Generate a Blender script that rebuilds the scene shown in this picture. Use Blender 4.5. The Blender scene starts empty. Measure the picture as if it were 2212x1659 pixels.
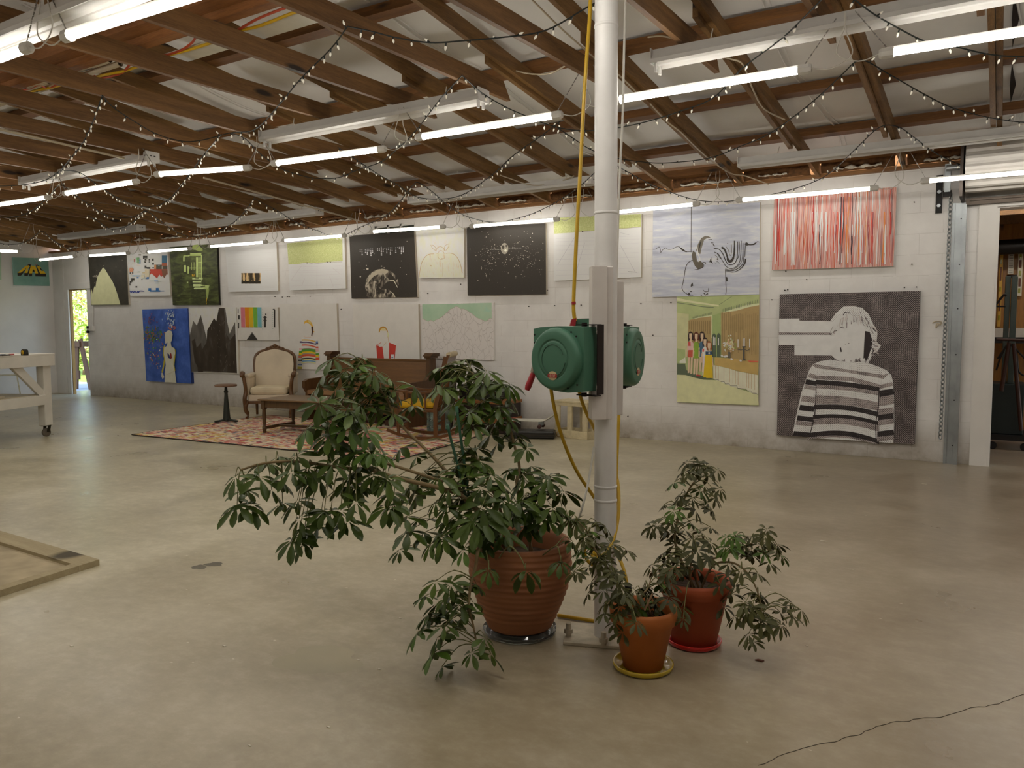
import bpy, bmesh, math, random
from mathutils import Vector, Matrix
from math import sin, cos, pi, radians as RAD
random.seed(7)
SC = bpy.context.scene
COL = SC.collection
V = Vector
# ------------------------------------------------------------------ camera
FPX, YAW, PITCH, ROLL, CH, WD = 1686.36, 0.561107, 0.0721848, -0.0021769, 1.3293, 8.656
IW, IH = 2212, 1659
_f = V((-sin(YAW)*cos(PITCH), cos(YAW)*cos(PITCH), -sin(PITCH)))
_r0 = V((cos(YAW), sin(YAW), 0)); _u0 = _r0.cross(_f)
_r = _r0*cos(ROLL) + _u0*sin(ROLL); _u = _u0*cos(ROLL) - _r0*sin(ROLL)
CP = V((0, 0, CH))
cam = bpy.data.cameras.new('camera'); co = bpy.data.objects.new('camera', cam); COL.objects.link(co)
co.matrix_world = Matrix(((_r.x, _u.x, -_f.x, 0), (_r.y, _u.y, -_f.y, 0), (_r.z, _u.z, -_f.z, CH), (0, 0, 0, 1)))
cam.sensor_width = 36; cam.lens = 36*FPX/IW; cam.clip_start = .05; cam.clip_end = 200
SC.camera = co
# survey helpers: sight lines from the photo station met with real planes of the building
def ray(x, y): return _f + _r*((x-IW/2)/FPX) - _u*((y-IH/2)/FPX)
def F(x, y, z=0.0):
    d = ray(x, y); return CP + d*((z-CH)/d.z)
def WY(x, y, Y=WD):
    d = ray(x, y); return CP + d*(Y/d.y)
def WX(x, y, X):
    d = ray(x, y); return CP + d*(X/d.x)
def DP(x, y, dep): return CP + ray(x, y)*dep
# ------------------------------------------------------------------ materials
MATS = {}
def _new(name):
    m = bpy.data.materials.new(name); m.use_nodes = True
    nt = m.node_tree; b = nt.nodes['Principled BSDF']; return m, nt, b
def srgb(c):
    if isinstance(c, str): c = [int(c[i:i+2], 16)/255 for i in (0, 2, 4)]
    elif max(c) > 1: c = [v/255 for v in c]
    return tuple(v/12.92 if v <= .04045 else ((v+.055)/1.055)**2.4 for v in c) + (1,)
def coords(nt, scale=(1, 1, 1), kind='Object', rot=(0, 0, 0)):
    tc = nt.nodes.new('ShaderNodeTexCoord'); mp = nt.nodes.new('ShaderNodeMapping')
    mp.inputs['Scale'].default_value = scale; mp.inputs['Rotation'].default_value = rot
    nt.links.new(tc.outputs[kind], mp.inputs['Vector']); return mp.outputs['Vector']
def noise(nt, vec, s=5, d=4, r=.55, dist=0):
    n = nt.nodes.new('ShaderNodeTexNoise'); n.inputs['Scale'].default_value = s; n.inputs['Detail'].default_value = d
    n.inputs['Roughness'].default_value = r; n.inputs['Distortion'].default_value = dist
    nt.links.new(vec, n.inputs['Vector']); return n.outputs['Fac']
def ramp(nt, fac, stops, const=False):
    r = nt.nodes.new('ShaderNodeValToRGB'); e = r.color_ramp.elements
    if const: r.color_ramp.interpolation = 'CONSTANT'
    while len(e) < len(stops): e.new(.5)
    for i, (p, c) in enumerate(stops):
        e[i].position = p; e[i].color = c if len(c) == 4 else srgb(c)
    nt.links.new(fac, r.inputs['Fac']); return r.outputs['Color']
def mixc(nt, fac, a, b, mode='MIX'):
    m = nt.nodes.new('ShaderNodeMix'); m.data_type = 'RGBA'; m.blend_type = mode
    for sock, v in ((m.inputs[0], fac), (m.inputs[6], a), (m.inputs[7], b)):
        if isinstance(v, (int, float, tuple)): sock.default_value = v
        else: nt.links.new(v, sock)
    return m.outputs[2]
def math_(nt, op, a, b=0.0, c=None):
    m = nt.nodes.new('ShaderNodeMath'); m.operation = op
    for i, v in enumerate((a, b, c)):
        if v is None: continue
        if isinstance(v, (int, float)): m.inputs[i].default_value = v
        else: nt.links.new(v, m.inputs[i])
    return m.outputs[0]
def bump(nt, b, h, s=.3, d=.01):
    n = nt.nodes.new('ShaderNodeBump'); n.inputs['Strength'].default_value = s; n.inputs['Distance'].default_value = d
    nt.links.new(h, n.inputs['Height']); nt.links.new(n.outputs['Normal'], b.inputs['Normal'])
def M(name, c, rough=.6, metal=0, var=.12, ns=8, bs=0, spec=None, coat=0, trans=0, scale=(1, 1, 1)):
    if name in MATS: return MATS[name]
    m, nt, b = _new(name); c = srgb(c)
    if var:
        n = noise(nt, coords(nt, scale), ns, 3)
        dk = tuple(v*(1-var) for v in c[:3])+(1,); lt = tuple(min(1, v*(1+var)) for v in c[:3])+(1,)
        nt.links.new(ramp(nt, n, [(.3, dk), (.7, lt)]), b.inputs['Base Color'])
        if bs: bump(nt, b, n, bs)
    else: b.inputs['Base Color'].default_value = c
    b.inputs['Roughness'].default_value = rough; b.inputs['Metallic'].default_value = metal
    if spec is not None: b.inputs['Specular IOR Level'].default_value = spec
    if coat: b.inputs['Coat Weight'].default_value = coat
    if trans: b.inputs['Transmission Weight'].default_value = trans
    MATS[name] = m; return m
def emis(name, c, s):
    if name in MATS: return MATS[name]
    m, nt, b = _new(name); b.inputs['Base Color'].default_value = srgb(c)
    b.inputs['Emission Color'].default_value = srgb(c); b.inputs['Emission Strength'].default_value = s
    MATS[name] = m; return m
def wood(name, dark, light, axis='Y', rough=.65, ring=1.0, knots=True, seedoff=0):
    if name in MATS: return MATS[name]
    m, nt, b = _new(name)
    hi, lo = 9*ring, .55
    sc = {'X': (lo, hi, hi), 'Y': (hi, lo, hi), 'Z': (hi, hi, lo)}[axis]
    v = coords(nt, sc)
    n = noise(nt, v, 2.2, 5, .6, .6)
    n2 = noise(nt, coords(nt, tuple(k*4 for k in sc)), 6, 3, .6)
    c = ramp(nt, n, [(.25, dark), (.75, light)])
    c = mixc(nt, .35, c, ramp(nt, n2, [(.3, dark), (.7, light)]))
    if knots:
        vo = nt.nodes.new('ShaderNodeTexVoronoi'); vo.inputs['Scale'].default_value = 1.0
        ks = {'X': (1.5, .9, 6), 'Y': (.93, 1.5, 6), 'Z': (5, .9, 1.5)}[axis]
        nt.links.new(coords(nt, ks), vo.inputs['Vector'])
        k = ramp(nt, vo.outputs['Distance'], [(.09, (1, 1, 1, 1)), (.17, (0, 0, 0, 1))])
        c = mixc(nt, k, c, tuple(x*.25 for x in srgb(dark)[:3])+(1,))
    nt.links.new(c, b.inputs['Base Color']); b.inputs['Roughness'].default_value = rough
    bump(nt, b, n2, .15, .003)
    MATS[name] = m; return m
# ------------------------------------------------------------------ mesh builder
class MB:
    def __init__(s): s.v = []; s.f = []; s.mi = []; s.smooth = []
    def add(s, vs, fs, m=0, sm=False):
        o = len(s.v); s.v += [tuple(v) for v in vs]
        for f in fs: s.f.append(tuple(o+i for i in f)); s.mi.append(m); s.smooth.append(sm)
    def box(s, c, size, m=0, rz=0, rot=None):
        x, y, z = [k/2 for k in size]
        R = rot if rot is not None else Matrix.Rotation(rz, 3, 'Z')
        vs = [V(c)+R@V((a*x, b*y, d*z)) for a in (-1, 1) for b in (-1, 1) for d in (-1, 1)]
        s.add(vs, [(0, 1, 3, 2), (4, 6, 7, 5), (0, 4, 5, 1), (2, 3, 7, 6), (0, 2, 6, 4), (1, 5, 7, 3)], m)
    def bb(s, a, b, m=0):
        s.box([(a[i]+b[i])/2 for i in range(3)], [abs(b[i]-a[i]) for i in range(3)], m)
    def bar(s, a, b, w, h, m=0, up=(0, 0, 1)):
        a, b = V(a), V(b); d = (b-a); L = d.length
        if L < 1e-6: return
        d.normalize(); u = V(up)
        if abs(d.dot(u)) > .98: u = V((0, 1, 0))
        sd = d.cross(u).normalized(); u = sd.cross(d)
        R = Matrix((sd, d, u)).transposed()
        s.box((a+b)/2, (w, L, h), m, rot=R)
    def tube(s, pts, r, m=0, n=8, caps=True, sm=True):
        pts = [V(p) for p in pts]; rs = r if isinstance(r, (list, tuple)) else [r]*len(pts)
        base = len(s.v); prev = None; rings = []
        for i, p in enumerate(pts):
            d = (pts[min(i+1, len(pts)-1)]-pts[max(i-1, 0)])
            if d.length < 1e-9: d = V((0, 0, 1))
            d.normalize()
            if prev is None:
                a = V((0, 0, 1)) if abs(d.z) < .9 else V((1, 0, 0)); e1 = d.cross(a).normalized()
            else:
                e1 = prev-d*prev.dot(d)
                e1 = e1.normalized() if e1.length > 1e-6 else d.orthogonal().normalized()
            prev = e1; e2 = d.cross(e1)
            rings.append([p+(e1*cos(2*pi*k/n)+e2*sin(2*pi*k/n))*rs[i] for k in range(n)])
        vs = [v for R in rings for v in R]; fs = []
        for i in range(len(rings)-1):
            for k in range(n): fs.append((i*n+k, i*n+(k+1) % n, (i+1)*n+(k+1) % n, (i+1)*n+k))
        s.add(vs, fs, m, sm)
        if caps:
            s.add(rings[0], [tuple(reversed(range(n)))], m); s.add(rings[-1], [tuple(range(n))], m)
    def cyl(s, a, b, r, m=0, n=20, r2=None): s.tube([a, b], [r, r if r2 is None else r2], m, n)
    def lathe(s, prof, c=(0, 0, 0), m=0, n=40, axis=None, sm=True, wob=None):
        c = V(c); R = Matrix.Identity(3) if axis is None else V(axis).to_track_quat('Z', 'Y').to_matrix()
        vs = []
        for j, (r, z) in enumerate(prof):
            for k in range(n):
                a = 2*pi*k/n; rr = r*(1 if wob is None else 1+wob(a, z)); vs.append(c+R@V((rr*cos(a), rr*sin(a), z)))
        fs = []
        for j in range(len(prof)-1):
            for k in range(n): fs.append((j*n+k, j*n+(k+1) % n, (j+1)*n+(k+1) % n, (j+1)*n+k))
        if prof[0][0] > 1e-5: pass
        s.add(vs, fs, m, sm)
    def prism(s, pts, d, m=0, mside=None):
        pts = [V(p) for p in pts]; d = V(d); n = len(pts)
        s.add(pts, [tuple(range(n))], m); s.add([p+d for p in pts], [tuple(reversed(range(n)))], m if mside is None else mside)
        for i in range(n):
            j = (i+1) % n; s.add([pts[i], pts[j], pts[j]+d, pts[i]+d], [(0, 1, 2, 3)], m if mside is None else mside)
    def build(s, name, mats, parent=None, bev=0, sub=0, recalc=True):
        me = bpy.data.meshes.new(name); me.from_pydata(s.v, [], s.f)
        if not isinstance(mats, (list, tuple)): mats = [mats]
        for m in mats: me.materials.append(m)
        me.polygons.foreach_set('material_index', s.mi); me.polygons.foreach_set('use_smooth', s.smooth)
        me.update()
        if recalc:
            bm = bmesh.new(); bm.from_mesh(me); bmesh.ops.recalc_face_normals(bm, faces=bm.faces); bm.to_mesh(me); bm.free()
        o = bpy.data.objects.new(name, me); COL.objects.link(o)
        if parent is not None:
            o.parent = parent
            if parent.type == 'EMPTY' or True: o.matrix_parent_inverse = PW(parent).inverted()
        if bev:
            b = o.modifiers.new('bevel', 'BEVEL'); b.width = bev; b.segments = 2; b.limit_method = 'ANGLE'; b.angle_limit = RAD(40)
        if sub:
            b = o.modifiers.new('sub', 'SUBSURF'); b.levels = sub; b.render_levels = sub
        return o
def PW(o):
    m = o.matrix_basis.copy()
    while o.parent is not None:
        m = o.matrix_parent_inverse @ m; o = o.parent; m = o.matrix_basis @ m
    return m
def tag(o, label=None, cat=None, group=None, kind=None):
    if label: o['label'] = label
    if cat: o['category'] = cat
    if group: o['group'] = group
    if kind: o['kind'] = kind
    return o
def thing(name, label, cat, loc, group=None):
    o = bpy.data.objects.new(name, None); COL.objects.link(o); o.location = loc; o.empty_display_size = .1
    return tag(o, label, cat, group)
def struct(o): o['kind'] = 'structure'; return o
def smooth(pts, k=6):
    pts = [V(p) for p in pts]; out = []
    for i in range(len(pts)-1):
        p0 = pts[max(i-1, 0)]; p1 = pts[i]; p2 = pts[i+1]; p3 = pts[min(i+2, len(pts)-1)]
        for j in range(k):
            t = j/k
            out.append(.5*((2*p1)+(-p0+p2)*t+(2*p0-5*p1+4*p2-p3)*t*t+(-p0+3*p1-3*p2+p3)*t**3))
    out.append(pts[-1]); return out
# ------------------------------------------------------------------ room shell
LX, RX, FY = -16.56, 5.0, -3.4          # left wall, right wall, front wall
S = .118; Z0 = 2.87; YF = 8.56           # rafter underside: Z0 + S*(YF-y)
RY = 2.95                                 # ridge beam line
def rz(y): return Z0+S*(YF-y) if y > RY else Z0+S*(YF-RY)-S*(RY-y)
# painted block wall
def block_mat():
    m, nt, b = _new('painted_block')
    tc = nt.nodes.new('ShaderNodeTexCoord'); sx = nt.nodes.new('ShaderNodeSeparateXYZ'); nt.links.new(tc.outputs['Object'], sx.inputs[0])
    cx = nt.nodes.new('ShaderNodeCombineXYZ'); nt.links.new(math_(nt, 'ADD', sx.outputs[0], sx.outputs[1]), cx.inputs[0]); nt.links.new(sx.outputs[2], cx.inputs[1])
    br = nt.nodes.new('ShaderNodeTexBrick'); br.inputs['Scale'].default_value = 1; br.inputs['Brick Width'].default_value = .4064
    br.inputs['Row Height'].default_value = .2032; br.inputs['Mortar Size'].default_value = .004; br.inputs['Mortar Smooth'].default_value = .6
    br.inputs['Color1'].default_value = (1, 1, 1, 1); br.inputs['Color2'].default_value = (.97, .97, .97, 1); br.inputs['Mortar'].default_value = (0, 0, 0, 1)
    nt.links.new(cx.outputs[0], br.inputs['Vector'])
    v = coords(nt); n = noise(nt, v, 3, 5, .6); nf = noise(nt, v, 60, 3, .6)
    c = ramp(nt, n, [(.3, srgb('e2dfdd')), (.7, srgb('efedeb'))])
    jn = noise(nt, v, 2.2, 3); jl = math_(nt, 'MULTIPLY', br.outputs['Fac'], math_(nt, 'GREATER_THAN', jn, .47))
    c = mixc(nt, math_(nt, 'MULTIPLY', jl, .20), c, srgb('a8a097'))
    # scuffed grime on the lowest course
    g = math_(nt, 'SUBTRACT', .42, sx.outputs[2]); g = math_(nt, 'MULTIPLY', g, 3.4)
    g = math_(nt, 'MULTIPLY', g, noise(nt, v, 5, 5, .7)); g.node.use_clamp = True
    c = mixc(nt, g, c, srgb('8f8370'))
    nt.links.new(c, b.inputs['Base Color']); b.inputs['Roughness'].default_value = .55
    h = math_(nt, 'SUBTRACT', math_(nt, 'MULTIPLY', nf, .35), br.outputs['Fac']); bump(nt, b, h, .35, .004)
    return m
BLOCK = block_mat()
WHITE = M('painted_board', 'e6e3df', .5, var=.04, ns=3)
def floor_mat():
    m, nt, b = _new('sealed_concrete'); v = coords(nt)
    n1 = noise(nt, v, .45, 6, .62, .4); n2 = noise(nt, v, 2.0, 4, .55, .2); n3 = noise(nt, coords(nt, (1, 1.3, 1)), 11, 7, .72)
    c = ramp(nt, n1, [(.33, srgb('948a6c')), (.5, srgb('b1a78a')), (.66, srgb('cfc6ab'))])
    c = mixc(nt, .5, c, ramp(nt, n2, [(.28, srgb('867c60')), (.5, srgb('b1a88c')), (.70, srgb('dcd4bc'))]))
    c = mixc(nt, .24, c, ramp(nt, n3, [(.3, srgb('6d624e')), (.5, srgb('aca287')), (.68, srgb('e0d9c6'))]))
    # blends to a darker pink-brown towards the right, edge broken by noise
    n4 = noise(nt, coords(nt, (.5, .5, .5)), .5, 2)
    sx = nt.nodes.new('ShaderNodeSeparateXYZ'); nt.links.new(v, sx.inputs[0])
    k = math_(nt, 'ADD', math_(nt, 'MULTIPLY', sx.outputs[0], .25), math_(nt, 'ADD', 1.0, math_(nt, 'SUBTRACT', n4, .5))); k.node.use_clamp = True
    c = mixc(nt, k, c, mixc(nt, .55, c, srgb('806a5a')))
    vo = nt.nodes.new('ShaderNodeTexVoronoi'); vo.inputs['Scale'].default_value = 7; nt.links.new(coords(nt, (1, 1.6, 1)), vo.inputs['Vector'])
    fl = math_(nt, 'MULTIPLY', math_(nt, 'LESS_THAN', vo.outputs['Distance'], .055), math_(nt, 'GREATER_THAN', noise(nt, v, 1.6, 2), .52))
    c = mixc(nt, math_(nt, 'MULTIPLY', fl, .7), c, srgb('d8d2c2'))
    nt.links.new(c, b.inputs['Base Color'])
    nt.links.new(ramp(nt, n2, [(.3, (.27, .27, .27, 1)), (.7, (.38, .38, .38, 1))]), b.inputs['Roughness'])
    b.inputs['Specular IOR Level'].default_value = .45
    bump(nt, b, n3, .06, .004)
    return m
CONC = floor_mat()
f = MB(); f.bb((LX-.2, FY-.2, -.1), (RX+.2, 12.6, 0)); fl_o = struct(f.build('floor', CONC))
# dark wet looking stain spots and hairline crack of the slab
ST = M('stain', '5d5645', .35, var=.2, ns=6)
def blob(mb, c, rx, ry, rot=0, n=28, z=.0006, seed=1):
    rnd = random.Random(seed); ph = [rnd.uniform(0, 6) for _ in range(3)]; pts = []
    for i in range(n):
        a = 2*pi*i/n; q = 1+.12*sin(3*a+ph[0])+.08*sin(5*a+ph[1])+.05*sin(8*a+ph[2])
        x, y = rx*q*cos(a), ry*q*sin(a); pts.append((c[0]+x*cos(rot)-y*sin(rot), c[1]+x*sin(rot)+y*cos(rot), z))
    mb.add(pts, [tuple(range(n))])
wt = MB(); a = F(690, 1425); blob(wt, a, .17, .13, .3, 40, .0004, seed=9)
struct(wt.build('damp_ring', M('damp', 'a2987c', .32, var=.12, ns=3), fl_o))
sb = MB(); a = F(430, 1225); blob(sb, a, .045, .035, seed=3); a = F(462, 1219); blob(sb, a, .05, .04, .5, seed=5)
struct(tag(sb.build('stain', ST, fl_o), 'dark damp double blotch on the concrete'))
cr = MB(); pts = [F(x, y, .0008) for x, y in ((1640, 1652), (1720, 1622), (1800, 1600), (1850, 1588), (1905, 1566), (1960, 1556), (2030, 1548), (2100, 1530), (2160, 1520), (2212, 1500), (2300, 1470))]
pts = [p+V((random.uniform(-.006, .006), random.uniform(-.006, .006), 0)) for p in smooth(pts, 5)]
cr.tube(pts, .0011, 0, 4); struct(cr.build('crack', M('crack_dark', '4a4338', .9, var=0), fl_o))

def wall_with_holes(name, x0, x1, z0, z1, y0, y1, holes, mat, axis='X'):
    xs = sorted({x0, x1} | {h[0] for h in holes} | {h[1] for h in holes}); zs = sorted({z0, z1} | {h[2] for h in holes} | {h[3] for h in holes})
    w = MB()
    for i in range(len(xs)-1):
        for j in range(len(zs)-1):
            cx, cz = (xs[i]+xs[i+1])/2, (zs[j]+zs[j+1])/2
            if any(h[0] < cx < h[1] and h[2] < cz < h[3] for h in holes): continue
            w.bb((xs[i], y0, zs[j]), (xs[i+1], y1, zs[j+1]))
    return struct(w.build(name, mat))
DX0, DX1 = -15.98, -15.36     # left exit doorway
GX0 = -.09                     # right workshop opening
wall_with_holes('wall_back', DX1, RX, 0, 2.86, WD, WD+.2, [(GX0, 3.2, 0, 2.43), (-7.8, -7.05, 2.62, 2.80)], BLOCK)
w = MB(); w.bb((LX, WD, 0), (DX0, WD+.05, 2.86)); w.bb((DX0, WD, 2.11), (DX1, WD+.05, 2.86)); struct(w.build('wall_back_left', WHITE))
w = MB(); w.bb((LX-.15, FY, 0), (LX, WD+.2, 3.6)); struct(w.build('wall_left', WHITE))
w = MB(); w.bb((RX, FY, 0), (RX+.15, WD+.2, 3.6)); struct(w.build('wall_right', WHITE))
w = MB(); w.bb((LX-.15, FY-.2, 0), (RX+.15, FY, 3.2)); struct(w.build('wall_front', BLOCK))
# plate on the wall head
WR = wood('rough_pine', '63401f', '9e703f', 'X')
WRY = wood('rafter_pine', '4c3315', '98713f', 'Y')
WRD = wood('joist_pine', '472c12', '8e673a', 'Y')
PUR = wood('purlin_pine', '4c2d12', '8a5c2c', 'X')
w = MB(); w.bb((LX, WD+.16, 2.895), (RX, WD+.24, 3.3)); w.bb((LX, WD-.07, 2.86), (RX, WD+.2, 2.895)); struct(w.build('trim_1', WR))
# white faced insulation sheeting = visible ceiling
def sheet_mat():
    m, nt, b = _new('insulation_facing'); v = coords(nt)
    n = noise(nt, v, 1.2, 4); n2 = noise(nt, coords(nt, (1, .25, 1)), 7, 4)
    nt.links.new(ramp(nt, n, [(.3, srgb('dddcda')), (.7, srgb('ecebe9'))]), b.inputs['Base Color'])
    b.inputs['Roughness'].default_value = .42; bump(nt, b, n2, .35, .02); return m
SHEET = sheet_mat()
RD = .115; PH = .07
PY = [4.28, 5.48, 6.72, 7.74, 8.50]
PYB = [1.7, .5, -.7, -1.9, -3.1]
c = MB(); nx = 150
ysf = [8.64, 8.5, 8.3, 8.1, 7.9, 7.74, 7.5, 7.2, 6.95, 6.72, 6.4, 6.1, 5.8, 5.48, 5.15, 4.85, 4.55, 4.28, 3.9, 3.5, 2.95, 2.3, 1.7, 1.1, .5, -.1, -.7, -1.3, -1.9, -2.5, -3.1, -3.4]
P_all = sorted(PY+PYB+[RY])
def sagz(x, y):
    d = min(abs(y-q) for q in P_all); return -.035*min(1, (d/.35)**1.2)+.012*sin(x*2.1+y)
vs = []; fs = []
for j, y in enumerate(ysf):
    for i in range(nx+1):
        x = LX+(RX-LX)*i/nx; vs.append((x, y, rz(y)+RD+PH+.03+sagz(x, y)))
for j in range(len(ysf)-1):
    for i in range(nx): a = j*(nx+1)+i; fs.append((a, a+1, a+nx+2, a+nx+1))
c.add(vs, fs, 0, True); ceil = struct(c.build('ceiling', SHEET, recalc=False))
# lapped seams of the sheeting
sm = MB()
for x in (-1.42, .03, -2.6, -3.75, -5.05, -6.2, -7.6, -9.0, -10.4, -12.0, -13.5):
    for y0, y1 in ((8.45, 7.82), (7.66, 6.80), (6.64, 5.56), (5.40, 4.36), (4.2, 3.1)):
        q = [V((x+.05*sin(y*2+x), y, rz(y)+RD+PH+.02+sagz(x, y)*1.0-.012)) for y in [y0+(y1-y0)*t/6 for t in range(7)]]
        sm.tube(q, .007, 0, 6); sm.tube([p+V((.045, 0, .002)) for p in q], .004, 0, 6)
struct(sm.build('seam', SHEET, ceil))
# dark slit in the sheeting at the right
sl = MB()
for y0, y1 in ((7.66, 6.86), (6.6, 5.7)):
    a, b2 = y0, y1
    sl.add([(-.02, a, rz(a)+RD+PH-.02), (.012, (a+b2)/2, rz((a+b2)/2)+RD+PH-.025), (-.02, b2, rz(b2)+RD+PH-.02), (-.03, (a+b2)/2, rz((a+b2)/2)+RD+PH-.025)], [(0, 1, 2, 3)])
struct(sl.build('tear', M('dark_gap', '2a201a', .9, var=0), ceil))
# purlins
for k, y in enumerate(PY+PYB):
    w = MB(); t = math.atan(S)*(1 if y > RY else -1)
    w.box(((LX+RX)/2, y, rz(y)+RD+PH/2+.004), (RX-LX-.02, .10, PH), rot=Matrix.Rotation(-t, 3, 'X'))
    tag(w.build('purlin', PUR), 'brown pine purlin running along the roof, %s' % ['fourth up from the picture wall', 'third up from the picture wall', 'second up from the picture wall', 'just up from the wall head', 'tight above the picture wall', 'first behind the ridge beam', 'second behind the ridge beam', 'third behind the ridge beam', 'fourth behind the ridge beam', 'last before the front wall'][k], 'purlin', 'roof purlins')
# rafters with lapped second board and near-level tie
XK = [-.88-.79*k for k in range(-7, 20)]
XK = [x for x in XK if LX+.1 < x < RX-.1]
XK.sort(reverse=True)
for i, x in enumerate(XK):
    pos = 'rafter %d' % i
    t = thing('rafter', '', 'rafter', (x, YF, Z0), 'roof rafters')
    k = round((-.88-x)/.79)
    words = ['first', 'second', 'third', 'fourth', 'fifth', 'sixth', 'seventh', 'eighth', 'ninth', 'tenth', 'eleventh', 'twelfth', 'thirteenth', 'fourteenth', 'fifteenth', 'sixteenth', 'seventeenth', 'eighteenth', 'nineteenth', 'twentieth']
    if k >= 0: t['label'] = 'brown pine rafter with a lapped tie, %s bay left of the roll-up door end' % words[min(k, 19)]
    elif k == -1: t['label'] = 'brown pine rafter over the workshop doorway at the right edge'
    else: t['label'] = 'brown pine rafter beyond the right edge, %s past the doorway' % words[-k-2]
    w = MB(); y1 = WD+.15; y0 = RY+.02
    w.prism([(x-.02, y1, rz(y1)), (x-.02, y0, rz(y0)), (x-.02, y0, rz(y0)+RD), (x-.02, y1, rz(y1)+RD)], (.038, 0, 0))
    w.build('board', WRY, t)
    w = MB(); ye = 7.55+.04*sin(i*2.3); y0 = 4.9
    w.prism([(x-.062, ye, rz(ye)-.035), (x-.062, y0, rz(y0)-.03), (x-.062, y0, rz(y0)+.08), (x-.062, ye-.02, rz(ye)+.08)], (.038, 0, 0))
    w.build('lapped_board', WRY, t)
    # tie from the girder
    ye = 5.38+.12*sin(i*1.7) if x > -5.3 else 6.6+.5*sin(i*1.3)
    zt = lambda y: 3.045+.016*(y-2.5) if x > -5.3 else 3.045-.004*(y-2.5)
    w = MB(); yb = 2.0
    w.prism([(x-.104, ye, zt(ye)), (x-.104, yb, zt(yb)), (x-.104, yb, zt(yb)+.125), (x-.104, ye-.10, zt(ye)+.125)], (.038, 0, 0))
    w.build('tie', WRD, t)
    w = MB(); w.prism([(x-.02, FY-.1, rz(FY-.1)), (x-.02, RY-.02, rz(RY-.02)), (x-.02, RY-.02, rz(RY)+RD), (x-.02, FY-.1, rz(FY-.1)+RD)], (.038, 0, 0))
    w.build('board', WRY, t)
# ridge girder
GIR = wood('girder_pine', '5e3517', 'a06a38', 'X', ring=.8)
w = MB(); w.bb((LX, 3.17, 3.19), (RX, 3.245, 3.49)); w.bb((LX, 3.05, 3.24), (RX, 3.165, 3.50))
tag(w.build('ridge_girder', GIR), 'deep brown built-up girder carrying the ties along the ridge', 'beam')
# batts of loose insulation between rafter feet
BAT = M('fibreglass', '6b4a2c', .95, var=.45, ns=22, bs=.8); PLA = M('crinkled_plastic', 'cfc9bd', .35, var=.15, ns=30, bs=.9)
for i in range(len(XK)-1):
    xa, xb = XK[i+1]+.03, XK[i]-.075
    if xb < xa: continue
    rnd = random.Random(i+40); t = thing('insulation_batt', 'brown fibre batt with crinkled plastic stuffed above the wall head', 'insulation', ((xa+xb)/2, 8.6, 2.9), 'insulation batts in the eaves bays')
    w = MB(); n = 22
    for (dy, h0, h1, m_) in ((0, 2.897, 2.99, 0),):
        vs = []; fs = []
        for a in range(n+1):
            for b2 in range(5):
                x = xa+(xb-xa)*a/n; q = b2/4
                vs.append((x, 8.585-.05*sin(q*pi)+rnd.uniform(-.012, .012), 2.896+q*.115+rnd.uniform(-.008, .008)*(0 < b2 < 4)))
        for a in range(n):
            for b2 in range(4): k = a*5+b2; fs.append((k, k+5, k+6, k+1))
        w.add(vs, fs, 0, True)
    w.build('batt', BAT, t, recalc=False)
    w = MB(); vs = []; fs = []; h = rnd.uniform(.025, .06); x0_ = xa+rnd.uniform(0, .2); x1_ = xb-rnd.uniform(0, .25); off = rnd.uniform(0, .02)
    for a in range(n+1):
        for b2 in range(4):
            x = x0_+(x1_-x0_)*a/n; q = b2/3
            vs.append((x, 8.555-.05*sin(q*pi+.3)+rnd.uniform(-.012, .008), 2.90+off+q*h*(.6+.4*sin(a*.9+i))+rnd.uniform(-.006, .006)))
    for a in range(n):
        for b2 in range(3): k = a*4+b2; fs.append((k, k+4, k+5, k+1))
    w.add(vs, fs, 0, True); w.build('plastic_facing', PLA, t, recalc=False)

# ---- left exit door frame (door leaf swung out of sight), painted trim
w = MB(); z1 = 2.11
w.bb((LX+.002, WD-.012, 0), (DX0-.18, WD-.001, 2.86)); struct(w.build('trim_2', WHITE))
w = MB(); w.bb((DX0-.13, WD-.03, 0), (DX0, WD-.001, z1)); w.bb((DX0-.13, WD-.03, z1+.001), (DX1+.3, WD-.001, z1+.13))
struct(w.build('trim_3', WHITE, bev=.004))
OAK = wood('raw_jamb', '7a5a2c', 'b08a4a', 'Z')
w = MB(); w.bb((DX0, WD+.0, 0), (DX0+.018, WD+.055, z1)); w.bb((DX0+.018, WD, z1-.02), (DX1, WD+.055, z1))
struct(tag(w.build('door_1', OAK), 'open exit doorway with raw wooden jamb'))
# ---- small vent window high on the wall
GLS = M('vent_glass', '3c423a', .15, var=.3, ns=12)
w = MB(); X0, X1 = -7.8, -7.05
w.bb((X0, WD+.02, 2.62), (X1, WD+.06, 2.65)); w.bb((X0, WD+.02, 2.775), (X1, WD+.06, 2.80))
for q in (0, .3, .62, .97): w.bb((X0+(X1-X0)*q, WD+.02, 2.62), (X0+(X1-X0)*q+.03, WD+.06, 2.80))
wo = struct(w.build('window_1', WHITE)); w = MB(); w.bb((X0, WD+.045, 2.62), (X1, WD+.05, 2.8)); w.build('pane', GLS, wo)
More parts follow.
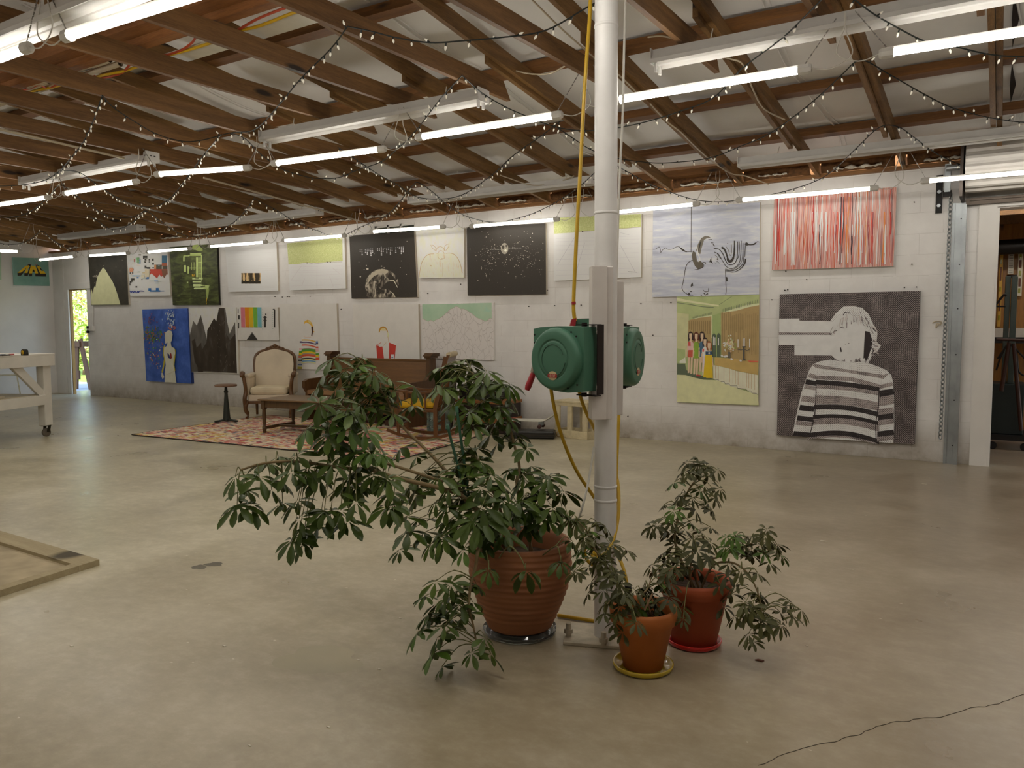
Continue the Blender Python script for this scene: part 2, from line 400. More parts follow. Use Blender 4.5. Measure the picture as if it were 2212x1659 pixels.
# ------------------------------------------------------------------ lamps
TUBE = emis('led_glow', 'fcf6ea', 32.0); TUBW = emis('led_glow_dim', 'fcf6ea', 11.0); TUBB = emis('led_glow_fill', 'fcf6ea', 16.0)
CAPM = M('lamp_plastic', 'd9d7d2', .4, var=0); WIREM = M('white_cord', 'd5d2ca', .5, var=0); CHM = M('chain_steel', '9a9894', .35, .9, var=0)
def near_tie(p): return V((p.x, p.y, 3.02))
def led_lamp(a, b, label, group, hang=True, cap=.07, tm=None):
    a, b = V(a), V(b); d = (b-a).normalized(); c = (a+b)/2
    t = thing('led_shop_light', label, 'ceiling light', c, group)
    w = MB(); n = 10
    sdv = d.cross(V((0, 0, 1))).normalized(); up = sdv.cross(d)
    prof = [(.026*cos(RAD(145+250*k/n)), .021*sin(RAD(145+250*k/n))) for k in range(n+1)]
    vs = []
    for e in (a, b):
        for (s_, u_) in prof: vs.append(e+sdv*s_+up*u_)
    m = len(prof); w.add(vs, [(k, (k+1) % m, m+(k+1) % m, m+k) for k in range(m)], 0, False)
    w.build('light_tube', tm or TUBE, t)
    w = MB(); w.bar(a-d*cap*.5+up*.018, b+d*cap*.5+up*.018, .040, .012); w.build('housing', CAPM, t)
    for e, s_ in ((a, -1), (b, 1)):
        w = MB(); w.tube([e-d*s_*.002, e+d*s_*cap*.8, e+d*s_*cap], [.030, .030, .022], 0, 8, sm=False); w.build('end_cap', CAPM, t)
        if hang:
            w = MB(); p = e+d*s_*cap*.5+up*.03; q = p+d*s_*.16; q.z = rz(q.y)+.02 if q.y > 6.8 else 3.03
            if q.z < p.z+.05: q.z = p.z+.12
            L = (q-p).length; k = int(L/.022); 
            for i in range(k):
                u0 = p.lerp(q, i/k); u1 = p.lerp(q, (i+.82)/k); w.bar(u0, u1, .007 if i % 2 else .003, .003 if i % 2 else .007)
            w.build('chain', CHM, t)
            w = MB(); q2 = q+d*s_*.05; m_ = (p+q2)/2+V((0, 0, -.10))+d*s_*.14
            w.tube(smooth([e+d*s_*cap, e+d*s_*(cap+.10)+V((0, 0, -.02)), m_, q2+V((0, 0, -.08)), q2], 5), .0035, 0, 5); w.build('cord', WIREM, t)
    return t
G1 = 'led lamps of the middle row'; G2 = 'led lamps of the row by the picture wall'; G0 = 'led lamps of the row behind the camera side'
Z1, Y1_ = 2.78, 4.72
row1 = [((1340, 215), (1725, 152), 'lit LED shop light just right of the white pole'),
 ((915, 295), (1195, 250), 'long lit LED shop light hanging just left of the white pole'),
 ((600, 352), (818, 323), 'lit LED shop light second left of the white pole'),
 ((347, 376), (528, 363), 'lit LED shop light third left of the white pole, almost level'),
 ((145, 417), (290, 393), 'lit LED shop light fourth left of the white pole, beneath a drooping empty fixture'),
 ((-70, 452), (100, 427), 'lit LED shop light cut by the left edge of the photo')]
for a, b, l in row1: led_lamp(F(*a, Z1), F(*b, Z1), l, G1)
p0 = F(1930, 112, Z1); led_lamp(p0, p0+V((1.12, .06, 0)), 'lit LED shop light at the top right corner', G1)
led_lamp(p0+V((1.6, .06, 0)), p0+V((2.75, .08, 0)), 'lit LED shop light beyond the right edge, middle row', G1)
Z2 = 2.63
row2 = [((1605, 431), (1880, 407), 'lit LED shop light in front of the red striped canvas'),
 ((1300, 461), (1498, 441), 'lit LED shop light emerging right of the pole before the grey-blue canvas'),
 ((1025, 488), (1197, 474), 'lit LED shop light over the black starry canvas'),
 ((808, 500), (952, 490), 'lit LED shop light below the small vent window'),
 ((617, 519), (740, 509), 'lit LED shop light over the pale green topped canvas nearest the vent'),
 ((457, 532), (570, 523), 'lit LED shop light over the white canvas with a tiny forest print'),
 ((322, 544), (407, 537), 'lit LED shop light over the collage canvas'),
 ((196, 552), (274, 547), 'lit LED shop light over the cream peak canvas'),
 ((88, 561), (160, 554), 'lit LED shop light near the exit doorway corner')]
for a, b, l in row2: led_lamp(F(*a, Z2), F(*b, Z2), l, G2, tm=TUBW)
p0 = F(2008, 390, Z2); led_lamp(p0, p0+V((1.15, .02, 0)), 'lit LED shop light in front of the roll-up door', G2, tm=TUBW)
a = F(-25, 541, 2.62); b = F(38, 543, 2.62); led_lamp(a, b, 'lit LED shop light left above the teal lettered canvas', G2)
Z3 = 2.75
p0 = F(152, 76, Z3); led_lamp(p0, p0+V((1.15, .05, 0)), 'large nearest lit LED shop light at the top left', G0, cap=.06)
p1 = F(52, 106, Z3); led_lamp(p1-V((1.15, .0, 0)), p1, 'near lit LED shop light running out of the top left corner', G0, cap=.06)
for k in range(3):
    q = p0+V((1.62*(k+1), .05, 0)); led_lamp(q, q+V((1.15, 0, 0)), 'unseen lit LED shop light added above the camera, %s along from the top left one' % ['first', 'second', 'third'][k], G0)  # unseen lamps added along the near row for more even light
for k in range(5):
    q = V((-10.5+3*k, -.9, 2.8)); led_lamp(q, q+V((1.2, 0, 0)), 'unseen lit LED shop light added behind the camera, %s from the left' % ['first', 'second', 'third', 'fourth', 'fifth'][k], 'added unseen led lamps of the rear row', hang=False, tm=TUBE if k < 3 else TUBB)  # unseen rear row added as frontal fill on wall and plants
for k in range(2):
    q = V((-10.2+2.6*k, 1.9, 2.78)); led_lamp(q, q+V((1.2, 0, 0)), 'unseen lit LED shop light added out of frame at the far left, %s of two' % ['first', 'second'][k], G0, hang=False)  # unseen lamps added to light the far left
# old unlit strip fixtures
FXM = M('fixture_enamel', 'cfcdca', .35, var=.05); DKM = M('fixture_slot', '4a4744', .5, var=0)
def strip_fixture(a, L, label, ends=True, cover=False):
    a = V(a); b = a+V((L, 0, 0)); t = thing('strip_fixture', label, 'light fixture', (a+b)/2, 'unlit eight foot strip fixtures')
    w = MB(); y, z = a.y, a.z
    prof = [(-.078, 0), (-.078, .026), (-.070, .030), (-.064, .026), (-.058, .046), (-.050, .044), (-.040, .092), (.040, .092), (.050, .044), (.058, .046), (.064, .026), (.070, .030), (.078, .026), (.078, 0), (.046, .016), (.014, .004), (0, .02), (-.014, .004), (-.046, .016)]
    w.prism([(a.x, y+p, z+q) for p, q in prof], (L, 0, 0)); w.build('housing', FXM, t)
    if ends:
        for x in (a.x+.02, b.x-.02):
            for s_ in (-.032, .032):
                w = MB(); w.box((x, y+s_, z-.022), (.018, .022, .055)); w.build('lamp_holder', FXM, t, bev=.004)
    for x in (a.x-.004, b.x+.0):
        w = MB(); w.box((x+.002, y, z+.046), (.006, .15, .094)); w.build('end_plate', FXM, t)
        w = MB(); w.box((x+(.007 if x > a.x+.5 else -.003), y-.02, z+.05), (.004, .018, .010)); w.box((x+(.007 if x > a.x+.5 else -.003), y+.02, z+.05), (.004, .018, .010)); w.build('knockout', DKM, t)
    for x in (a.x+.35, b.x-.35):
        w = MB(); w.tube([(x, y, z+.07), (x+.02, y, z+.16)], .004, 0, 5); w.build('hanger_wire', WIREM, t)
    return t
strip_fixture(V((-5.62, 4.83, 2.975)), 2.34, 'unlit white strip fixture left of the pole, above two lit lamps')
strip_fixture(V((-1.93, 4.78, 2.975)), 2.44, 'unlit white strip fixture at the top right with two bare lamp holders')
strip_fixture(V((-9.62, 4.76, 2.975)), 2.44, 'unlit white strip fixture at the far left, missing tubes, raised end dark inside')
strip_fixture(V((-2.23, 7.72, 2.87)), 2.44, 'unlit white strip fixture right of the pole near the picture wall', ends=False)
strip_fixture(V((-6.30, 7.68, 2.86)), 2.52, 'unlit white strip fixture left of the pole above the black starry canvas', ends=False)
strip_fixture(V((-10.42, 7.68, 2.86)), 2.52, 'unlit white strip fixture above the pale green topped canvas', ends=False)
strip_fixture(V((-13.9, 7.45, 2.87)), 2.3, 'unlit white strip fixture nearest the exit doorway', ends=False)
strip_fixture(V((-5.4, 2.22, 2.86)), 2.44, 'unlit white strip fixture at the top left, broad and close')
# ------------------------------------------------------------------ string lights
SW = M('string_wire', '0b1411', .5, var=0); BLB = M('frosted_bulb', 'f2eddc', .25, var=0, spec=.6)
BLB.node_tree.nodes['Principled BSDF'].inputs['Emission Color'].default_value = (1, .93, .78, 1)
BLB.node_tree.nodes['Principled BSDF'].inputs['Emission Strength'].default_value = .1
_b = MB(); _b.tube([(0, 0, 0), (0, 0, -.020)], .0045, 1, 6); _b.tube([(0, 0, -.020), (0, 0, -.027), (0, 0, -.036), (0, 0, -.046)], [.004, .0068, .006, .0012], 0, 7)
bulb_me = None
def string_light(name_pts, label, step=.115, group='icicle string lights zigzagging under the roof'):
    global bulb_me
    t = None; cnt = 0; rnd = random.Random(len(label)*7+int(name_pts[0][0]*10))
    pts = []
    for p in name_pts: pts.append(V(p))
    t = thing('string_light', label, 'string lights', pts[0], group)
    # straight-ish spans sagging between hooks
    full = []
    w = MB(); full = smooth(pts, 6)
    w.tube(full, .0042, 0, 5); w.build('wire', SW, t)
    acc = 0; nxt = .03; 
    for i in range(len(full)-1):
        a, b = full[i], full[i+1]; L = (b-a).length
        while nxt < acc+L:
            if cnt >= 98: break
            p = a.lerp(b, (nxt-acc)/L)
            if bulb_me is None:
                o = _b.build('bulb', [BLB, SW], t); bulb_me = o.data
            else:
                o = bpy.data.objects.new('bulb', bulb_me); COL.objects.link(o); o.parent = t; o.matrix_parent_inverse = PW(t).inverted()
            o.location = p; flip = rnd.random() < .18
            o.rotation_euler = (rnd.uniform(-.5, .5)+(pi*.8 if flip else 0), rnd.uniform(-.5, .5), rnd.uniform(0, 6)); cnt += 1
            nxt += step*rnd.uniform(.75, 1.3)
        acc += L
def SP(lst):   # (px, py, height)
    return [F(x, y, z) for x, y, z in lst]
H_, L_ = 3.0, 2.86
string_light(SP([(1330, -14, 2.95), (1275, 12, 2.93), (1180, 65, 2.88), (1090, 80, 2.86), (1000, 88, 2.85), (930, 92, 2.86), (860, 82, 2.90), (800, 67, 2.95), (751, 57, H_)]), 'string light sagging across the top centre to the pole')
string_light(SP([(751, 57, H_), (715, 105, 2.96), (650, 170, 2.92), (600, 230, 2.90), (550, 280, 2.92), (497, 287, 2.95), (440, 302, 2.88), (395, 305, 2.86), (340, 290, 2.88), (290, 262, 2.93), (245, 232, 2.98), (221, 206, 3.02)]), 'string light dropping from the top centre hook to the left hook', .12)
string_light(SP([(221, 206, 3.02), (200, 265, 2.96), (178, 310, 2.92), (150, 345, 2.92), (130, 368, 2.95), (100, 388, 2.92), (60, 398, 2.86), (0, 402, 2.84), (-40, 398, 2.88)]), 'string light falling from the left hook towards the left edge', .12)
string_light(SP([(130, 368, 2.95), (170, 372, 2.96), (205, 395, 2.90), (250, 425, 2.86), (290, 442, 2.86), (320, 447, 2.90), (350, 440, 2.88), (380, 415, 2.88), (410, 375, 2.9), (440, 335, 2.92), (478, 290, 2.95)]), 'string light looping low between the left lamps', .12)
string_light(SP([(497, 287, 2.95), (530, 300, 2.95), (560, 330, 2.92), (600, 360, 2.86), (640, 376, 2.84), (680, 385, 2.83), (730, 384, 2.84), (770, 368, 2.85), (822, 350, 2.87), (860, 320, 2.89), (900, 280, 2.92), (950, 215, 2.97), (998, 163, 3.02)]), 'string light rising from the left node to the centre hook', .12)
string_light(SP([(998, 163, 3.02), (1040, 200, 2.98), (1090, 230, 2.95), (1130, 248, 2.92), (1180, 268, 2.90), (1230, 280, 2.88), (1280, 282, 2.87), (1330, 277, 2.87), (1400, 262, 2.87), (1470, 240, 2.88), (1540, 212, 2.90), (1600, 150, 2.95), (1690, 82, 2.98), (1780, -6, 3.05)]), 'string light passing behind the pole up to the top right', .12)
string_light(SP([(1838, -8, 3.05), (1880, 25, 3.0), (1930, 55, 2.96), (2000, 90, 2.92), (2060, 100, 2.90), (2140, 118, 2.89), (2212, 122, 2.90), (2260, 118, 2.93)]), 'string light crossing above the top right lamp', .12)
string_light(SP([(2260, 262, 2.9), (2212, 264, 2.88), (2160, 258, 2.87), (2110, 248, 2.87), (2050, 230, 2.89), (1990, 200, 2.93), (1920, 160, 2.98), (1860, 130, 3.03), (1820, 160, 2.98), (1780, 198, 2.94), (1730, 240, 2.90), (1660, 290, 2.86), (1600, 316, 2.84), (1530, 342, 2.82), (1440, 352, 2.81), (1390, 350, 2.81), (1335, 342, 2.82), (1280, 325, 2.84), (1240, 300, 2.88), (1196, 270, 2.96)]), 'string light peaking over the right lamps then sagging to the pole', .125)
string_light(SP([(1210, 262, 2.98), (1170, 293, 2.94), (1110, 335, 2.9), (1060, 380, 2.86), (1000, 420, 2.83), (950, 430, 2.83), (900, 425, 2.85), (860, 400, 2.88), (815, 375, 2.90), (770, 345, 2.93), (730, 318, 2.96)]), 'string light sagging left of the pole below the long lamp', .125)
string_light(SP([(2140, 375, 2.76), (2080, 358, 2.8), (2020, 330, 2.86), (1975, 297, 2.91), (1940, 274, 2.95), (1900, 275, 2.95), (1850, 320, 2.88), (1800, 368, 2.8), (1760, 392, 2.76), (1700, 412, 2.72), (1640, 425, 2.70), (1560, 436, 2.68), (1500, 431, 2.70), (1440, 412, 2.74), (1400, 395, 2.78), (1350, 368, 2.83), (1320, 350, 2.86)]), 'string light hanging along the picture wall right of the pole', .125)
string_light(SP([(1290, 368, 2.84), (1240, 412, 2.78), (1180, 448, 2.72), (1130, 468, 2.69), (1070, 480, 2.68), (1010, 468, 2.70), (970, 445, 2.75), (935, 415, 2.8), (905, 395, 2.85), (890, 402, 2.85), (860, 440, 2.78), (830, 468, 2.72), (780, 490, 2.68), (730, 512, 2.65), (690, 500, 2.67), (640, 480, 2.7), (600, 455, 2.75), (570, 440, 2.78), (550, 428, 2.82)]), 'string light zigzagging along the picture wall left of the pole', .13)
string_light(SP([(550, 428, 2.82), (530, 455, 2.76), (505, 480, 2.72), (470, 500, 2.68), (430, 512, 2.66), (390, 505, 2.68), (350, 480, 2.74), (315, 455, 2.8), (300, 470, 2.76), (270, 490, 2.72), (240, 495, 2.7), (215, 480, 2.74), (190, 465, 2.78)]), 'string light running on to the far end of the picture wall', .13)
string_light(SP([(315, 455, 2.88), (280, 470, 2.86), (230, 465, 2.84), (190, 440, 2.84), (160, 420, 2.86), (130, 400, 2.90), (100, 430, 2.86), (60, 460, 2.82), (20, 470, 2.8), (-20, 465, 2.82)]), 'string light criss-crossing the dark far left roof', .13)
string_light(SP([(170, 545, 2.62), (140, 535, 2.66), (110, 515, 2.72), (90, 500, 2.78), (60, 520, 2.72), (30, 528, 2.68), (0, 525, 2.68), (-30, 515, 2.7)]), 'small string light in the far left corner', .13)
# pair of grey-white conduits along the ties, cords between roof hooks
CND = M('pvc_conduit', 'b9ab93', .45, var=.05)
for (a, b), l in ((((-30, 272, 3.02), (268, 342, 2.96)), 'thin pale conduit running along the ties at the left'), (((440, 384, 3.0), (795, 482, 2.86)), 'thin pale conduit running down towards the vent window')):
    w = MB(); w.tube([F(*a), F(*b)], .011, 0, 8); tag(w.build('conduit', CND), l, 'conduit')
for pts, l in (([(1110, 152, 3.3), (1150, 160, 3.22), (1190, 158, 3.18), (1225, 140, 3.2), (1258, 127, 3.28)], 'slack cable looping left of the pole'),
               ([(1150, 0, 3.35), (1200, 50, 3.3), (1250, 95, 3.22), (1290, 130, 3.2), (1340, 165, 3.18), (1380, 205, 3.14)], 'pale cable stapled down a rafter beside the pole'),
               ([(1405, 225, 3.1), (1440, 262, 3.06), (1470, 285, 3.0), (1500, 315, 2.98), (1540, 350, 2.95), (1580, 375, 2.9), (1610, 380, 2.88), (1660, 398, 2.84)], 'pale cable stapled down a rafter right of the pole'),
               ([(1560, 122, 3.2), (1580, 128, 3.15), (1605, 140, 3.12), (1625, 190, 3.08), (1650, 235, 3.03), (1695, 258, 3.0)], 'pale cable on the rafter behind the top right lamp'),
               ([(1400, 80, 3.25), (1430, 78, 3.2), (1465, 88, 3.14), (1478, 108, 3.06)], 'cable feeding the top right strip fixture'),
               ([(1240, 380, 2.95), (1200, 395, 2.92), (1150, 400, 2.9), (1100, 385, 2.93), (1080, 378, 2.95)], 'cable hanging between rafters above the starry canvas')):
    w = MB(); w.tube(smooth(SP(pts), 5), .006, 0, 6); tag(w.build('cable', CND), l, 'cable')
# pipes and cords lying on the ties beside the girder
w = thing('pipe_bundle', 'bundle of pale plastic pipes lying on the ties beside the girder', 'pipes', (-5.6, 3.3, 3.25))
for k, (a, b) in enumerate((((60, 187), (237, 129)), ((110, 185), (260, 137)), ((33, 190), (200, 141)), ((-60, 232), (104, 176)), ((-60, 246), (128, 180)), ((-20, 226), (80, 194)))):
    a, b = F(*a, 3.212), F(*b, 3.212)
    q = MB(); q.tube([a, b], .021, 0, 10, caps=False); q.tube([a, a.lerp(b, .999)], .017, 0, 10, caps=False); q.build('pipe', CND, w, recalc=False)
w = MB(); w.prism([(-5.15, 3.40, 3.205), (-3.5, 3.40, 3.205), (-3.45, 3.56, 3.205), (-5.2, 3.58, 3.205)], (0, 0, .006)); tag(w.build('hardboard_sheet', M('pale_panel', 'c9c4b6', .5, var=.08)), 'pale flat strip of sheet laid across the ties beside the girder', 'sheet')
for nm, col, pts, l in (('garden_hose', 'c9a21a', [(-40, 222), (0, 212), (70, 197), (140, 182), (217, 164), (240, 159), (269, 153), (302, 142), (346, 124), (399, 110), (466, 89), (508, 69), (560, 56), (620, 33), (680, 10)], 'yellow hose running over the ties towards the pole'),
                   ('extension_cord', 'b0482a', [(0, 206), (60, 192), (85, 183), (104, 190), (140, 175), (185, 161), (217, 168), (240, 165), (266, 156), (282, 139), (321, 116), (356, 119), (392, 108), (414, 93), (428, 77), (460, 72), (505, 68), (560, 39), (640, 8)], 'orange extension cord running over the ties by the girder')):
    q = [F(x, y, 3.198) for x, y in pts]; w = MB(); w.tube(smooth(q, 6), .010 if nm[0] == 'g' else .008, 0, 8); tag(w.build(nm, M(nm, col, .45, var=.08)), l, 'hose' if nm[0] == 'g' else 'cord')
# ------------------------------------------------------------------ roll-up door gear and right doorway
GALV = M('galvanised', '9ba0a3', .38, .85, var=.15, ns=6); BLKM = M('black_iron', '1d1b1a', .5, .6, var=.1)
SHUT = M('shutter_enamel', 'd3cfca', .4, 0, var=.06, ns=4)
t = thing('rollup_door', 'white ribbed roll-up door curtain coiled above the workshop doorway', 'roll-up door', (1.6, WD-.1, 2.6))
w = MB(); x0, x1 = -.345, 3.6; c_ = V((0, WD-.24, 2.80)); R0 = .225
prof = []
n = 64
for k in range(n):
    a = 2*pi*k/n; rr = R0+(.018 if (k//2) % 2 else 0); prof.append(V((x0, c_.y+rr*cos(a), c_.z+rr*sin(a))))
w.prism(prof, (x1-x0, 0, 0)); w.build('curtain', SHUT, t)
w = MB(); w.bb((x0-.0, WD-.07, 2.47), (x1, WD-.02, 2.53)); w.bb((x0+.03, WD-.085, 2.505), (x1, WD-.065, 2.52)); w.build('bottom_bar', M('bar_bronze', '4d443c', .4, .7, var=.1), t)
w = MB(); w.bb((x0-.04, WD-.47, 2.50), (x0-.015, WD-.0, 3.02)); w.build('end_bracket', M('bracket_grey', '4a423d', .5, .5, var=.1), t)
w = MB(); w.tube([(x0-.16, c_.y, c_.z), (x0, c_.y, c_.z)], .028, 0, 14); w.build('axle', GALV, t)
# galvanised guide
w = MB(); xa, xb = -.455, -.335; w.bb((xa, WD-.03, 0), (xb, WD, 2.50)); w.bb((xb-.035, WD-.075, 0), (xb, WD-.03, 2.48)); w.bb((xa, WD-.045, 0), (xa+.025, WD-.03, 2.5))
g = w.build('door_guide', GALV); tag(g, 'tall galvanised steel guide channel beside the doorway', 'door guide')
w = MB()
for z in (.18, .62, 1.06, 1.5, 1.92, 2.35): w.cyl((xa+.075, WD-.032, z), (xa+.075, WD-.029, z), .007, 0, 8)
w.build('bolt_hole', BLKM, g)
w = MB(); w.bb((-.60, WD-.02, 2.42), (-.545, WD, 2.78)); cb = w.build('wall_bracket', BLKM); tag(cb, 'black steel bracket bolted beside the roll-up coil', 'bracket')
for z in (2.49, 2.62):
    q = MB(); q.cyl((-.572, WD-.034, z), (-.572, WD-.018, z), .018, 0, 6); q.build('bolt', GALV, cb)
ch = thing('chain_hoist', 'zinc pull chain hanging from a hoist beside the guide', 'chain', (-.50, WD-.10, 2.75))
w = MB(); w.bb((-.525, WD-.13, 2.60), (-.475, WD-.05, 2.86)); w.build('chain_guard', GALV, ch)
w = MB(); w.bb((-.535, WD-.12, 2.56), (-.465, WD-.06, 2.615)); w.build('hoist_mouth', BLKM, ch)
w = MB()
def chainlinks(w, a, b, L=.056, r=.006, wd=.018):
    a, b = V(a), V(b); k = int((b-a).length/(L*.72)); d = (b-a).normalized(); s1 = d.orthogonal().normalized(); s2 = d.cross(s1)
    for i in range(k):
        c = a.lerp(b, (i+.5)/k); s_ = s1 if i % 2 else s2; ring = []
        for j in range(9):
            an = 2*pi*j/8; ring.append(c+d*cos(an)*L*.5+s_*sin(an)*wd)
        w.tube(ring, r, 0, 4, caps=False)
pt = WY(2055, 400, WD-.10); pb = WY(2031, 948, WD-.10)
chainlinks(w, (pt.x, pt.y, 2.58), pb);  w.build('chain', GALV, ch)
# flat white facing left of opening
w = MB(); w.bb((-.235, WD-.025, 0), (GX0, WD-.001, 2.44)); w.bb((-.235, WD-.025, 2.44), (3.2, WD-.001, 2.50)); w.bb((GX0-.004, WD-.02, 0), (GX0+.02, WD+.2, 2.43)); struct(w.build('trim_4', WHITE))
# ---- workshop beyond the doorway
PLY = wood('varnished_board', '6d4213', 'a8742c', 'Z', .4, 1.2)
w = MB(); w.bb((-1.0, 11.6, 0), (4.5, 11.7, 3.2)); struct(w.build('wall_workshop', PLY))
w = MB(); w.bb((GX0-.6, WD+.2, 2.75), (4.4, 11.6, 2.85)); struct(w.build('ceiling_workshop', WRD))
w = MB(); w.bb((GX0-.75, WD+.2, 0), (GX0-.6, 11.6, 2.8)); struct(w.build('wall_partition', PLY))
for k, (y, z) in enumerate(((9.4, 2.62), (10.3, 2.62), (11.2, 2.62))):
    w = MB(); w.bb((-.6, y, z-.06), (4.4, y+.05, z+.1)); tag(w.build('ceiling_joist', WRD), 'dark workshop ceiling joist, %s from the doorway' % ['first', 'second', 'third'][k], 'joist', 'workshop joists')
DKP = M('dark_pipe', '17120f', .5, .3, var=.1)
w = MB(); w.tube([(-.5, 11.2, 2.28), (4, 11.2, 2.3)], .09, 0, 16); tag(w.build('black_duct', DKP), 'fat black duct crossing high in the workshop', 'duct')
led_lamp((-.3, 9.9, 2.7), (.9, 9.9, 2.7), 'unseen lit LED lamp added inside the workshop above the doorway', 'added workshop lamps', hang=False)  # hidden lamp added to brighten the workshop boards
# levels hanging on the wall (placed on the board wall)
def on_board(px, py): return WY(px, py, 11.55)
def level(px0, py0, py1, wpx, col, label):
    a = on_board(px0, py0); b = on_board(px0, py1); c2 = on_board(px0+wpx, py0); wd = c2.x-a.x
    t = thing('spirit_level', label, 'level', (a.x+wd/2, 11.55, b.z), 'spirit levels on the board wall')
    w = MB(); w.bb((a.x, 11.53, b.z), (a.x+wd, 11.58, a.z)); w.build('body', col, t, bev=.006)
    for q in (.12, .5, .86):
        w = MB(); z = b.z+(a.z-b.z)*q; w.bb((a.x+wd*.28, 11.524, z-.03), (a.x+wd*.72, 11.53, z+.03)); w.build('vial', M('vial_olive', '8a8a2a', .2, var=0), t, bev=.01)
    for q in (.3, .7):
        w = MB(); z = b.z+(a.z-b.z)*q; w.bb((a.x+wd*.26, 11.522, z-.09*(a.z-b.z)), (a.x+wd*.74, 11.529, z+.09*(a.z-b.z))); w.build('grip', M('grip_brown', '5d2c12', .5, var=0), t, bev=.02)
level(2200, 541, 640, 11, M('level_cream', 'cfc9b2', .35, var=0), 'cream spirit level right of the green machine')
level(2160, 543, 706, 8, M('level_gold', 'b98f3a', .35, .4, var=0), 'long gold spirit level left of the green machine')
a = on_board(2179, 540); b = on_board(2189, 592)
w = MB(); w.bb((a.x, 11.54, b.z), (b.x, 11.57, a.z)); r = w.build('steel_rule', M('rule_white', 'c9c4b4', .4, var=0)); tag(r, 'short white graduated rule hanging above the green machine', 'ruler')
w = MB()
for k in range(10): z = b.z+(a.z-b.z)*(k+.5)/10; w.bb((a.x+.01, 11.536, z), (a.x+.05, 11.541, z+.004))
w.build('graduation', DKP, r)
# green machine (column saw)
MG = M('machine_green', '3a4540', .45, .2, var=.1)
def atp(px, py, Y): return WY(px, py, Y)
YM = 10.2
t = thing('column_saw', 'grey green column machine with square base cabinet in the workshop', 'machine', (atp(2190, 900, YM).x, YM, 0))
a = atp(2172, 598, YM); b = atp(2199, 598, YM); c3 = atp(2165, 826, YM)
w = MB(); w.bb((a.x, YM-.1, c3.z), (a.x+(b.x-a.x)*.45, YM+.12, a.z)); w.bb((a.x+(b.x-a.x)*.5, YM-.12, c3.z), (b.x, YM+.12, a.z-.005)); w.build('column', MG, t, bev=.006)
a = atp(2150, 826, YM); b = atp(2208, 935, YM)
w = MB(); w.bb((a.x-.1, YM-.25, b.z), (b.x, YM+.3, a.z)); w.build('cabinet', M('machine_dark', '16211f', .45, .2, var=.1), t, bev=.01)
w = MB(); w.bb((a.x-.16, YM-.3, b.z-.06), (b.x+.08, YM+.34, b.z)); w.build('plinth', DKP, t)
w = MB(); w.cyl((b.x+.02, YM-.3, .04), (b.x+.02, YM-.24, .04), .04, 0, 14); w.cyl((a.x, YM-.3, .04), (a.x, YM-.24, .04), .04, 0, 14); w.build('castor', DKP, t)
a = atp(2186, 594, YM); w = MB(); w.cyl((a.x, YM, a.z-.03), (a.x, YM, a.z+.0), .05, 0, 12); w.build('knob', DKP, t)
# bench table with white top, hoses
YT = 10.9; a = atp(2120, 709, YT); b = atp(2300, 729, YT)
t = thing('workshop_table', 'dark framed table with white top behind the green machine', 'table', (.6, YT, 0))
w = MB(); w.bb((a.x-.2, YT, b.z), (2.2, YT+.5, a.z)); w.build('top', M('worktop_pale', 'b9b2a8', .5, var=.1), t)
w = MB(); w.bb((a.x-.2, YT-.02, b.z-.07), (2.2, YT, b.z)); w.build('apron', DKP, t)
for x in (a.x-.15, .75, 2.1):
    w = MB(); w.bb((x, YT+.02, 0), (x+.06, YT+.08, b.z-.05)); w.build('leg', DKP, t)
YH = 9.72; P = lambda x, y: atp(x, y, YH)
t = thing('hose_stand', 'brown trestle stand with drooping black hoses beside the machine', 'stand', (P(2180, 940).x, YH, 0))
w = MB(); w.tube([P(2152, 733), P(2230, 736)], .014, 0, 8); w.build('cross_bar', M('brown_iron', '3a1d12', .5, .2, var=.1), t)
for q in (((2180, 740), (2163, 845)), ((2190, 742), (2206, 930))):
    w = MB(); w.tube([P(*q[0]), P(*q[1])], .02, 0, 8); w.build('leg', MATS['brown_iron'], t)
for q in ([(2155, 775), (2165, 760), (2178, 745), (2190, 750), (2202, 762), (2214, 775)], [(2152, 800), (2160, 775), (2172, 750), (2184, 744), (2196, 765), (2200, 800), (2212, 812)]):
    w = MB(); w.tube(smooth([P(*k) for k in q], 5), .010, 0, 6); w.build('hose', DKP, t)
# black crane arm and clutter in the workshop
w = MB(); w.tube(smooth([P(2150, 660), P(2162, 645), P(2170, 636), P(2174, 640)], 4), .012, 0, 6); w.tube([P(2150, 662), P(2172, 662)], .010, 0, 6); tag(w.build('clamp', DKP), 'small black clamp hung left of the machine column', 'clamp')
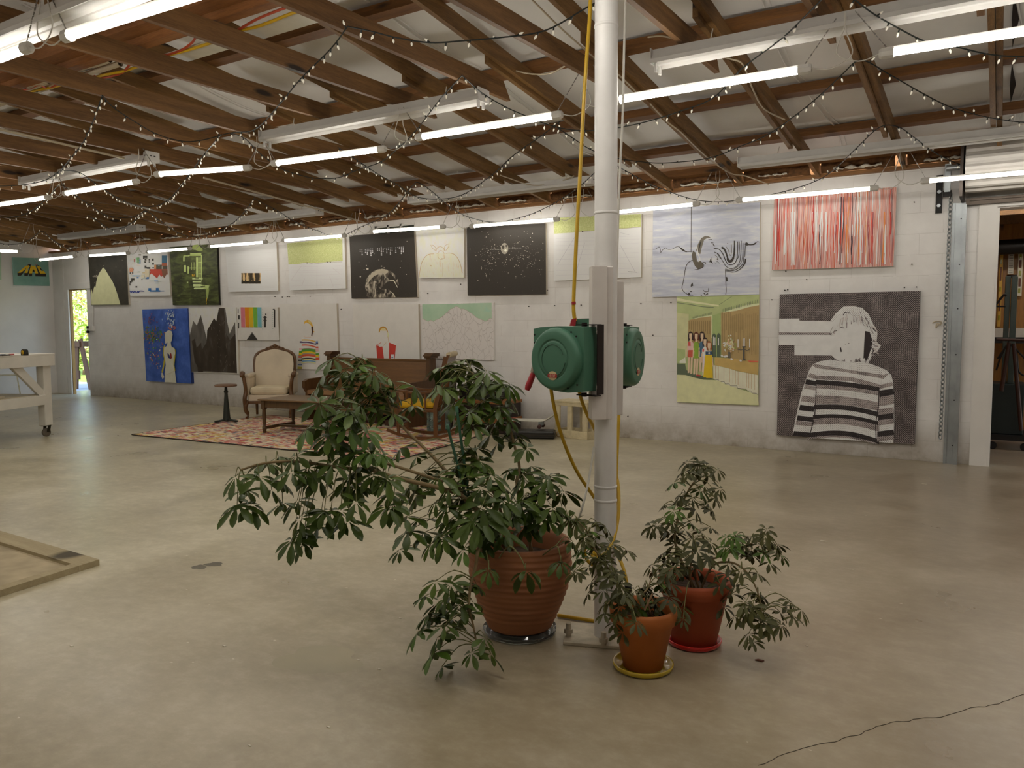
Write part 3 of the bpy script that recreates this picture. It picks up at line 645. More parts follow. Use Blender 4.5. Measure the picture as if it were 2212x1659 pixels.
# ------------------------------------------------------------------ outside the left door
GR = M('lawn', '7f9a3c', .9, var=.35, ns=14); PAV = M('yard_concrete', '9a9fa6', .8, var=.1)
w = MB(); w.bb((-60, WD+.2, -.12), (LX-.0, 60, -.06)); w.bb((LX, 12.7, -.12), (-3, 60, -.06)); o = w.build('ground_outside', GR); struct(o)
w = MB(); w.bb((-24, WD+.2, -.08), (-13, 10.9, -.02)); struct(w.build('path_outside', PAV))
LEAF_O = [M('yard_leaf_a', '8fae4a', .6, var=.5, ns=3), M('yard_leaf_b', 'b9c47a', .6, var=.4, ns=3), M('yard_leaf_c', 'c98f6a', .6, var=.4, ns=3)]
def bush(cx, cy, z0, rx, rz_, n, mi, label, seed, trunk=0):
    rnd = random.Random(seed); t = thing('garden_tree' if trunk else 'garden_shrub', label, 'tree' if trunk else 'shrub', (cx, cy, -.06), 'greenery seen through the exit doorway')
    w = MB()
    for i in range(n):
        a = rnd.uniform(0, 2*pi); q = rnd.random()**.5; h = rnd.uniform(-1, 1)
        c = V((cx+rx*q*cos(a)*(1-h*h*.4), cy+rx*q*sin(a)*(1-h*h*.4), z0+rz_*h)); s_ = rnd.uniform(.05, .12)
        d = V((rnd.uniform(-1, 1), rnd.uniform(-1, 1), rnd.uniform(-.6, .6))).normalized(); e = d.orthogonal().normalized()*s_*.45
        w.add([c-d*s_, c+e, c+d*s_, c-e], [(0, 1, 2, 3)], rnd.choice([0, 0, 0, 1]) if mi == 0 else rnd.choice([0, 1, 1, 2]))
    w.build('foliage', LEAF_O, t, recalc=False)
    w = MB(); w.tube([(cx, cy, -.08), (cx+.1, cy, z0*.6), (cx+.05, cy+.1, z0+rz_*.3)], [.09 if trunk else .04, .07 if trunk else .03, .02], 0, 8); w.build('trunk', M('bark', '6d5a44', .9, var=.3, ns=20), t)
def DG(px, Y): return WY(px, 790, Y).x
bush(DG(158, 13.5), 13.5, .9, 1.3, .8, 900, 1, 'pinkish leaved shrub left of the others beyond the sawhorse', 1)
bush(DG(180, 13.0), 13.0, .8, 1.1, .7, 900, 0, 'green shrub directly behind the sawhorse', 2)
bush(DG(150, 17), 17, 2.6, 2.0, 1.9, 1500, 0, 'leafy green tree at the left beyond the shrubs', 3, 1)
bush(DG(176, 18.5), 18.5, 2.9, 2.2, 2.3, 1700, 0, 'taller pale green tree centred in the doorway', 4, 1)
bush(DG(192, 16.2), 16.2, 2.2, 1.7, 1.8, 1300, 1, 'yellow green tree at the right of the doorway view', 5, 1)
bush(DG(168, 24), 24, 3.8, 4.5, 3.6, 2600, 0, 'broad distant tree closing the view', 6, 1)
SWD = wood('sawhorse_wood', '3a2413', '5f3f22', 'Z', .7)
YS = 9.55; P = lambda x, y, dy=0: WY(x, y, YS+dy)
t = thing('sawhorse', 'dark weathered wooden sawhorse just outside the exit doorway', 'sawhorse', (P(170, 850).x, YS, -.02))
zg = -.02
ap = P(172, 733); f1 = V((P(168, 846).x, YS, zg)); f2 = V((P(198, 840).x, YS+.15, zg))
for k, (u0, u1) in enumerate((((164, 737), (164, 845)), ((173, 733), (197, 838)))):
    for dy in (0, .75):
        a = P(*u0, 0); b = P(*u1, 0); b.z = zg; a.y += dy; b.y += dy; a.x = P(170, 735).x+(-.06 if k == 0 else .06); b.x = P(167, 840).x-.05 if k == 0 else P(197, 838).x
        w = MB(); w.bar(a, b, .035, .14, up=(1, 0, 0)); w.build('leg', SWD, t)
w = MB(); a = P(155, 739); w.bb((a.x-.1, YS-.05, a.z-.1), (P(176, 739).x, YS+.8, a.z+.02)); w.build('top_beam', SWD, t)
w = MB(); a = P(168, 810); w.bb((P(160, 810).x, YS-.02, a.z-.1), (P(172, 810).x, YS+.02, a.z+.1)); w.build('gusset', SWD, t)
# electrical box and conduit by the doorway
t = thing('wall_switch_box', 'painted electrical box with conduit at the end of the picture wall', 'electrical box', (-15.15, WD-.03, 1.5))
a = WY(190, 704, WD-.02); b = WY(203, 715, WD-.02)
w = MB(); w.bb((a.x, WD-.05, b.z), (b.x, WD, a.z)); w.build('box', WHITE, t, bev=.004)
w = MB(); w.tube([WY(201, 661, WD-.02), WY(201, 706, WD-.02)], .012, 0, 8); w.build('conduit', WHITE, t)
c2 = WY(190, 707, WD-.05)
for dz in (0, -.09): w = MB(); w.box(c2+V((dz*.1, 0, dz)), (.05, .05, .055)); w.build('plug', BLKM, t, bev=.01)
# screws left in the wall
SCR = M('screw_dark', '2c2724', .5, .5, var=0)
base_s = None
for k, (x, y) in enumerate(((1975, 437), (1970, 571), (1698, 586), (1743, 604), (1954, 621), (1980, 620), (1696, 627), (1702, 626), (1668, 648), (1450, 654), (1385, 656), (1040, 662), (1143, 662), (1199, 660), (925, 634), (996, 614), (880, 444), (595, 641), (611, 642), (622, 641), (626, 641), (671, 640), (738, 668), (1256, 659), (1357, 899), (1411, 724), (1183, 627))):
    p = WY(x, y, WD)
    if base_s is None:
        w = MB(); w.cyl((0, -.02, 0), (0, 0, 0), .006, 0, 8); base_s = o = w.build('screw', SCR)
    else: o = bpy.data.objects.new('screw', base_s.data); COL.objects.link(o)
    o.location = p; tag(o, 'dark screw left in the white block wall between the canvases', 'screw', 'screws in the block wall')
t = thing('wall_cleat', 'crumpled pale wire loop hooked on the wall beside the chain', 'hook', WY(2024, 700, WD-.02))
w = MB(); q = [WY(x, y, WD-.03) for x, y in ((2014, 698), (2020, 695), (2030, 694), (2034, 698), (2026, 703), (2022, 708), (2024, 699), (2033, 702))]; w.tube(smooth(q, 4), .006, 0, 5); w.build('loop', CND, t)
# ------------------------------------------------------------------ canvases on the walls
CVW = M('canvas_white', 'e9e6e1', .7, var=.03, ns=6); CVE = M('canvas_edge', 'cfc6b6', .8, var=.05)
def GA(c, g=1.38):
    c = srgb(c) if not (isinstance(c, tuple) and len(c) == 4) else c
    return tuple(min(.84, v*g) for v in c[:3])+(1,)
def pc(h, rough=.6, var=.07, ns=10):
    k = 'paint_'+h+('%.2f' % var)
    if k in MATS: return MATS[k]
    m, nt, b = _new(k); n = noise(nt, coords(nt), ns, 3); c = GA(h)
    nt.links.new(ramp(nt, n, [(.3, tuple(v*(1-var) for v in c[:3])+(1,)), (.7, tuple(min(.86, v*(1+var)) for v in c[:3])+(1,))]), b.inputs['Base Color'])
    b.inputs['Roughness'].default_value = rough; MATS[k] = m; return m
class Art:
    """one canvas: quad in survey pixels, shapes listed in the coordinates of a detail view (x0, y0, scale)"""
    def __init__(s, name, label, quad, face, edge=None, t=.04, crop=(0, 0, 1), wall='back', group=None):
        s.t = t; s.crop = crop; s.wall = wall; s.mats = [face, edge or CVE]; s.mb = MB(); s.layer = 0; s.name = name; s.label = label; s.group = group
        s.q = [s.P(x, y, raw=True) for x, y in quad]     # TL TR BR BL
        d = V((0, t-.002, 0)) if wall == 'back' else V((-t+.002, 0, 0))
        s.mb.prism(s.q, d, 0, 1)
    def P(s, x, y, off=0, raw=False):
        if not raw: x, y = s.crop[0]+x/s.crop[2], s.crop[1]+y/s.crop[2]
        return WY(x, y, WD-s.t-off) if s.wall == 'back' else WX(x, y, LX+s.t+off)
    def mi(s, m):
        if isinstance(m, str): m = pc(m)
        if m not in s.mats: s.mats.append(m)
        return s.mats.index(m)
    def poly(s, m, pts, off=None):
        s.layer += 1; o = .0012+.0002*s.layer
        s.mb.add([s.P(x, y, o) for x, y in pts], [tuple(range(len(pts)))], s.mi(m))
    def rect(s, m, x0, y0, x1, y1, off=None): s.poly(m, [(x0, y0), (x1, y0), (x1, y1), (x0, y1)], off)
    def line(s, m, pts, w, off=None, sm=0):
        s.layer += .25; off = .0012+.0002*s.layer
        if sm:
            q = smooth([(x, y, 0) for x, y in pts], sm); pts = [(p.x, p.y) for p in q]
        ws = w if isinstance(w, (list, tuple)) else [w]*len(pts); L = []; R = []
        if len(ws) != len(pts): ws = [ws[min(len(ws)-1, int(i*len(ws)/len(pts)))] for i in range(len(pts))]
        for i, (x, y) in enumerate(pts):
            a = pts[max(0, i-1)]; b = pts[min(len(pts)-1, i+1)]; dx, dy = b[0]-a[0], b[1]-a[1]; l = math.hypot(dx, dy) or 1
            L.append((x-dy/l*ws[i]/2, y+dx/l*ws[i]/2)); R.append((x+dy/l*ws[i]/2, y-dx/l*ws[i]/2))
        mi = s.mi(m)
        for i in range(len(pts)-1):
            s.mb.add([s.P(*p, off) for p in (L[i], L[i+1], R[i+1], R[i])], [(0, 1, 2, 3)], mi)
    def disc(s, m, cx, cy, rx, ry=None, off=None, n=12):
        s.layer += .25; off = .0012+.0002*s.layer
        ry = ry or rx; s.mb.add([s.P(cx+rx*cos(2*pi*k/n), cy+ry*sin(2*pi*k/n), off) for k in range(n)], [tuple(range(n))], s.mi(m))
    def done(s):
        o = s.mb.build(s.name, s.mats, recalc=False); return tag(o, s.label, 'painting', s.group)
def nmat(name, stops, scale, ns, det=5, rough=.6, const=False, rr=.6, dist=0):
    if name in MATS: return MATS[name]
    m, nt, b = _new(name); n = noise(nt, coords(nt, scale), ns, det, rr, dist); stops = [(q, GA(c)) for q, c in stops]
    nt.links.new(ramp(nt, n, stops, const), b.inputs['Base Color']); b.inputs['Roughness'].default_value = rough; MATS[name] = m; return m
# 1 cream peak
C2 = (180, 520, 7.373)
a = Art('painting', 'canvas of a cream peak on near-black beside the exit doorway', [(190, 549), (273, 545), (277.9, 658.3), (197, 659.4)], nmat('black_paint', [(.3, '28251d'), (.75, '3a362b')], (1, 1, 1), 6), crop=C2)
a.poly('dccfa0', [(315, 425), (350, 460), (400, 545), (460, 640), (505, 740), (545, 860), (590, 1015), (130, 1020), (120, 880), (118, 830), (135, 770), (150, 855), (165, 760), (182, 720), (195, 740), (205, 660), (232, 560), (262, 500)])
a.line('b9b3a0', [(150, 575), (158, 560), (160, 580)], 5); a.line('b9b3a0', [(172, 578), (174, 555), (188, 558), (192, 578)], 6); a.line('b9b3a0', [(205, 545), (205, 580), (222, 585), (228, 560), (208, 556)], 6)
for x, y in ((215, 478), (180, 665), (320, 395), (520, 420), (620, 310), (580, 480)): a.disc('8d8878', x, y, 6, 4)
a.done()
# 2 collage
CPP = nmat('collage_ground', [(.3, 'd9d4c8'), (.6, 'e6e2da'), (.8, 'cfc8b8')], (1, 1, 1), 9)
a = Art('painting', 'pale collage canvas with pixel blocks, red patch and blue strip', [(273.6, 547), (361.7, 545), (368.5, 638.7), (281, 639.4)], CPP, crop=C2)
K, BL_, RD_ = '35332d', '2f66a3', 'b8402e'
for r in ((1250, 235, 1335, 365), ): a.rect('3a6884', *r)
for r in ((1130, 383, 1250, 452), (1260, 395, 1340, 455)): a.rect('4c4a3a', *r)
a.rect('a8583a', 1250, 355, 1335, 398); a.rect('c98a5a', 1130, 385, 1160, 450); a.rect('7d8a96', 1190, 390, 1215, 400)
a.poly(RD_, [(1055, 452), (1340, 452), (1345, 540), (1325, 535), (1290, 598), (1262, 560), (1240, 575), (1210, 535), (1175, 600), (1130, 560), (1085, 520), (1058, 545)])
a.poly('7a5038', [(1245, 455), (1340, 455), (1343, 535), (1325, 535), (1290, 598), (1262, 560)])
for r in ((975, 395, 1005, 445), (985, 420, 1065, 448), (950, 240, 1020, 290), (1040, 290, 1058, 315), (1092, 285, 1120, 318), (1040, 330, 1060, 348), (970, 320, 1000, 350), (1095, 355, 1125, 382), (1100, 422, 1125, 440), (975, 285, 1005, 315), (738, 505, 755, 525), (775, 505, 795, 522), (760, 600, 815, 632), (738, 640, 765, 670), (735, 670, 750, 712), (760, 625, 785, 655), (832, 722, 858, 746), (925, 612, 940, 628)): a.rect(K, *r)
for r in ((1035, 755, 1080, 800), (1155, 752, 1200, 800), (1060, 790, 1225, 812), (1225, 795, 1290, 806), (1010, 580, 1042, 606), (980, 598, 1010, 606)): a.rect(BL_, *r)
a.line('23358a', [(740, 795), (760, 825), (780, 800), (800, 828), (815, 800), (850, 830), (870, 800), (880, 825), (900, 800), (970, 805)], 12, sm=3)
for r, c in (((725, 450, 800, 470), 'd87a5a'), ((735, 430, 790, 500), 'dd8a6a'), ((980, 455, 1050, 575), 'e3bfa4'), ((840, 270, 890, 345), '7fae7a'), ((865, 260, 880, 365), '4b7a4a'), ((890, 290, 910, 365), '6a90b0'), ((805, 290, 818, 340), 'a85a4a'), ((780, 545, 900, 570), 'a9bccb'), ((850, 575, 880, 600), '7d9fc9'), ((1130, 630, 1190, 650), '8fa9c6'), ((1050, 635, 1130, 645), 'a9b4ae'), ((1190, 640, 1240, 650), 'a9b4ae'), ((1140, 665, 1200, 680), 'b7c6d6'), ((940, 500, 980, 520), 'd9b98a'), ((920, 540, 970, 590), 'e0c4ae'), ((880, 215, 920, 235), '8a837a')): a.rect(c, *r)
for k in range(40):
    x, y = random.uniform(700, 1040), random.uniform(240, 640); a.rect(random.choice(['c3beb0', 'b9c3c6', 'd8b7a4', 'b8c2b0']), x, y, x+random.uniform(15, 60), y+random.uniform(3, 7), .003)
a.done()
# 3 dark green house at night
GN = nmat('green_night', [(.25, '23240f'), (.45, '34381a'), (.6, '4d5528'), (.8, '6d7a3c')], (1.2, 1, 3.5), 3.0, 6, dist=.6)
a = Art('painting', 'dark olive canvas of a lit porch at night with a yellow drip', [(365.8, 533.6), (468.2, 526.8), (473, 658.6), (373.3, 659)], GN, M('canvas_dark_edge', '1c1a12', .8), crop=C2)
lg = 'a9b872'; lg2 = '8f9d58'
a.poly(lg2, [(1715, 130), (1750, 70), (1820, 60), (1900, 130), (1900, 160), (1840, 165), (1790, 150)]); a.rect(lg, 1700, 195, 1880, 222); a.rect(lg2, 1670, 225, 1880, 245)
for r in ((1795, 265, 1830, 580), (1850, 265, 1868, 590), (1875, 230, 1892, 640), (1832, 340, 1875, 352), (1832, 430, 1875, 442), (1832, 520, 1875, 532), (1590, 250, 1612, 330), (1600, 390, 1635, 495), (1660, 410, 1685, 530), (1690, 430, 1800, 440), (1720, 345, 1727, 470), (1760, 340, 1766, 470), (1595, 235, 1690, 250)): a.rect(lg, *r)
for r in ((1735, 590, 1900, 615), (1740, 640, 1880, 665), (1750, 690, 1895, 730), (1760, 745, 1930, 772)): a.rect('b9c68c', *r)
a.poly(lg, [(1890, 700), (2010, 712), (1990, 770), (1920, 775)]); a.poly(lg2, [(1950, 760), (2005, 760), (1990, 900), (1968, 940), (1955, 860)])
a.line('c9a424', [(1962, 910), (1960, 1015)], 12)
a.line('e0a41e', [(1735, 530), (1735, 565), (1765, 565), (1765, 530)], 9); a.line('e0a41e', [(1735, 548), (1765, 548)], 6)
a.disc('b9c68c', 1660, 662, 12, 8)
for k in range(40): x, y = random.uniform(1420, 2080), random.uniform(480, 990); a.line(random.choice(['4d5528', '5a6330', '3a3e1c', '2a2c12']), [(x, y), (x+random.uniform(40, 110), y+random.uniform(-8, 8))], random.uniform(5, 12))
a.done()
# 4 white with tiny forest
WH2 = nmat('scumbled_white', [(.3, 'dcd8d8'), (.55, 'e9e6e4'), (.75, 'dfe3e6')], (1, 1, 5), 5)
C4 = (460, 500, 7.373)
a = Art('painting', 'large white canvas with a tiny forest print low in its middle', [(486, 530), (597, 523), (601, 628), (494, 631)], WH2, crop=C4)
FOR = nmat('forest_print', [(.0, '2c2418'), (.5, '3a3020'), (.54, 'c9a878'), (.7, 'dcbf94')], (9, 1, 1.6), 2.2, 4, const=False)
a.rect(FOR, 452, 662, 760, 832); a.rect('2a2216', 462, 790, 758, 830)
for y in (300, 345, 380, 440, 465, 500, 520, 545, 570, 600, 632, 880, 905, 250): a.line('c5c2c0', [(240, y+15), (600, y), (980, y-10)], 2)
a.done()
# 5 pale green top
GRT = nmat('speckled_green', [(.3, 'a9b071'), (.55, 'bcc284'), (.75, 'd2d6a6')], (1, 1, 1), 60)
a = Art('painting', 'canvas with speckled pale green top half, nearest the vent window', [(620.7, 522), (744, 513), (747, 623.4), (626, 627.5)], WH2, crop=C4)
a.poly(GRT, [(1180, 190), (2060, 95), (2065, 470), (1900, 478), (1830, 488), (1700, 495), (1640, 505), (1500, 500), (1440, 500), (1380, 515), (1205, 525)])
a.line('9a8f86', [(1440, 500), (1480, 495), (1510, 520), (1560, 515), (1600, 500), (1680, 510), (1750, 500), (1800, 488), (1850, 485), (1940, 488), (2060, 485)], 5)
for p in ((1500, 498), (1825, 488), (1872, 488)): a.disc('4a3a3a', p[0], p[1], 10, 7)
for q in (((1240, 785), (1410, 550)), ((1415, 865), (1460, 750)), ((1915, 875), (1860, 720)), ((2020, 675), (1900, 580)), ((1655, 900), (1660, 540))): a.line('b9aeb2', q, 3)
for y in (560, 620, 700, 770, 860, 650): a.line('c3bcc0', [(1240, y+10), (1640, y), (2060, y-18)], 2.5)
a.done()
# 6 earth
C5 = (740, 480, 8.193)
BKS = nmat('scratched_black', [(.0, '2d2822'), (.66, '332e28'), (.70, '5d564c'), (.78, '8f887c')], (1, 1, 1), 55, 6, rr=.7)
a = Art('painting', 'black canvas with dotted glyphs above a half risen planet', [(754.6, 509), (894.4, 500), (901.7, 641.7), (759.5, 644.8)], BKS, crop=C5)
EAR = nmat('planet_cloud', [(.42, '2b251e'), (.50, '6a6256'), (.62, 'bdb5a4'), (.75, '7d7568')], (1.6, 1, 1), 7, 7, dist=1.4)
cx, cy, R = 700, 1130, 305
pts = []
for k in range(33):
    an = RAD(205-230*k/32+0); x, y = cx+R*cos(an)*.98, cy-R*sin(an); pts.append((x, min(y, 1338)))
pts = [p for p in pts if p[1] < 1338]; pts = [(415, 1336)]+pts+[(930, 1330)]
a.poly(EAR, pts)
a.poly('b3ab98', [(470, 960), (520, 900), (600, 850), (700, 825), (780, 840), (820, 880), (735, 930), (680, 880), (640, 920), (560, 950), (500, 1010), (450, 1080)])
a.poly('332d25', [(820, 890), (900, 960), (960, 1060), (1000, 1200), (960, 1330), (930, 1330), (870, 1230), (800, 1180), (700, 1180), (690, 1280), (640, 1230), (720, 1120), (780, 1060), (860, 1040), (790, 980)])
a.line('cfc7b4', [(865, 1240), (910, 1280), (930, 1328)], 12); a.line('cfc7b4', [(830, 1040), (900, 1030), (950, 1110), (975, 1160)], [14, 20, 12, 6], sm=3)
glyph = [(312, 490, 2), (345, 490, 4), (403, 483, 3), (436, 480, 4), (466, 480, 2), (500, 475, 5), (530, 475, 3), (590, 478, 1), (622, 468, 2), (653, 468, 2), (685, 440, 6), (718, 462, 3), (748, 462, 1), (780, 458, 4), (810, 455, 2), (845, 452, 5), (876, 450, 3), (940, 450, 4), (972, 448, 1), (1003, 442, 2), (1038, 440, 5), (1072, 438, 4)]
for x, y, n in glyph:
    for k in range(n): a.disc('e2ddcf', x+k*.8, y+k*28, 7+k*1.4, 7+k*1.4)
for x, y, r in ((440, 828, 22), (315, 965, 14), (420, 765, 10), (382, 842, 9), (690, 778, 14), (1040, 685, 9), (1022, 803, 8), (1128, 925, 9), (735, 800, 8), (1140, 338, 7), (560, 560, 6), (640, 668, 7), (210, 1145, 6), (290, 705, 6)): a.disc('c9c2b2', x, y, r, r*.6)
a.done()
# 7 eared figure line drawing
a = Art('painting', 'cream canvas with an outlined long eared cloaked figure', [(897.5, 494), (1002.4, 491.6), (1001.8, 600), (904.8, 600.8)], nmat('cream_wash', [(.3, 'd6cdb8'), (.6, 'e4ddcd'), (.8, 'cfc4aa')], (1.5, 1, 1), 7), crop=C5)
OC = 'b59a72'
a.poly(nmat('ochre_wash', [(.3, 'd9ccb0'), (.55, 'e0d6c0'), (.75, 'c9b48e')], (3, 1, 1), 8), [(1355, 975), (1370, 850), (1400, 720), (1450, 630), (1520, 570), (1620, 560), (1680, 540), (1800, 540), (1880, 545), (1960, 565), (2030, 620), (2075, 710), (2105, 810), (2125, 970)])
a.line(OC, [(1355, 975), (1370, 850), (1400, 720), (1450, 630), (1520, 570), (1620, 560)], 9, sm=3); a.line(OC, [(1830, 550), (1900, 545), (1985, 575), (2045, 650), (2090, 760), (2120, 900)], 9, sm=3)
for ear in ([(1640, 500), (1590, 460), (1560, 400), (1600, 405), (1640, 440), (1655, 480)], [(1800, 470), (1815, 410), (1880, 382), (1880, 430), (1840, 490), (1815, 510)]): a.line(OC, ear+[ear[0]], 7)
a.line(OC, [(1650, 510), (1680, 450), (1740, 432), (1790, 470), (1800, 510)], 7, sm=3); a.line(OC, [(1660, 500), (1650, 540), (1690, 550), (1720, 500), (1780, 520), (1800, 560)], 6, sm=3)
a.line(OC, [(1690, 560), (1690, 620), (1740, 660), (1800, 640), (1810, 590)], 6, sm=3); a.line(OC, [(1770, 720), (1775, 960)], 4); a.line(OC, [(1560, 760), (1570, 780)], 14); a.line(OC, [(1750, 640), (1790, 650)], 8)
a.done()
# 8 starry black
C8 = (880, 440, 2.9625)
a = Art('painting', 'wide black canvas with a small satellite disc and speckled stars', [(1008, 490.6), (1178.7, 482), (1179.7, 635.8), (1010, 638.5)], BKS, crop=C8)
a.disc('8f897c', 622, 287, 24, 36, n=20); a.disc('3a352e', 612, 278, 9, 12, .0045); a.disc('cfc9bb', 628, 300, 8, 8, .005); a.disc('4a443c', 634, 270, 6, 9, .005)
for x in range(530, 600, 10): a.rect('d5cfc0', x, 291, x+7, 294, .0045)
for x in range(650, 728, 10): a.rect('d5cfc0', x, 282, x+7, 285, .0045)
rnd = random.Random(5)
for k in range(300):
    x = rnd.choice([rnd.gauss(520, 30), rnd.gauss(750, 60), rnd.uniform(395, 870)]); y = rnd.gauss(340, 70)
    if 395 < x < 872 and 165 < y < 575: r = rnd.choice([1, 1.2, 1.8, 3]); a.disc('bdb7a8', x, y, r, r*.8, n=5)
a.done()
# 9 larger green top
a = Art('painting', 'larger canvas with pale green band on top, half hidden by the pole', [(1195.6, 470), (1386, 462), (1384.6, 598.6), (1197, 607)], WH2, crop=C8)
a.poly(GRT, [(936, 92), (1497, 66), (1495, 150), (1440, 152), (1400, 158), (1360, 160), (1330, 165), (1200, 172), (1120, 178), (1060, 185), (938, 192)])
a.line('9a8f86', [(1060, 182), (1120, 178), (1200, 172), (1330, 160), (1400, 158), (1450, 152), (1495, 150)], 2.5)
for q in (((965, 385), (1070, 215)), ((1085, 420), (1135, 250)), ((1460, 440), (1360, 260)), ((1420, 200), (1360, 185))): a.line('a9a6ae', q, 1.6)
for y in (215, 235, 260, 290, 320, 350, 385, 420, 450): a.line('bcb9c0', [(950, y+8), (1200, y+3), (1480, y-8)], 1.1)
a.disc('3a2a2a', 1121, 177, 5, 4); a.line('7d7a80', [(1410, 435), (1470, 438)], 3)
a.done()
# 10 grey blue brush canvas with upside-down striped figure
D1 = (1390, 430, 7.215)
BLU = nmat('grey_blue_strokes', [(.28, '9fa3b3'), (.5, 'b3b7c5'), (.72, 'cbcdd6')], (1.1, 1, 7), 3.0, 6, dist=.3)
a = Art('painting', 'large grey-blue brushed canvas with a black ink figure and zebra stripes', [(1410.8, 451), (1642, 437), (1640, 635.8), (1408.7, 642)], BLU, crop=D1)
I = '37322f'
a.line(I, [(745, 70), (745, 300), (742, 830)], 9)
a.line(I, [(145, 785), (190, 780), (245, 745), (265, 800), (268, 835), (300, 790), (350, 760), (380, 785), (450, 780), (510, 745), (555, 742)], 7, sm=4)
a.line(I, [(555, 742), (590, 775), (650, 815), (700, 820), (790, 808)], [10, 26, 18, 8, 8], sm=3)
G = '6d675c'
a.poly(G, [(820, 800), (850, 700), (900, 610), (960, 575), (1020, 582), (1055, 612), (1000, 605), (945, 635), (925, 700), (905, 770), (885, 860), (850, 830)])
a.poly('5a544a', [(770, 810), (810, 830), (825, 900), (835, 980), (880, 960), (930, 1000), (925, 1060), (880, 1085), (845, 1090), (800, 1040), (770, 970), (750, 880)])
a.poly(I, [(870, 700), (900, 640), (890, 720), (855, 830), (862, 760)]); a.line('d9dbe0', [(835, 740), (850, 850), (880, 930), (860, 980)], 14, sm=3)
a.line(I, [(795, 1105), (845, 1095), (915, 1070), (940, 1030), (920, 990), (970, 990), (965, 1010)], 9, sm=3)
a.line(I, [(765, 950), (700, 990), (660, 1060), (640, 1170), (620, 1290), (600, 1380), (625, 1440), (690, 1485), (775, 1497)], 9, sm=4)
a.poly(I, [(765, 1300), (775, 1350), (735, 1370), (740, 1330)]); a.poly(I, [(690, 1480), (710, 1455), (740, 1500), (700, 1505)]); a.disc(I, 740, 1438, 16, 9); a.line(I, [(930, 1420), (960, 1445), (1010, 1440), (1018, 1385)], 10); a.line(I, [(940, 1465), (965, 1495), (1005, 1470), (1000, 1495)], 14); a.line(I, [(890, 1495), (910, 1502)], 10)
a.line(I, [(1275, 1110), (1280, 1230), (1285, 1340), (1290, 1420), (1280, 1490)], 8, sm=3); a.poly(I, [(1283, 1210), (1308, 1220), (1312, 1280), (1290, 1285)])
a.line(I, [(1010, 635), (1070, 632)], 10); a.line(I, [(1050, 680), (1090, 684)], 9); a.line(I, [(1085, 705), (1110, 735)], 14); a.disc(I, 1312, 692, 7, 7)
cen = [([(1095, 770), (1180, 785), (1240, 860), (1275, 950), (1330, 1020), (1420, 1000), (1460, 900), (1465, 660)], 12),
 ([(1100, 825), (1170, 860), (1230, 960), (1290, 1050), (1370, 1085), (1460, 1040), (1510, 930), (1525, 650)], 9),
 ([(1270, 1100), (1350, 1120), (1450, 1095), (1540, 1020), (1565, 900), (1568, 680)], 11),
 ([(1275, 1085), (1350, 1105), (1440, 1075), (1520, 990), (1545, 880), (1548, 690)], 7),
 ([(1280, 1120), (1390, 1140), (1500, 1095), (1575, 1010), (1592, 930)], [6, 8, 12, 22, 22]),
 ([(1215, 750), (1265, 790), (1300, 880), (1320, 950), (1350, 970), (1390, 940), (1415, 830), (1418, 650)], [30, 26, 24, 40, 44, 34, 26, 18]),
 ([(1290, 745), (1325, 800), (1340, 860), (1358, 880), (1372, 830), (1370, 710)], 8),
 ([(1150, 850), (1200, 930)], 7), ([(1110, 870), (1160, 915), (1130, 940)], 8), ([(1490, 660), (1488, 870), (1445, 960)], [16, 10, 8])]
for q, w_ in cen: a.line(I if w_ != 8 else G, q, w_, sm=4)
a.line(I, [(1590, 690), (1640, 710), (1720, 705), (1770, 665), (1808, 670)], [44, 18, 24, 10, 8], sm=3); a.line(I, [(1592, 680), (1580, 900)], 8)
a.poly(I, [(1025, 985), (1055, 900), (1060, 960), (1085, 1010), (1045, 985)]); a.line(I, [(1100, 990), (1130, 1000), (1140, 965), (1185, 1000)], 7); a.disc(I, 1155, 940, 9, 9)
a.done()
# 11 red drip stripes
D5 = (1650, 390, 7.373)
def stripes():
    m, nt, b = _new('red_drips'); v = coords(nt, (22, 1, .30)); n = noise(nt, v, 2.2, 2, .6, .2)
    v2 = coords(nt, (18, 1, .8)); n2 = noise(nt, v2, 3, 2, .6)
    c = ramp(nt, n, [(.0, '6a2430'), (.33, 'b5352c'), (.38, 'e4ddd6'), (.41, 'c9432c'), (.46, 'dda091'), (.485, 'e6e0da'), (.505, 'cf4a33'), (.55, 'd9743c'), (.575, 'e8e2dc'), (.60, 'b8352f'), (.66, '3c2630'), (.69, 'dcc8b8')])
    c = mixc(nt, .28, c, ramp(nt, n2, [(.35, 'b8301f'), (.5, 'e2d8d0'), (.62, 'cf5f3f'), (.7, '5a2a2a')]))
    nt.links.new(c, b.inputs['Base Color']); b.inputs['Roughness'].default_value = .35; bump(nt, b, n, .6, .006); return m
a = Art('painting', 'white canvas covered in vertical red and orange drips', [(1672.5, 421), (1936.9, 404), (1930, 575), (1667.6, 583.3)], stripes(), CVW, crop=D5, t=.05)
rnd = random.Random(11)
for k in range(80):
    x = rnd.uniform(170, 2040); q = []; y = rnd.choice([130, 260, 500, 700]); y = max(y, 310-x*.085); y1 = rnd.choice([900, 1200, 1360, 1370]); x0 = x
    while y < y1: q.append((x0, y)); y += 90; x0 += rnd.uniform(-8, 5)
    a.line(rnd.choice(['b02a22', 'c8432a', 'e8e2dc', 'e8e2dc', 'e8e2dc', 'e8e2dc', '8e2f3a', 'd07a3a', 'ddb5a8', '3c2c38']), q, rnd.uniform(5, 20))
a.done()
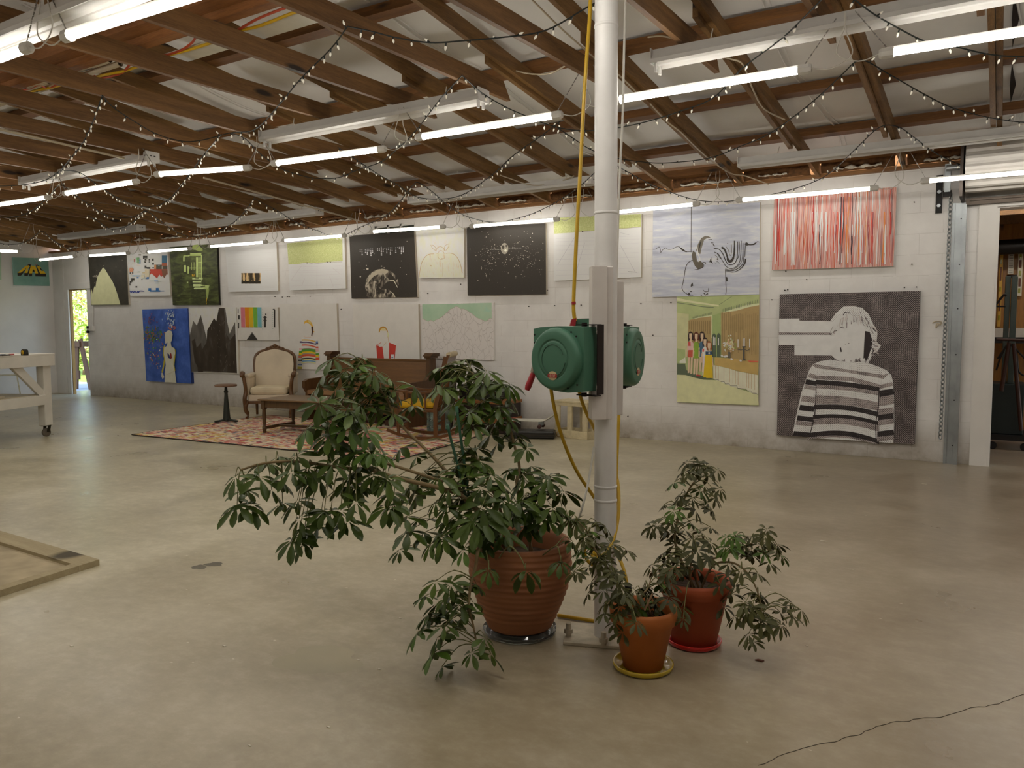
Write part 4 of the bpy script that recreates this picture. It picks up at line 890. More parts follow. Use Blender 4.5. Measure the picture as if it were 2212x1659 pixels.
# 12 banquet hall with five women
D2 = (1450, 630, 6.38)
a = Art('painting', 'tall green canvas of five women beside a banquet table', [(1462, 641), (1640, 636), (1638, 876), (1462.5, 869)], pc('a5b07c'), crop=D2)
a.poly('b9b98f', [(78, 290), (240, 310), (240, 700), (190, 990), (78, 990)]); a.poly('9aa873', [(78, 780), (190, 800), (190, 990), (78, 990)])
a.poly('cfd0a5', [(78, 85), (240, 120), (655, 185), (655, 205), (240, 150), (78, 125)]); a.line('6a7460', [(78, 152), (250, 175), (430, 208), (585, 216)], 8)
a.line('6a7460', [(840, 62), (660, 180)], 5); a.line('6a7460', [(250, 70), (400, 75), (840, 55), (1210, 38)], 3)
a.poly('a58d5f', [(235, 400), (270, 385), (400, 355), (555, 335), (555, 900), (235, 900)]); a.poly('a58d5f', [(685, 290), (800, 262), (1000, 215), (1210, 180), (1205, 980), (690, 900)])
a.poly('c6cda4', [(270, 385), (400, 345), (560, 325), (560, 338), (400, 360)]); a.poly('c6cda4', [(700, 290), (900, 220), (1060, 175), (1210, 162), (1210, 185), (1060, 215), (900, 262)])
a.poly('93a56c', [(565, 330), (685, 290), (690, 900), (565, 880)]); a.poly('c6cda4', [(553, 330), (568, 330), (568, 640), (553, 640)])
rnd = random.Random(3)
for x in list(range(705, 1200, 27)): a.line('7d6a48', [(x, rnd.uniform(270, 330)), (x, rnd.uniform(500, 900))], 6)
for x in range(250, 550, 28): a.line('7d6a48', [(x, 400), (x, rnd.uniform(500, 640))], 6)
for k, x in enumerate(range(700, 1190, 22)): y = 240-(x-700)*.27; a.line('6a7460', [(x, y), (x, y+45)], 6)
for k, x in enumerate(range(285, 560, 16)): y = 350-(x-285)*.25; a.line('6a7460', [(x, y), (x, y+28)], 5)
for x in (590, 655): a.poly('4f5d4a', [(x-25, 600), (x, 570), (x+25, 600), (x+25, 900), (x-25, 900)])
for x, y0 in ((583, 620), (603, 630), (652, 640)): a.rect('e0dcc4', x-5, y0, x+5, 740)
a.poly('b59a5c', [(600, 905), (800, 920), (1198, 965), (1198, 1150), (900, 1090), (800, 1060), (600, 1010)]); a.poly('d9c9b4', [(575, 1010), (800, 1060), (900, 1095), (1195, 1150), (1195, 1420), (1100, 1400), (1040, 1350), (910, 1330), (800, 1295), (730, 1265), (650, 1235), (575, 1205)])
for k, x in enumerate((610, 650, 725, 805, 850, 885, 920, 985, 1040, 1105, 1070, 1150)): a.line('b08f62', [(x, 1000+(x-575)*.22), (x, 1180+(x-575)*.3)], 5)
a.line('5c5a50', [(575, 1205), (655, 1218), (660, 1240), (730, 1240), (745, 1270), (800, 1270), (815, 1298), (905, 1298), (915, 1330), (1030, 1342), (1040, 1365), (1100, 1368), (1105, 1398), (1165, 1402), (1195, 1418)], 6)
a.poly('c7c79c', [(78, 1145), (200, 1150), (340, 1190), (450, 1215), (655, 1225), (730, 1270), (905, 1330), (1040, 1375), (1195, 1425), (1205, 1565), (78, 1520)]); a.poly('55604c', [(78, 990), (190, 1000), (205, 1080), (300, 1130), (600, 1205), (450, 1212), (340, 1190), (200, 1148), (78, 1143)])
a.poly('dcd8bc', [(115, 960), (190, 905), (205, 985), (115, 985)])
SK = 'e0b296'; HR = '2e1a1c'
def lady(hx, hy, hair, top, bottom, w=1.0, hem=900, foot=1120, sx=0, trousers=None):
    a.poly(hair, [(hx-32, hy+120), (hx-38, hy+40), (hx-28, hy-5), (hx, hy-22), (hx+30, hy), (hx+38, hy+45), (hx+40, hy+110), (hx+20, hy+90), (hx-12, hy+90)])
    a.poly(SK, [(hx-20, hy+5), (hx+20, hy+5), (hx+18, hy+70), (hx+10, hy+95), (hx+14, hy+125), (hx-12, hy+125), (hx-8, hy+95), (hx-20, hy+65)])
    a.poly(top, [(hx-45*w, hy+140), (hx-15, hy+115), (hx+15, hy+115), (hx+45*w, hy+145), (hx+50*w, hy+230), (hx+30, hy+245), (hx-35, hy+245), (hx-55*w, hy+230)])
    if not trousers:
        a.poly(SK, [(hx-32, hem-20), (hx-5, hem-20), (hx-18, foot), (hx-42, foot)]); a.poly(SK, [(hx+2, hem-20), (hx+32, hem-20), (hx+18, foot+10), (hx-5, foot+10)])
    a.poly(bottom, [(hx-32*w, hy+235), (hx+32*w, hy+235), (hx+40*w, hem), (hx-42*w, hem)])
    for s_ in (-1, 1): a.line(SK, [(hx+s_*48*w, hy+200), (hx+s_*56*w, hy+330)], 14)
lady(268, 570, HR, 'dba9a4', 'b5503f', .95, 905, 1120); a.poly('c0504a', [(232, 690), (265, 690), (268, 750), (235, 750)])
lady(345, 575, '5a2a1c', '7d9a34', '7d9a34', .8, 920, 1140)
lady(425, 570, HR, '3f5f78', '3f5f78', .8, 900, 1100)
lady(465, 650, HR, 'e0d8c6', 'dcc0c4', .85, 1150, 1165, trousers=1); a.poly('c0504a', [(430, 790), (455, 785), (450, 830), (430, 830)])
lady(522, 700, '8a4a20', 'e8e2d4', 'd2ac1a', .95, 1190, 1200, trousers=1)
a.poly('d2ac1a', [(468, 870), (562, 870), (575, 1190), (440, 1180)]); a.rect('2f4560', 472, 825, 568, 868); a.disc('c9c9c0', 522, 847, 12, 14)
a.poly('b03a34', [(350, 1140), (410, 1150), (395, 1168), (345, 1165)])
rnd = random.Random(8)
for k in range(90):
    an = rnd.uniform(0, 2*pi); q = rnd.random()**.5; x = 805+95*q*cos(an); y = 745+95*q*sin(an)-(60 if abs(x-805) < 25 and rnd.random() < .4 else 0); a.disc(rnd.choice(['e9e2c8', 'e9e2c8', 'cfc79a', 'd9a88a', '8f9a54']), x, y, 11, 9, n=7)
a.rect('5c5a50', 785, 830, 815, 915); 
for x, y0, y1 in ((920, 655, 770), (990, 645, 755), (1008, 640, 755), (1080, 650, 770)): a.rect('ece6d6', x-6, y0, x+6, y1)
a.line('4a4a48', [(905, 790), (960, 805), (1000, 790), (1050, 815), (1080, 790)], 9); a.line('4a4a48', [(1000, 765), (1000, 950)], 22); a.poly('4a4a48', [(970, 950), (1000, 915), (1035, 950)]); a.rect('4a4a48', 978, 752, 1025, 768)
a.poly('c9654a', [(1050, 950), (1195, 955), (1195, 972), (1080, 972)])
for x, y in ((700, 885), (740, 895), (765, 890), (830, 930), (955, 950)): a.poly('e3dfd0', [(x-22, y-8), (x+5, y-15), (x+22, y+10), (x-5, y+15)])
a.done()
# 13 halftone portrait of a person in striped sweater
D3 = (1670, 620, 4.739)
def halftone(name, dark, light, thr, sc=330, nz=.6):
    if name in MATS: return MATS[name]
    m, nt, b = _new(name); tc = nt.nodes.new('ShaderNodeTexCoord'); sx = nt.nodes.new('ShaderNodeSeparateXYZ'); nt.links.new(tc.outputs['Object'], sx.inputs[0])
    s1 = math_(nt, 'SINE', math_(nt, 'MULTIPLY', sx.outputs[0], sc)); s2 = math_(nt, 'SINE', math_(nt, 'MULTIPLY', sx.outputs[2], sc))
    p = math_(nt, 'MULTIPLY', s1, s2); n = noise(nt, coords(nt), 7, 5, .7); n3 = noise(nt, coords(nt, (1, 1, 3)), 40, 2)
    h = math_(nt, 'ADD', math_(nt, 'MULTIPLY', p, .35), math_(nt, 'ADD', math_(nt, 'MULTIPLY', n, nz), math_(nt, 'MULTIPLY', n3, .5)))
    nt.links.new(ramp(nt, h, [(thr-.02, GA(dark, 1.1)), (thr+.02, GA(light, 1.3))]), b.inputs['Base Color']); b.inputs['Roughness'].default_value = .55; MATS[name] = m; return m
HBG = halftone('halftone_ground', '2c2325', '8d8382', .62)
HL = halftone('halftone_light', '6f6666', 'd9d5d3', .30); HM = halftone('halftone_mid', '4a4142', 'a9a09f', .50); HD = halftone('halftone_dark', '1d1518', '5c5254', .80)
WHT = pc('dfdbd9')
a = Art('painting', 'large black and white halftone canvas of a person in a striped sweater', [(1684.3, 635.8), (1987.6, 628.4), (1975, 960), (1678, 939.7)], HBG, M('canvas_black_edge', '1c1517', .7), t=.055, crop=D3)
a.poly(WHT, [(62, 325), (270, 322), (270, 345), (620, 352), (640, 470), (570, 470), (565, 488), (640, 500), (640, 702), (218, 698), (218, 598), (330, 596), (60, 592), (58, 490), (570, 490), (570, 468), (62, 465)])
a.rect(HM, 58, 466, 570, 488)
a.poly(HL, [(590, 340), (640, 270), (720, 200), (820, 195), (910, 212), (980, 280), (1020, 370), (1070, 460), (1060, 560), (1105, 600), (1080, 640), (1010, 700), (980, 780), (900, 770), (860, 500), (700, 400)])
a.poly(WHT, [(610, 350), (680, 300), (760, 280), (850, 310), (930, 400), (945, 500), (930, 620), (925, 760), (850, 790), (760, 790), (640, 740), (600, 700), (600, 640)])
a.poly('241a1d', [(940, 450), (990, 460), (1020, 560), (1000, 640), (960, 760), (925, 730), (930, 620)])
for q in ([(1000, 400), (1050, 450), (1060, 460)], [(990, 600), (1030, 650), (1010, 690)]): a.line('3a3033', q, 12)
for q, w_ in (([(605, 468), (630, 455)], 8), ([(690, 415), (725, 420)], 7), ([(690, 620), (698, 665)], 14), ([(740, 258), (780, 262), (795, 350), (800, 380)], 7), ([(740, 255), (715, 290)], 8), ([(735, 583), (745, 583)], 6), ([(770, 578), (780, 578)], 8), ([(640, 450), (655, 445)], 7)): a.line('2c2225', q, w_)
rnd = random.Random(6)
for k in range(95):
    u = rnd.random(); x = 620+400*u+rnd.uniform(-20, 20); y = 250+150*(2*u-1)**2+rnd.uniform(-20, 60)*(1 if u > .3 else .5)
    dx = (u-.42)*90; a.line(rnd.choice(['dfdbd9', 'dfdbd9', 'b9b2b0', '5a5052']), [(x, y), (x+dx*.6, y+rnd.uniform(25, 50)), (x+dx, y+rnd.uniform(60, 110))], rnd.uniform(3, 7))
for k in range(26):
    x = rnd.uniform(590, 980); y = 765-abs(x-760)*.05+rnd.uniform(-12, 12); a.line(rnd.choice(['dfdbd9', '4a4042']), [(x, y-22), (x+rnd.uniform(-12, 12), y+18)], 6)
for k in range(22):
    y = rnd.uniform(540, 700); x = rnd.uniform(1000, 1060); a.line(rnd.choice(['dfdbd9', '3a3033', 'b9b2b0']), [(x, y), (x+rnd.uniform(20, 50), y+rnd.uniform(-10, 25))], 6)
# sweater
body = [(575, 745), (480, 760), (410, 790), (370, 850), (330, 960), (290, 1080), (255, 1230), (220, 1400), (200, 1500), (230, 1525), (370, 1530), (390, 1545), (1055, 1585), (1230, 1600), (1240, 1400), (1240, 1150), (1230, 980), (1210, 900), (1160, 850), (1080, 815), (980, 780), (900, 770), (700, 760)]
a.poly(HL, body)
def band(m, y0, h, amp=28, x0=440, x1=1085, tilt=.10):
    up = []; dn = []
    x0 = x0-max(0, y0-950)*.09
    for k in range(13):
        u = k/12; x = x0+(x1-x0)*u; yy = y0-amp*sin(pi*u)+tilt*(x-x0); up.append((x, yy)); dn.append((x, yy+h))
    a.poly(m, up+dn[::-1])
def sleeve(m, y, h, side):
    if side < 0:
        f = lambda yy: 335-(yy-960)*.235; xr = lambda yy: 440-(yy-960)*.08
        a.poly(m, [(f(y), y), (xr(y), y+18), (xr(y+h), y+h+18), (f(y+h), y+h)])
    else: a.poly(m, [(1090-(y-1000)*.05, y+20), (1232, y), (1238, y+h), (1090-(y-1000)*.05, y+h+24)])
a.poly(HM, [(430, 790), (700, 835), (1000, 880), (1130, 900), (1190, 880), (1130, 940), (1000, 915), (700, 865), (440, 830), (400, 800)])
a.poly(HM, [(380, 880), (450, 905), (800, 920), (1100, 1000), (1220, 975), (1230, 1010), (1090, 1045), (800, 965), (440, 945), (350, 920)])
for y, h, m, am in ((950, 48, HD, 12), (1000, 38, HM, 15), (1108, 85, HM, 20), (1205, 50, HD, 32), (1310, 40, HD, 34), (1350, 62, HM, 38), (1490, 50, HD, 50)): band(m, y, h, am, tilt=.115 if y < 1300 else .10)
band(HM, 1545, 18, 48, 400, 1055, .07)
for y, h, m in ((945, 50, HD), (1000, 40, HM), (1110, 60, HM), (1205, 55, HD), (1315, 50, HD), (1370, 40, HM), (1475, 45, HD)): sleeve(m, y, h, -1)
for y, h, m in ((1040, 62, HD), (1105, 90, HM), (1230, 70, HM), (1290, 95, HD), (1345, 50, HM), (1460, 55, HD), (1515, 45, HM)): sleeve(m, y, h, 1)
a.line('2c2225', [(440, 960), (438, 1150), (425, 1330), (380, 1500)], 9); a.line('2c2225', [(1085, 1030), (1080, 1200), (1050, 1400), (1055, 1580)], 9)
a.done()
# 14 blue canvas with pale figure
C3 = (290, 650, 6.9125)
a = Art('painting', 'bright blue canvas with a pale yellow-armed standing figure and small red heart', [(307, 668.5), (405, 666), (413, 828.7), (316, 822.9)], nmat('ultramarine', [(.25, '2a4a94'), (.5, '3a5cae'), (.75, '5275c4')], (1, 1, 1), 5), M('canvas_blue_edge', '22397c', .7), t=.06, crop=C3)
for k in range(260):
    x, y = random.gauss(270, 90), random.gauss(500, 60)
    if 150 < x < 455 and 350 < y < 640: a.line(random.choice(['2f5f6a', '3f7a4e', '5a8a4a', '4a6a9a', '3a5cae', '7a6a3a', 'a0603a']), [(x, y), (x+random.uniform(-12, 12), y+random.uniform(10, 34))], random.uniform(8, 16))
for k in range(60):
    x, y = random.gauss(255, 40), random.gauss(270, 50)
    if 150 < x < 360: a.line(random.choice(['5a4a8a', '6a4f6a', '8a4a4a', '4a5a9a']), [(x, y), (x+random.uniform(-20, 20), y+random.uniform(6, 20))], random.uniform(5, 10))
for k in range(90):
    x, y = random.gauss(290, 70), random.gauss(760, 130)
    if 170 < x < 420 and 470 < y < 1150: a.disc(random.choice(['c9d3e6', 'a8503a', '4f8a52', '6a6ab0', 'b98a5a']), x, y, random.uniform(3, 11), random.uniform(3, 14), off=.003, n=6)
for k in range(70): a.disc(random.choice(['9fb9d9', 'c9dbe6', '7f9fd0']), random.gauss(540, 40), random.uniform(140, 400), random.uniform(3, 9), random.uniform(6, 18), off=.003, n=6)
for k in range(16): a.disc('b5654a', random.gauss(550, 40), random.gauss(405, 18), 10, 8, off=.0032, n=6)
PAL = 'd3cebb'
a.poly('b9ae3a', [(455, 655), (430, 700), (428, 800), (445, 860), (425, 980), (405, 1060), (425, 1080), (450, 960), (470, 870), (480, 760)]); a.poly('b9ae3a', [(590, 690), (620, 740), (612, 850), (598, 960), (615, 1040), (600, 1065), (575, 960), (575, 800)])
a.poly(PAL, [(510, 438), (555, 450), (572, 500), (560, 590), (545, 620), (555, 680), (600, 710), (612, 780), (590, 860), (585, 960), (610, 1070), (630, 1222), (455, 1215), (455, 1080), (470, 960), (460, 860), (440, 790), (445, 700), (490, 670), (495, 620), (465, 640), (455, 540), (465, 470)])
a.poly(PAL, [(405, 1070), (425, 1080), (445, 1130), (440, 1160), (425, 1125), (425, 1175), (405, 1130)])
a.poly('8a2a24', [(535, 770), (555, 790), (562, 850), (545, 868), (530, 850)]); a.poly('2b2f6a', [(495, 780), (520, 795), (545, 868), (510, 850), (498, 820)]); a.line('b9ad98', [(480, 1100), (560, 1070), (600, 1040)], 5)
a.done()
# 15 dark peaks
a = Art('painting', 'canvas of jagged grey-black peaks between the blue canvas and the rainbow bars', [(406.5, 664.5), (510.6, 663.7), (515.7, 807.7), (413, 804)], nmat('dirty_white', [(.3, 'd2ccc0'), (.6, 'e0dbd1'), (.8, 'c6bfb2')], (1, 1, 1), 8), crop=C3)
PK = nmat('peak_black', [(.3, '2a2118'), (.55, '3a3127'), (.75, '54504a')], (1, 1, .5), 5); PG = nmat('peak_grey', [(.3, '4a4641'), (.6, '66625c'), (.8, '7a7670')], (1, 1, .4), 6)
a.poly(PG, [(820, 550), (850, 430), (880, 295), (935, 370), (993, 210), (1030, 350), (1080, 555), (1110, 900), (1000, 1055), (850, 1058)])
a.poly(PK, [(1090, 440), (1190, 258), (1225, 305), (1265, 105), (1358, 105), (1385, 300), (1425, 490), (1505, 315), (1535, 1080), (950, 1060), (930, 800), (980, 780), (1080, 620)])
a.poly(PG, [(1340, 110), (1358, 105), (1385, 300), (1425, 490), (1450, 430), (1505, 315), (1512, 480), (1430, 590), (1370, 480)])
a.line('8a8478', [(1030, 1050), (1530, 1078)], 6); a.poly(PK, [(860, 600), (905, 560), (930, 700), (1000, 620), (1020, 820), (950, 1000), (900, 900)])
for k in range(26): x, y = random.uniform(1150, 1500), random.uniform(300, 1000); a.line('7d7468', [(x, y), (x+random.uniform(-20, 20), y+random.uniform(10, 60))], 3, .004)
a.done()
# 16 rainbow bars
a = Art('painting', 'small white canvas with five rainbow bars above the armchair', [(511.3, 663.7), (599.6, 663.7), (603.2, 735.4), (513.5, 734.3)], CVW, crop=C3)
for k, c in enumerate(('c9747f', 'd97f14', 'cda81a', '6aa33a', '6aa7b4')): x = 1588+62*k; a.poly(c, [(x, 95), (x+62, 95), (x+68, 398), (x+10, 395)])
for r in ((1545, 120, 1558, 185), (1550, 215, 1575, 278), (1552, 325, 1566, 412), (1935, 225, 1965, 395), (1955, 190, 1972, 210), (1928, 235, 1978, 255), (1928, 285, 1978, 300), (2068, 120, 2098, 135), (2085, 130, 2105, 395)): a.rect('33302c', *r)
for k in range(7): a.rect('33302c', 1760-12*k-6, 470+16*k, 1760+12*k+6, 488+16*k)
for k in range(9): a.rect('8aa39a', 1912, 125+36*k, 1922, 137+36*k); a.rect('8aa39a', 2065, 170+30*k, 2074, 180+30*k)
a.done()
# 17 and 18 white portraits
C6 = (620, 640, 7.373)
a = Art('painting', 'white canvas of a faceless blond person in a rainbow striped jumper', [(603.7, 656), (727, 655.4), (731.5, 800), (606, 796)], CVW, crop=C6)
a.poly('cda03e', [(270, 450), (275, 405), (320, 375), (360, 385), (395, 425), (415, 480), (400, 500), (370, 450), (330, 425), (300, 415)]); a.poly('e0c07a', [(330, 395), (370, 400), (385, 440), (350, 420)])
a.poly('4a2c20', [(385, 490), (415, 480), (422, 540), (408, 600), (400, 640), (385, 630), (392, 560)]); a.poly('cda03e', [(415, 545), (438, 565), (420, 580)]); a.line('d9b0a0', [(270, 640), (300, 655), (380, 650)], 8)
SWc = [('d9d6d0', 660, 22), ('c9a55a', 685, 18), ('e9e6e1', 703, 20), ('4f3a66', 725, 15), ('e9e6e1', 742, 22), ('c8523a', 768, 18), ('e9e6e1', 786, 22), ('d9cfc8', 808, 25), ('8a7f70', 835, 14), ('4f8a34', 850, 38), ('d6b21e', 888, 26), ('8a7f70', 915, 16), ('c0502f', 932, 34), ('e2dcb8', 966, 22), ('3a2c26', 988, 20), ('d8c98a', 1010, 16), ('6a8fb0', 1026, 26), ('d8d090', 1052, 14), ('e9e6e1', 1066, 50)]
for c, y, h in SWc:
    up = []; dn = []
    for k in range(11):
        u = k/10; x = 235+225*u-(y > 830)*5; yy = y-14*sin(pi*u)+26*u*(y < 830)+6*u; up.append((x, yy)); dn.append((x, yy+h+2))
    if c != 'e9e6e1': a.poly(c, up+dn[::-1])
for c, y, h in (('4f3a66', 715, 26), ('d9a0a0', 825, 28), ('4f8a34', 868, 34), ('d6b21e', 902, 32), ('8a7f70', 936, 15), ('c0502f', 952, 26), ('2c2c34', 1008, 24), ('e2dcb8', 1032, 20), ('5a6f9a', 1078, 20), ('a8a03a', 1120, 36)): x = 205-(y-715)*.09; a.poly(c, [(x, y), (242, y+4), (240, y+h), (x-2, y+h)])
for c, y, h in (('5f80b0', 715, 30), ('4a3a60', 742, 20), ('c8523a', 800, 24), ('d9a0a0', 828, 50), ('4f8a34', 905, 30), ('d6b21e', 935, 32), ('c0502f', 975, 40)): x = 490+(y-715)*.09; a.poly(c, [(455, y+4), (x, y), (x+2, y+h), (457, y+h)])
a.done()
a = Art('painting', 'white canvas of a faceless person in a red vest, behind the pew', [(761.7, 657.6), (903.5, 657), (907, 800), (766, 796)], CVW, crop=C6)
a.poly('ad7f2e', [(1460, 580), (1465, 530), (1490, 490), (1530, 478), (1570, 490), (1600, 540), (1615, 600), (1600, 600), (1590, 555), (1560, 510), (1520, 510), (1490, 530), (1475, 575)]); a.poly('e0bd88', [(1480, 545), (1500, 518), (1540, 508), (1585, 550)]); a.poly('e3cf9e', [(1597, 560), (1622, 600), (1615, 660), (1600, 650)])
a.poly('b5382c', [(1420, 780), (1460, 790), (1475, 805), (1520, 800), (1545, 1000), (1435, 995)]); a.poly('b5382c', [(1625, 735), (1735, 780), (1715, 1000), (1622, 995)]); a.rect('ccd8dc', 1655, 925, 1705, 992); a.rect('3a5a7a', 1662, 968, 1692, 980)
a.line('b5382c', [(1415, 778), (1450, 765), (1500, 735)], 7); a.line('b99a6a', [(1530, 790), (1580, 735)], 5); a.line('b99a6a', [(1605, 640), (1618, 730)], 6)
a.line('c9c3ba', [(1400, 800), (1375, 940)], 3); a.line('d9bfb8', [(1745, 800), (1785, 970)], 3)
a.done()
# 19 mountain contour
D4 = (900, 640, 11.06)
def crackle():
    m, nt, b = _new('contour_white'); vo = nt.nodes.new('ShaderNodeTexVoronoi'); vo.feature = 'DISTANCE_TO_EDGE'; vo.inputs['Scale'].default_value = 10.5
    mv = coords(nt, (1, 1, .75)); n = nt.nodes.new('ShaderNodeTexNoise'); n.inputs['Scale'].default_value = 3; nt.links.new(mv, n.inputs['Vector'])
    va = nt.nodes.new('ShaderNodeVectorMath'); va.operation = 'ADD'; nt.links.new(mv, va.inputs[0]); sc_ = nt.nodes.new('ShaderNodeVectorMath'); sc_.operation = 'SCALE'; sc_.inputs[3].default_value = .35
    nt.links.new(n.outputs['Color'], sc_.inputs[0]); nt.links.new(sc_.outputs[0], va.inputs[1]); nt.links.new(va.outputs[0], vo.inputs['Vector'])
    nt.links.new(ramp(nt, vo.outputs['Distance'], [(.010, 'c4bdb9'), (.022, 'e6e1de')]), b.inputs['Base Color']); b.inputs['Roughness'].default_value = .6; return m
a = Art('painting', 'canvas of a white line-drawn mountain under a mint green sky', [(912, 657), (1065.5, 653.6), (1066.4, 778.3), (913.5, 774)], crackle(), CVW, crop=D4)
MINT = nmat('mint_sky', [(.3, '93b398'), (.6, 'a5bda4'), (.8, '8cbdae')], (1, 1, 1), 3)
ridge = [(140, 535), (200, 565), (280, 605), (340, 570), (400, 605), (450, 570), (540, 535), (640, 460), (740, 370), (800, 310), (860, 290), (935, 240), (1000, 260), (1055, 305), (1120, 300), (1240, 360), (1340, 430), (1430, 510), (1520, 545), (1650, 600), (1700, 570), (1750, 520), (1795, 535)]
a.poly(MINT, [(135, 192), (700, 185), (1790, 155)]+ridge[::-1]); a.line('a8998c', ridge, 7)
for q in ([(935, 240), (970, 300), (980, 540)], [(860, 290), (890, 420), (930, 560), (1020, 650)], [(1055, 305), (1100, 420), (1080, 600)], [(1240, 360), (1310, 520), (1180, 690)], [(740, 370), (850, 450), (730, 560)], [(400, 605), (590, 810), (620, 920), (760, 1060)], [(620, 700), (880, 540), (1000, 650), (880, 860), (850, 950)], [(1020, 650), (1150, 740), (1250, 780), (1400, 880), (1580, 760)], [(1250, 780), (1100, 950), (1200, 1100), (1400, 1250)], [(180, 1000), (230, 960), (380, 1050), (400, 1200)]): a.line('aaa29f', q, 6)
a.done()
# 20 teal with yellow perspective letters on the left wall
C1 = (0, 520, 11.06)
TEAL = nmat('teal_wash', [(.3, '63897c'), (.6, '74988c'), (.8, '82a5a0')], (1, 1, 1), 3)
a = Art('painting', 'teal canvas with yellow letters BAG sloping away, on the left wall', [(27.6, 556), (104, 558), (107.6, 617.6), (31, 616)], TEAL, pc('8fb5ae'), crop=C1, wall='left')
YL = 'd2a50f'; DK = '241c14'
a.poly(DK, [(415, 765), (490, 765), (500, 835), (420, 838)]); a.poly(DK, [(490, 765), (680, 560), (735, 560), (735, 600), (640, 640), (600, 700), (535, 800), (500, 835)])
a.poly(DK, [(580, 770), (660, 770), (665, 840), (580, 840)]); a.poly(DK, [(660, 770), (700, 640), (740, 590), (700, 740), (665, 840)])
a.poly(DK, [(690, 780), (770, 780), (765, 848), (690, 848)]); a.poly(DK, [(785, 690), (815, 690), (830, 745), (775, 745)]); a.poly(DK, [(840, 780), (915, 780), (915, 852), (845, 852)]); a.poly(DK, [(850, 565), (880, 600), (960, 790), (955, 855), (915, 850), (915, 780)])
a.poly(DK, [(955, 785), (1095, 785), (1105, 858), (960, 855)]); a.poly(DK, [(880, 565), (950, 610), (1000, 690), (1040, 700), (1045, 720), (960, 700)])
a.poly(YL, [(420, 765), (620, 600), (690, 585), (700, 610), (625, 640), (600, 690), (495, 765)]); a.poly(YL, [(625, 640), (690, 600), (700, 620), (660, 680), (670, 700), (655, 770), (585, 770), (620, 700)])
a.poly(YL, [(690, 780), (735, 600), (760, 590), (775, 605), (780, 700), (768, 780)]); a.poly(YL, [(775, 600), (810, 600), (815, 690), (782, 690)]); a.poly(YL, [(810, 600), (840, 590), (910, 780), (845, 780), (815, 690)])
a.poly(YL, [(880, 610), (930, 605), (990, 640), (960, 650), (940, 645), (990, 730), (1040, 715), (1095, 785), (958, 785)])
a.line('a84a78', [(660, 560), (720, 555)], 9); a.line('b0403a', [(835, 560), (880, 590)], 8); a.line('8a5a9a', [(700, 550), (760, 580)], 5)
a.done()
a = Art('painting', 'pale green canvas sliver cut by the left edge of the photo', [(-45, 545), (2, 547), (3.2, 604.5), (-40, 604)], pc('9db39a'), crop=C1, wall='left'); a.done()
# ------------------------------------------------------------------ lounge corner
def frame_at(origin, ex):
    ex = V(ex).normalized(); ey = V((-ex.y, ex.x, 0)); o = V(origin)
    return lambda x, y, z=0: o+ex*x+ey*y+V((0, 0, z))
class Loc(MB):
    """mesh builder in a local frame turned by rz about z"""
    def __init__(s, o, rz): super().__init__(); s.o = V(o); s.R = Matrix.Rotation(rz, 3, 'Z')
    def build(s, *a, **k):
        s.v = [tuple(s.o+s.R@V(v)) for v in s.v]; return super().build(*a, **k)
# rug
def rug_mat():
    m, nt, b = _new('kilim'); vo = nt.nodes.new('ShaderNodeTexVoronoi'); vo.inputs['Scale'].default_value = 1.0; nt.links.new(coords(nt, (13, 45, 1)), vo.inputs['Vector'])
    sp = nt.nodes.new('ShaderNodeSeparateColor'); nt.links.new(vo.outputs['Color'], sp.inputs[0])
    c = ramp(nt, sp.outputs[0], [(0, 'd8cdb0'), (.30, 'b5524a'), (.42, 'd9cdb4'), (.52, '55506a'), (.58, 'd9a28e'), (.68, 'e0d6bc'), (.80, 'c9614f'), (.88, '3f4448'), (.93, 'c9ac4a')], True)
    n = noise(nt, coords(nt, (2.6, 2.6, 1)), 1.6, 2, .5); k = ramp(nt, n, [(.54, (0, 0, 0, 1)), (.60, (1, 1, 1, 1))])
    c = mixc(nt, math_(nt, 'MULTIPLY', k, .6), c, ramp(nt, sp.outputs[1], [(0, 'b8434a'), (.45, 'a03a44'), (.6, 'd8b0a0'), (.8, '6a3f5a')], True))
    n2 = noise(nt, coords(nt, (3.2, .9, 1)), 1.9, 1, .5); k2 = ramp(nt, n2, [(.62, (0, 0, 0, 1)), (.64, (1, 1, 1, 1))]); c = mixc(nt, math_(nt, 'MULTIPLY', k2, .7), c, srgb('d2b64e'))
    nt.links.new(c, b.inputs['Base Color']); b.inputs['Roughness'].default_value = .95; bump(nt, b, sp.outputs[0], .3, .004); return m
RUGM = rug_mat()
A_, B_, C_, D_ = F(281, 940), V((-5.1, 5.95, 0)), F(1085, 928), V((-9.4, 8.0, 0))
w = MB(); nn = 16
q = [];
for k in range(nn): q.append(A_.lerp(B_, k/nn))
for k in range(nn): q.append(B_.lerp(C_, k/nn))
for k in range(nn): q.append(C_.lerp(D_, k/nn))
for k in range(nn): q.append(D_.lerp(A_, k/nn))
rnd = random.Random(2); q = [p+V((rnd.uniform(-.015, .015), rnd.uniform(-.015, .015), .002)) for p in q]
w.prism(q, (0, 0, .010)); o = w.build('rug', RUGM); tag(o, 'large multicoloured woven rug under the lounge furniture', 'rug')
w = MB(); ed = [p+V((0, 0, .006)) for p in q]+[q[0]+V((0, 0, .006))]; w.tube(ed, .007, 0, 5); w.build('binding', M('rug_binding', '3c3530', .95, var=.1), o)
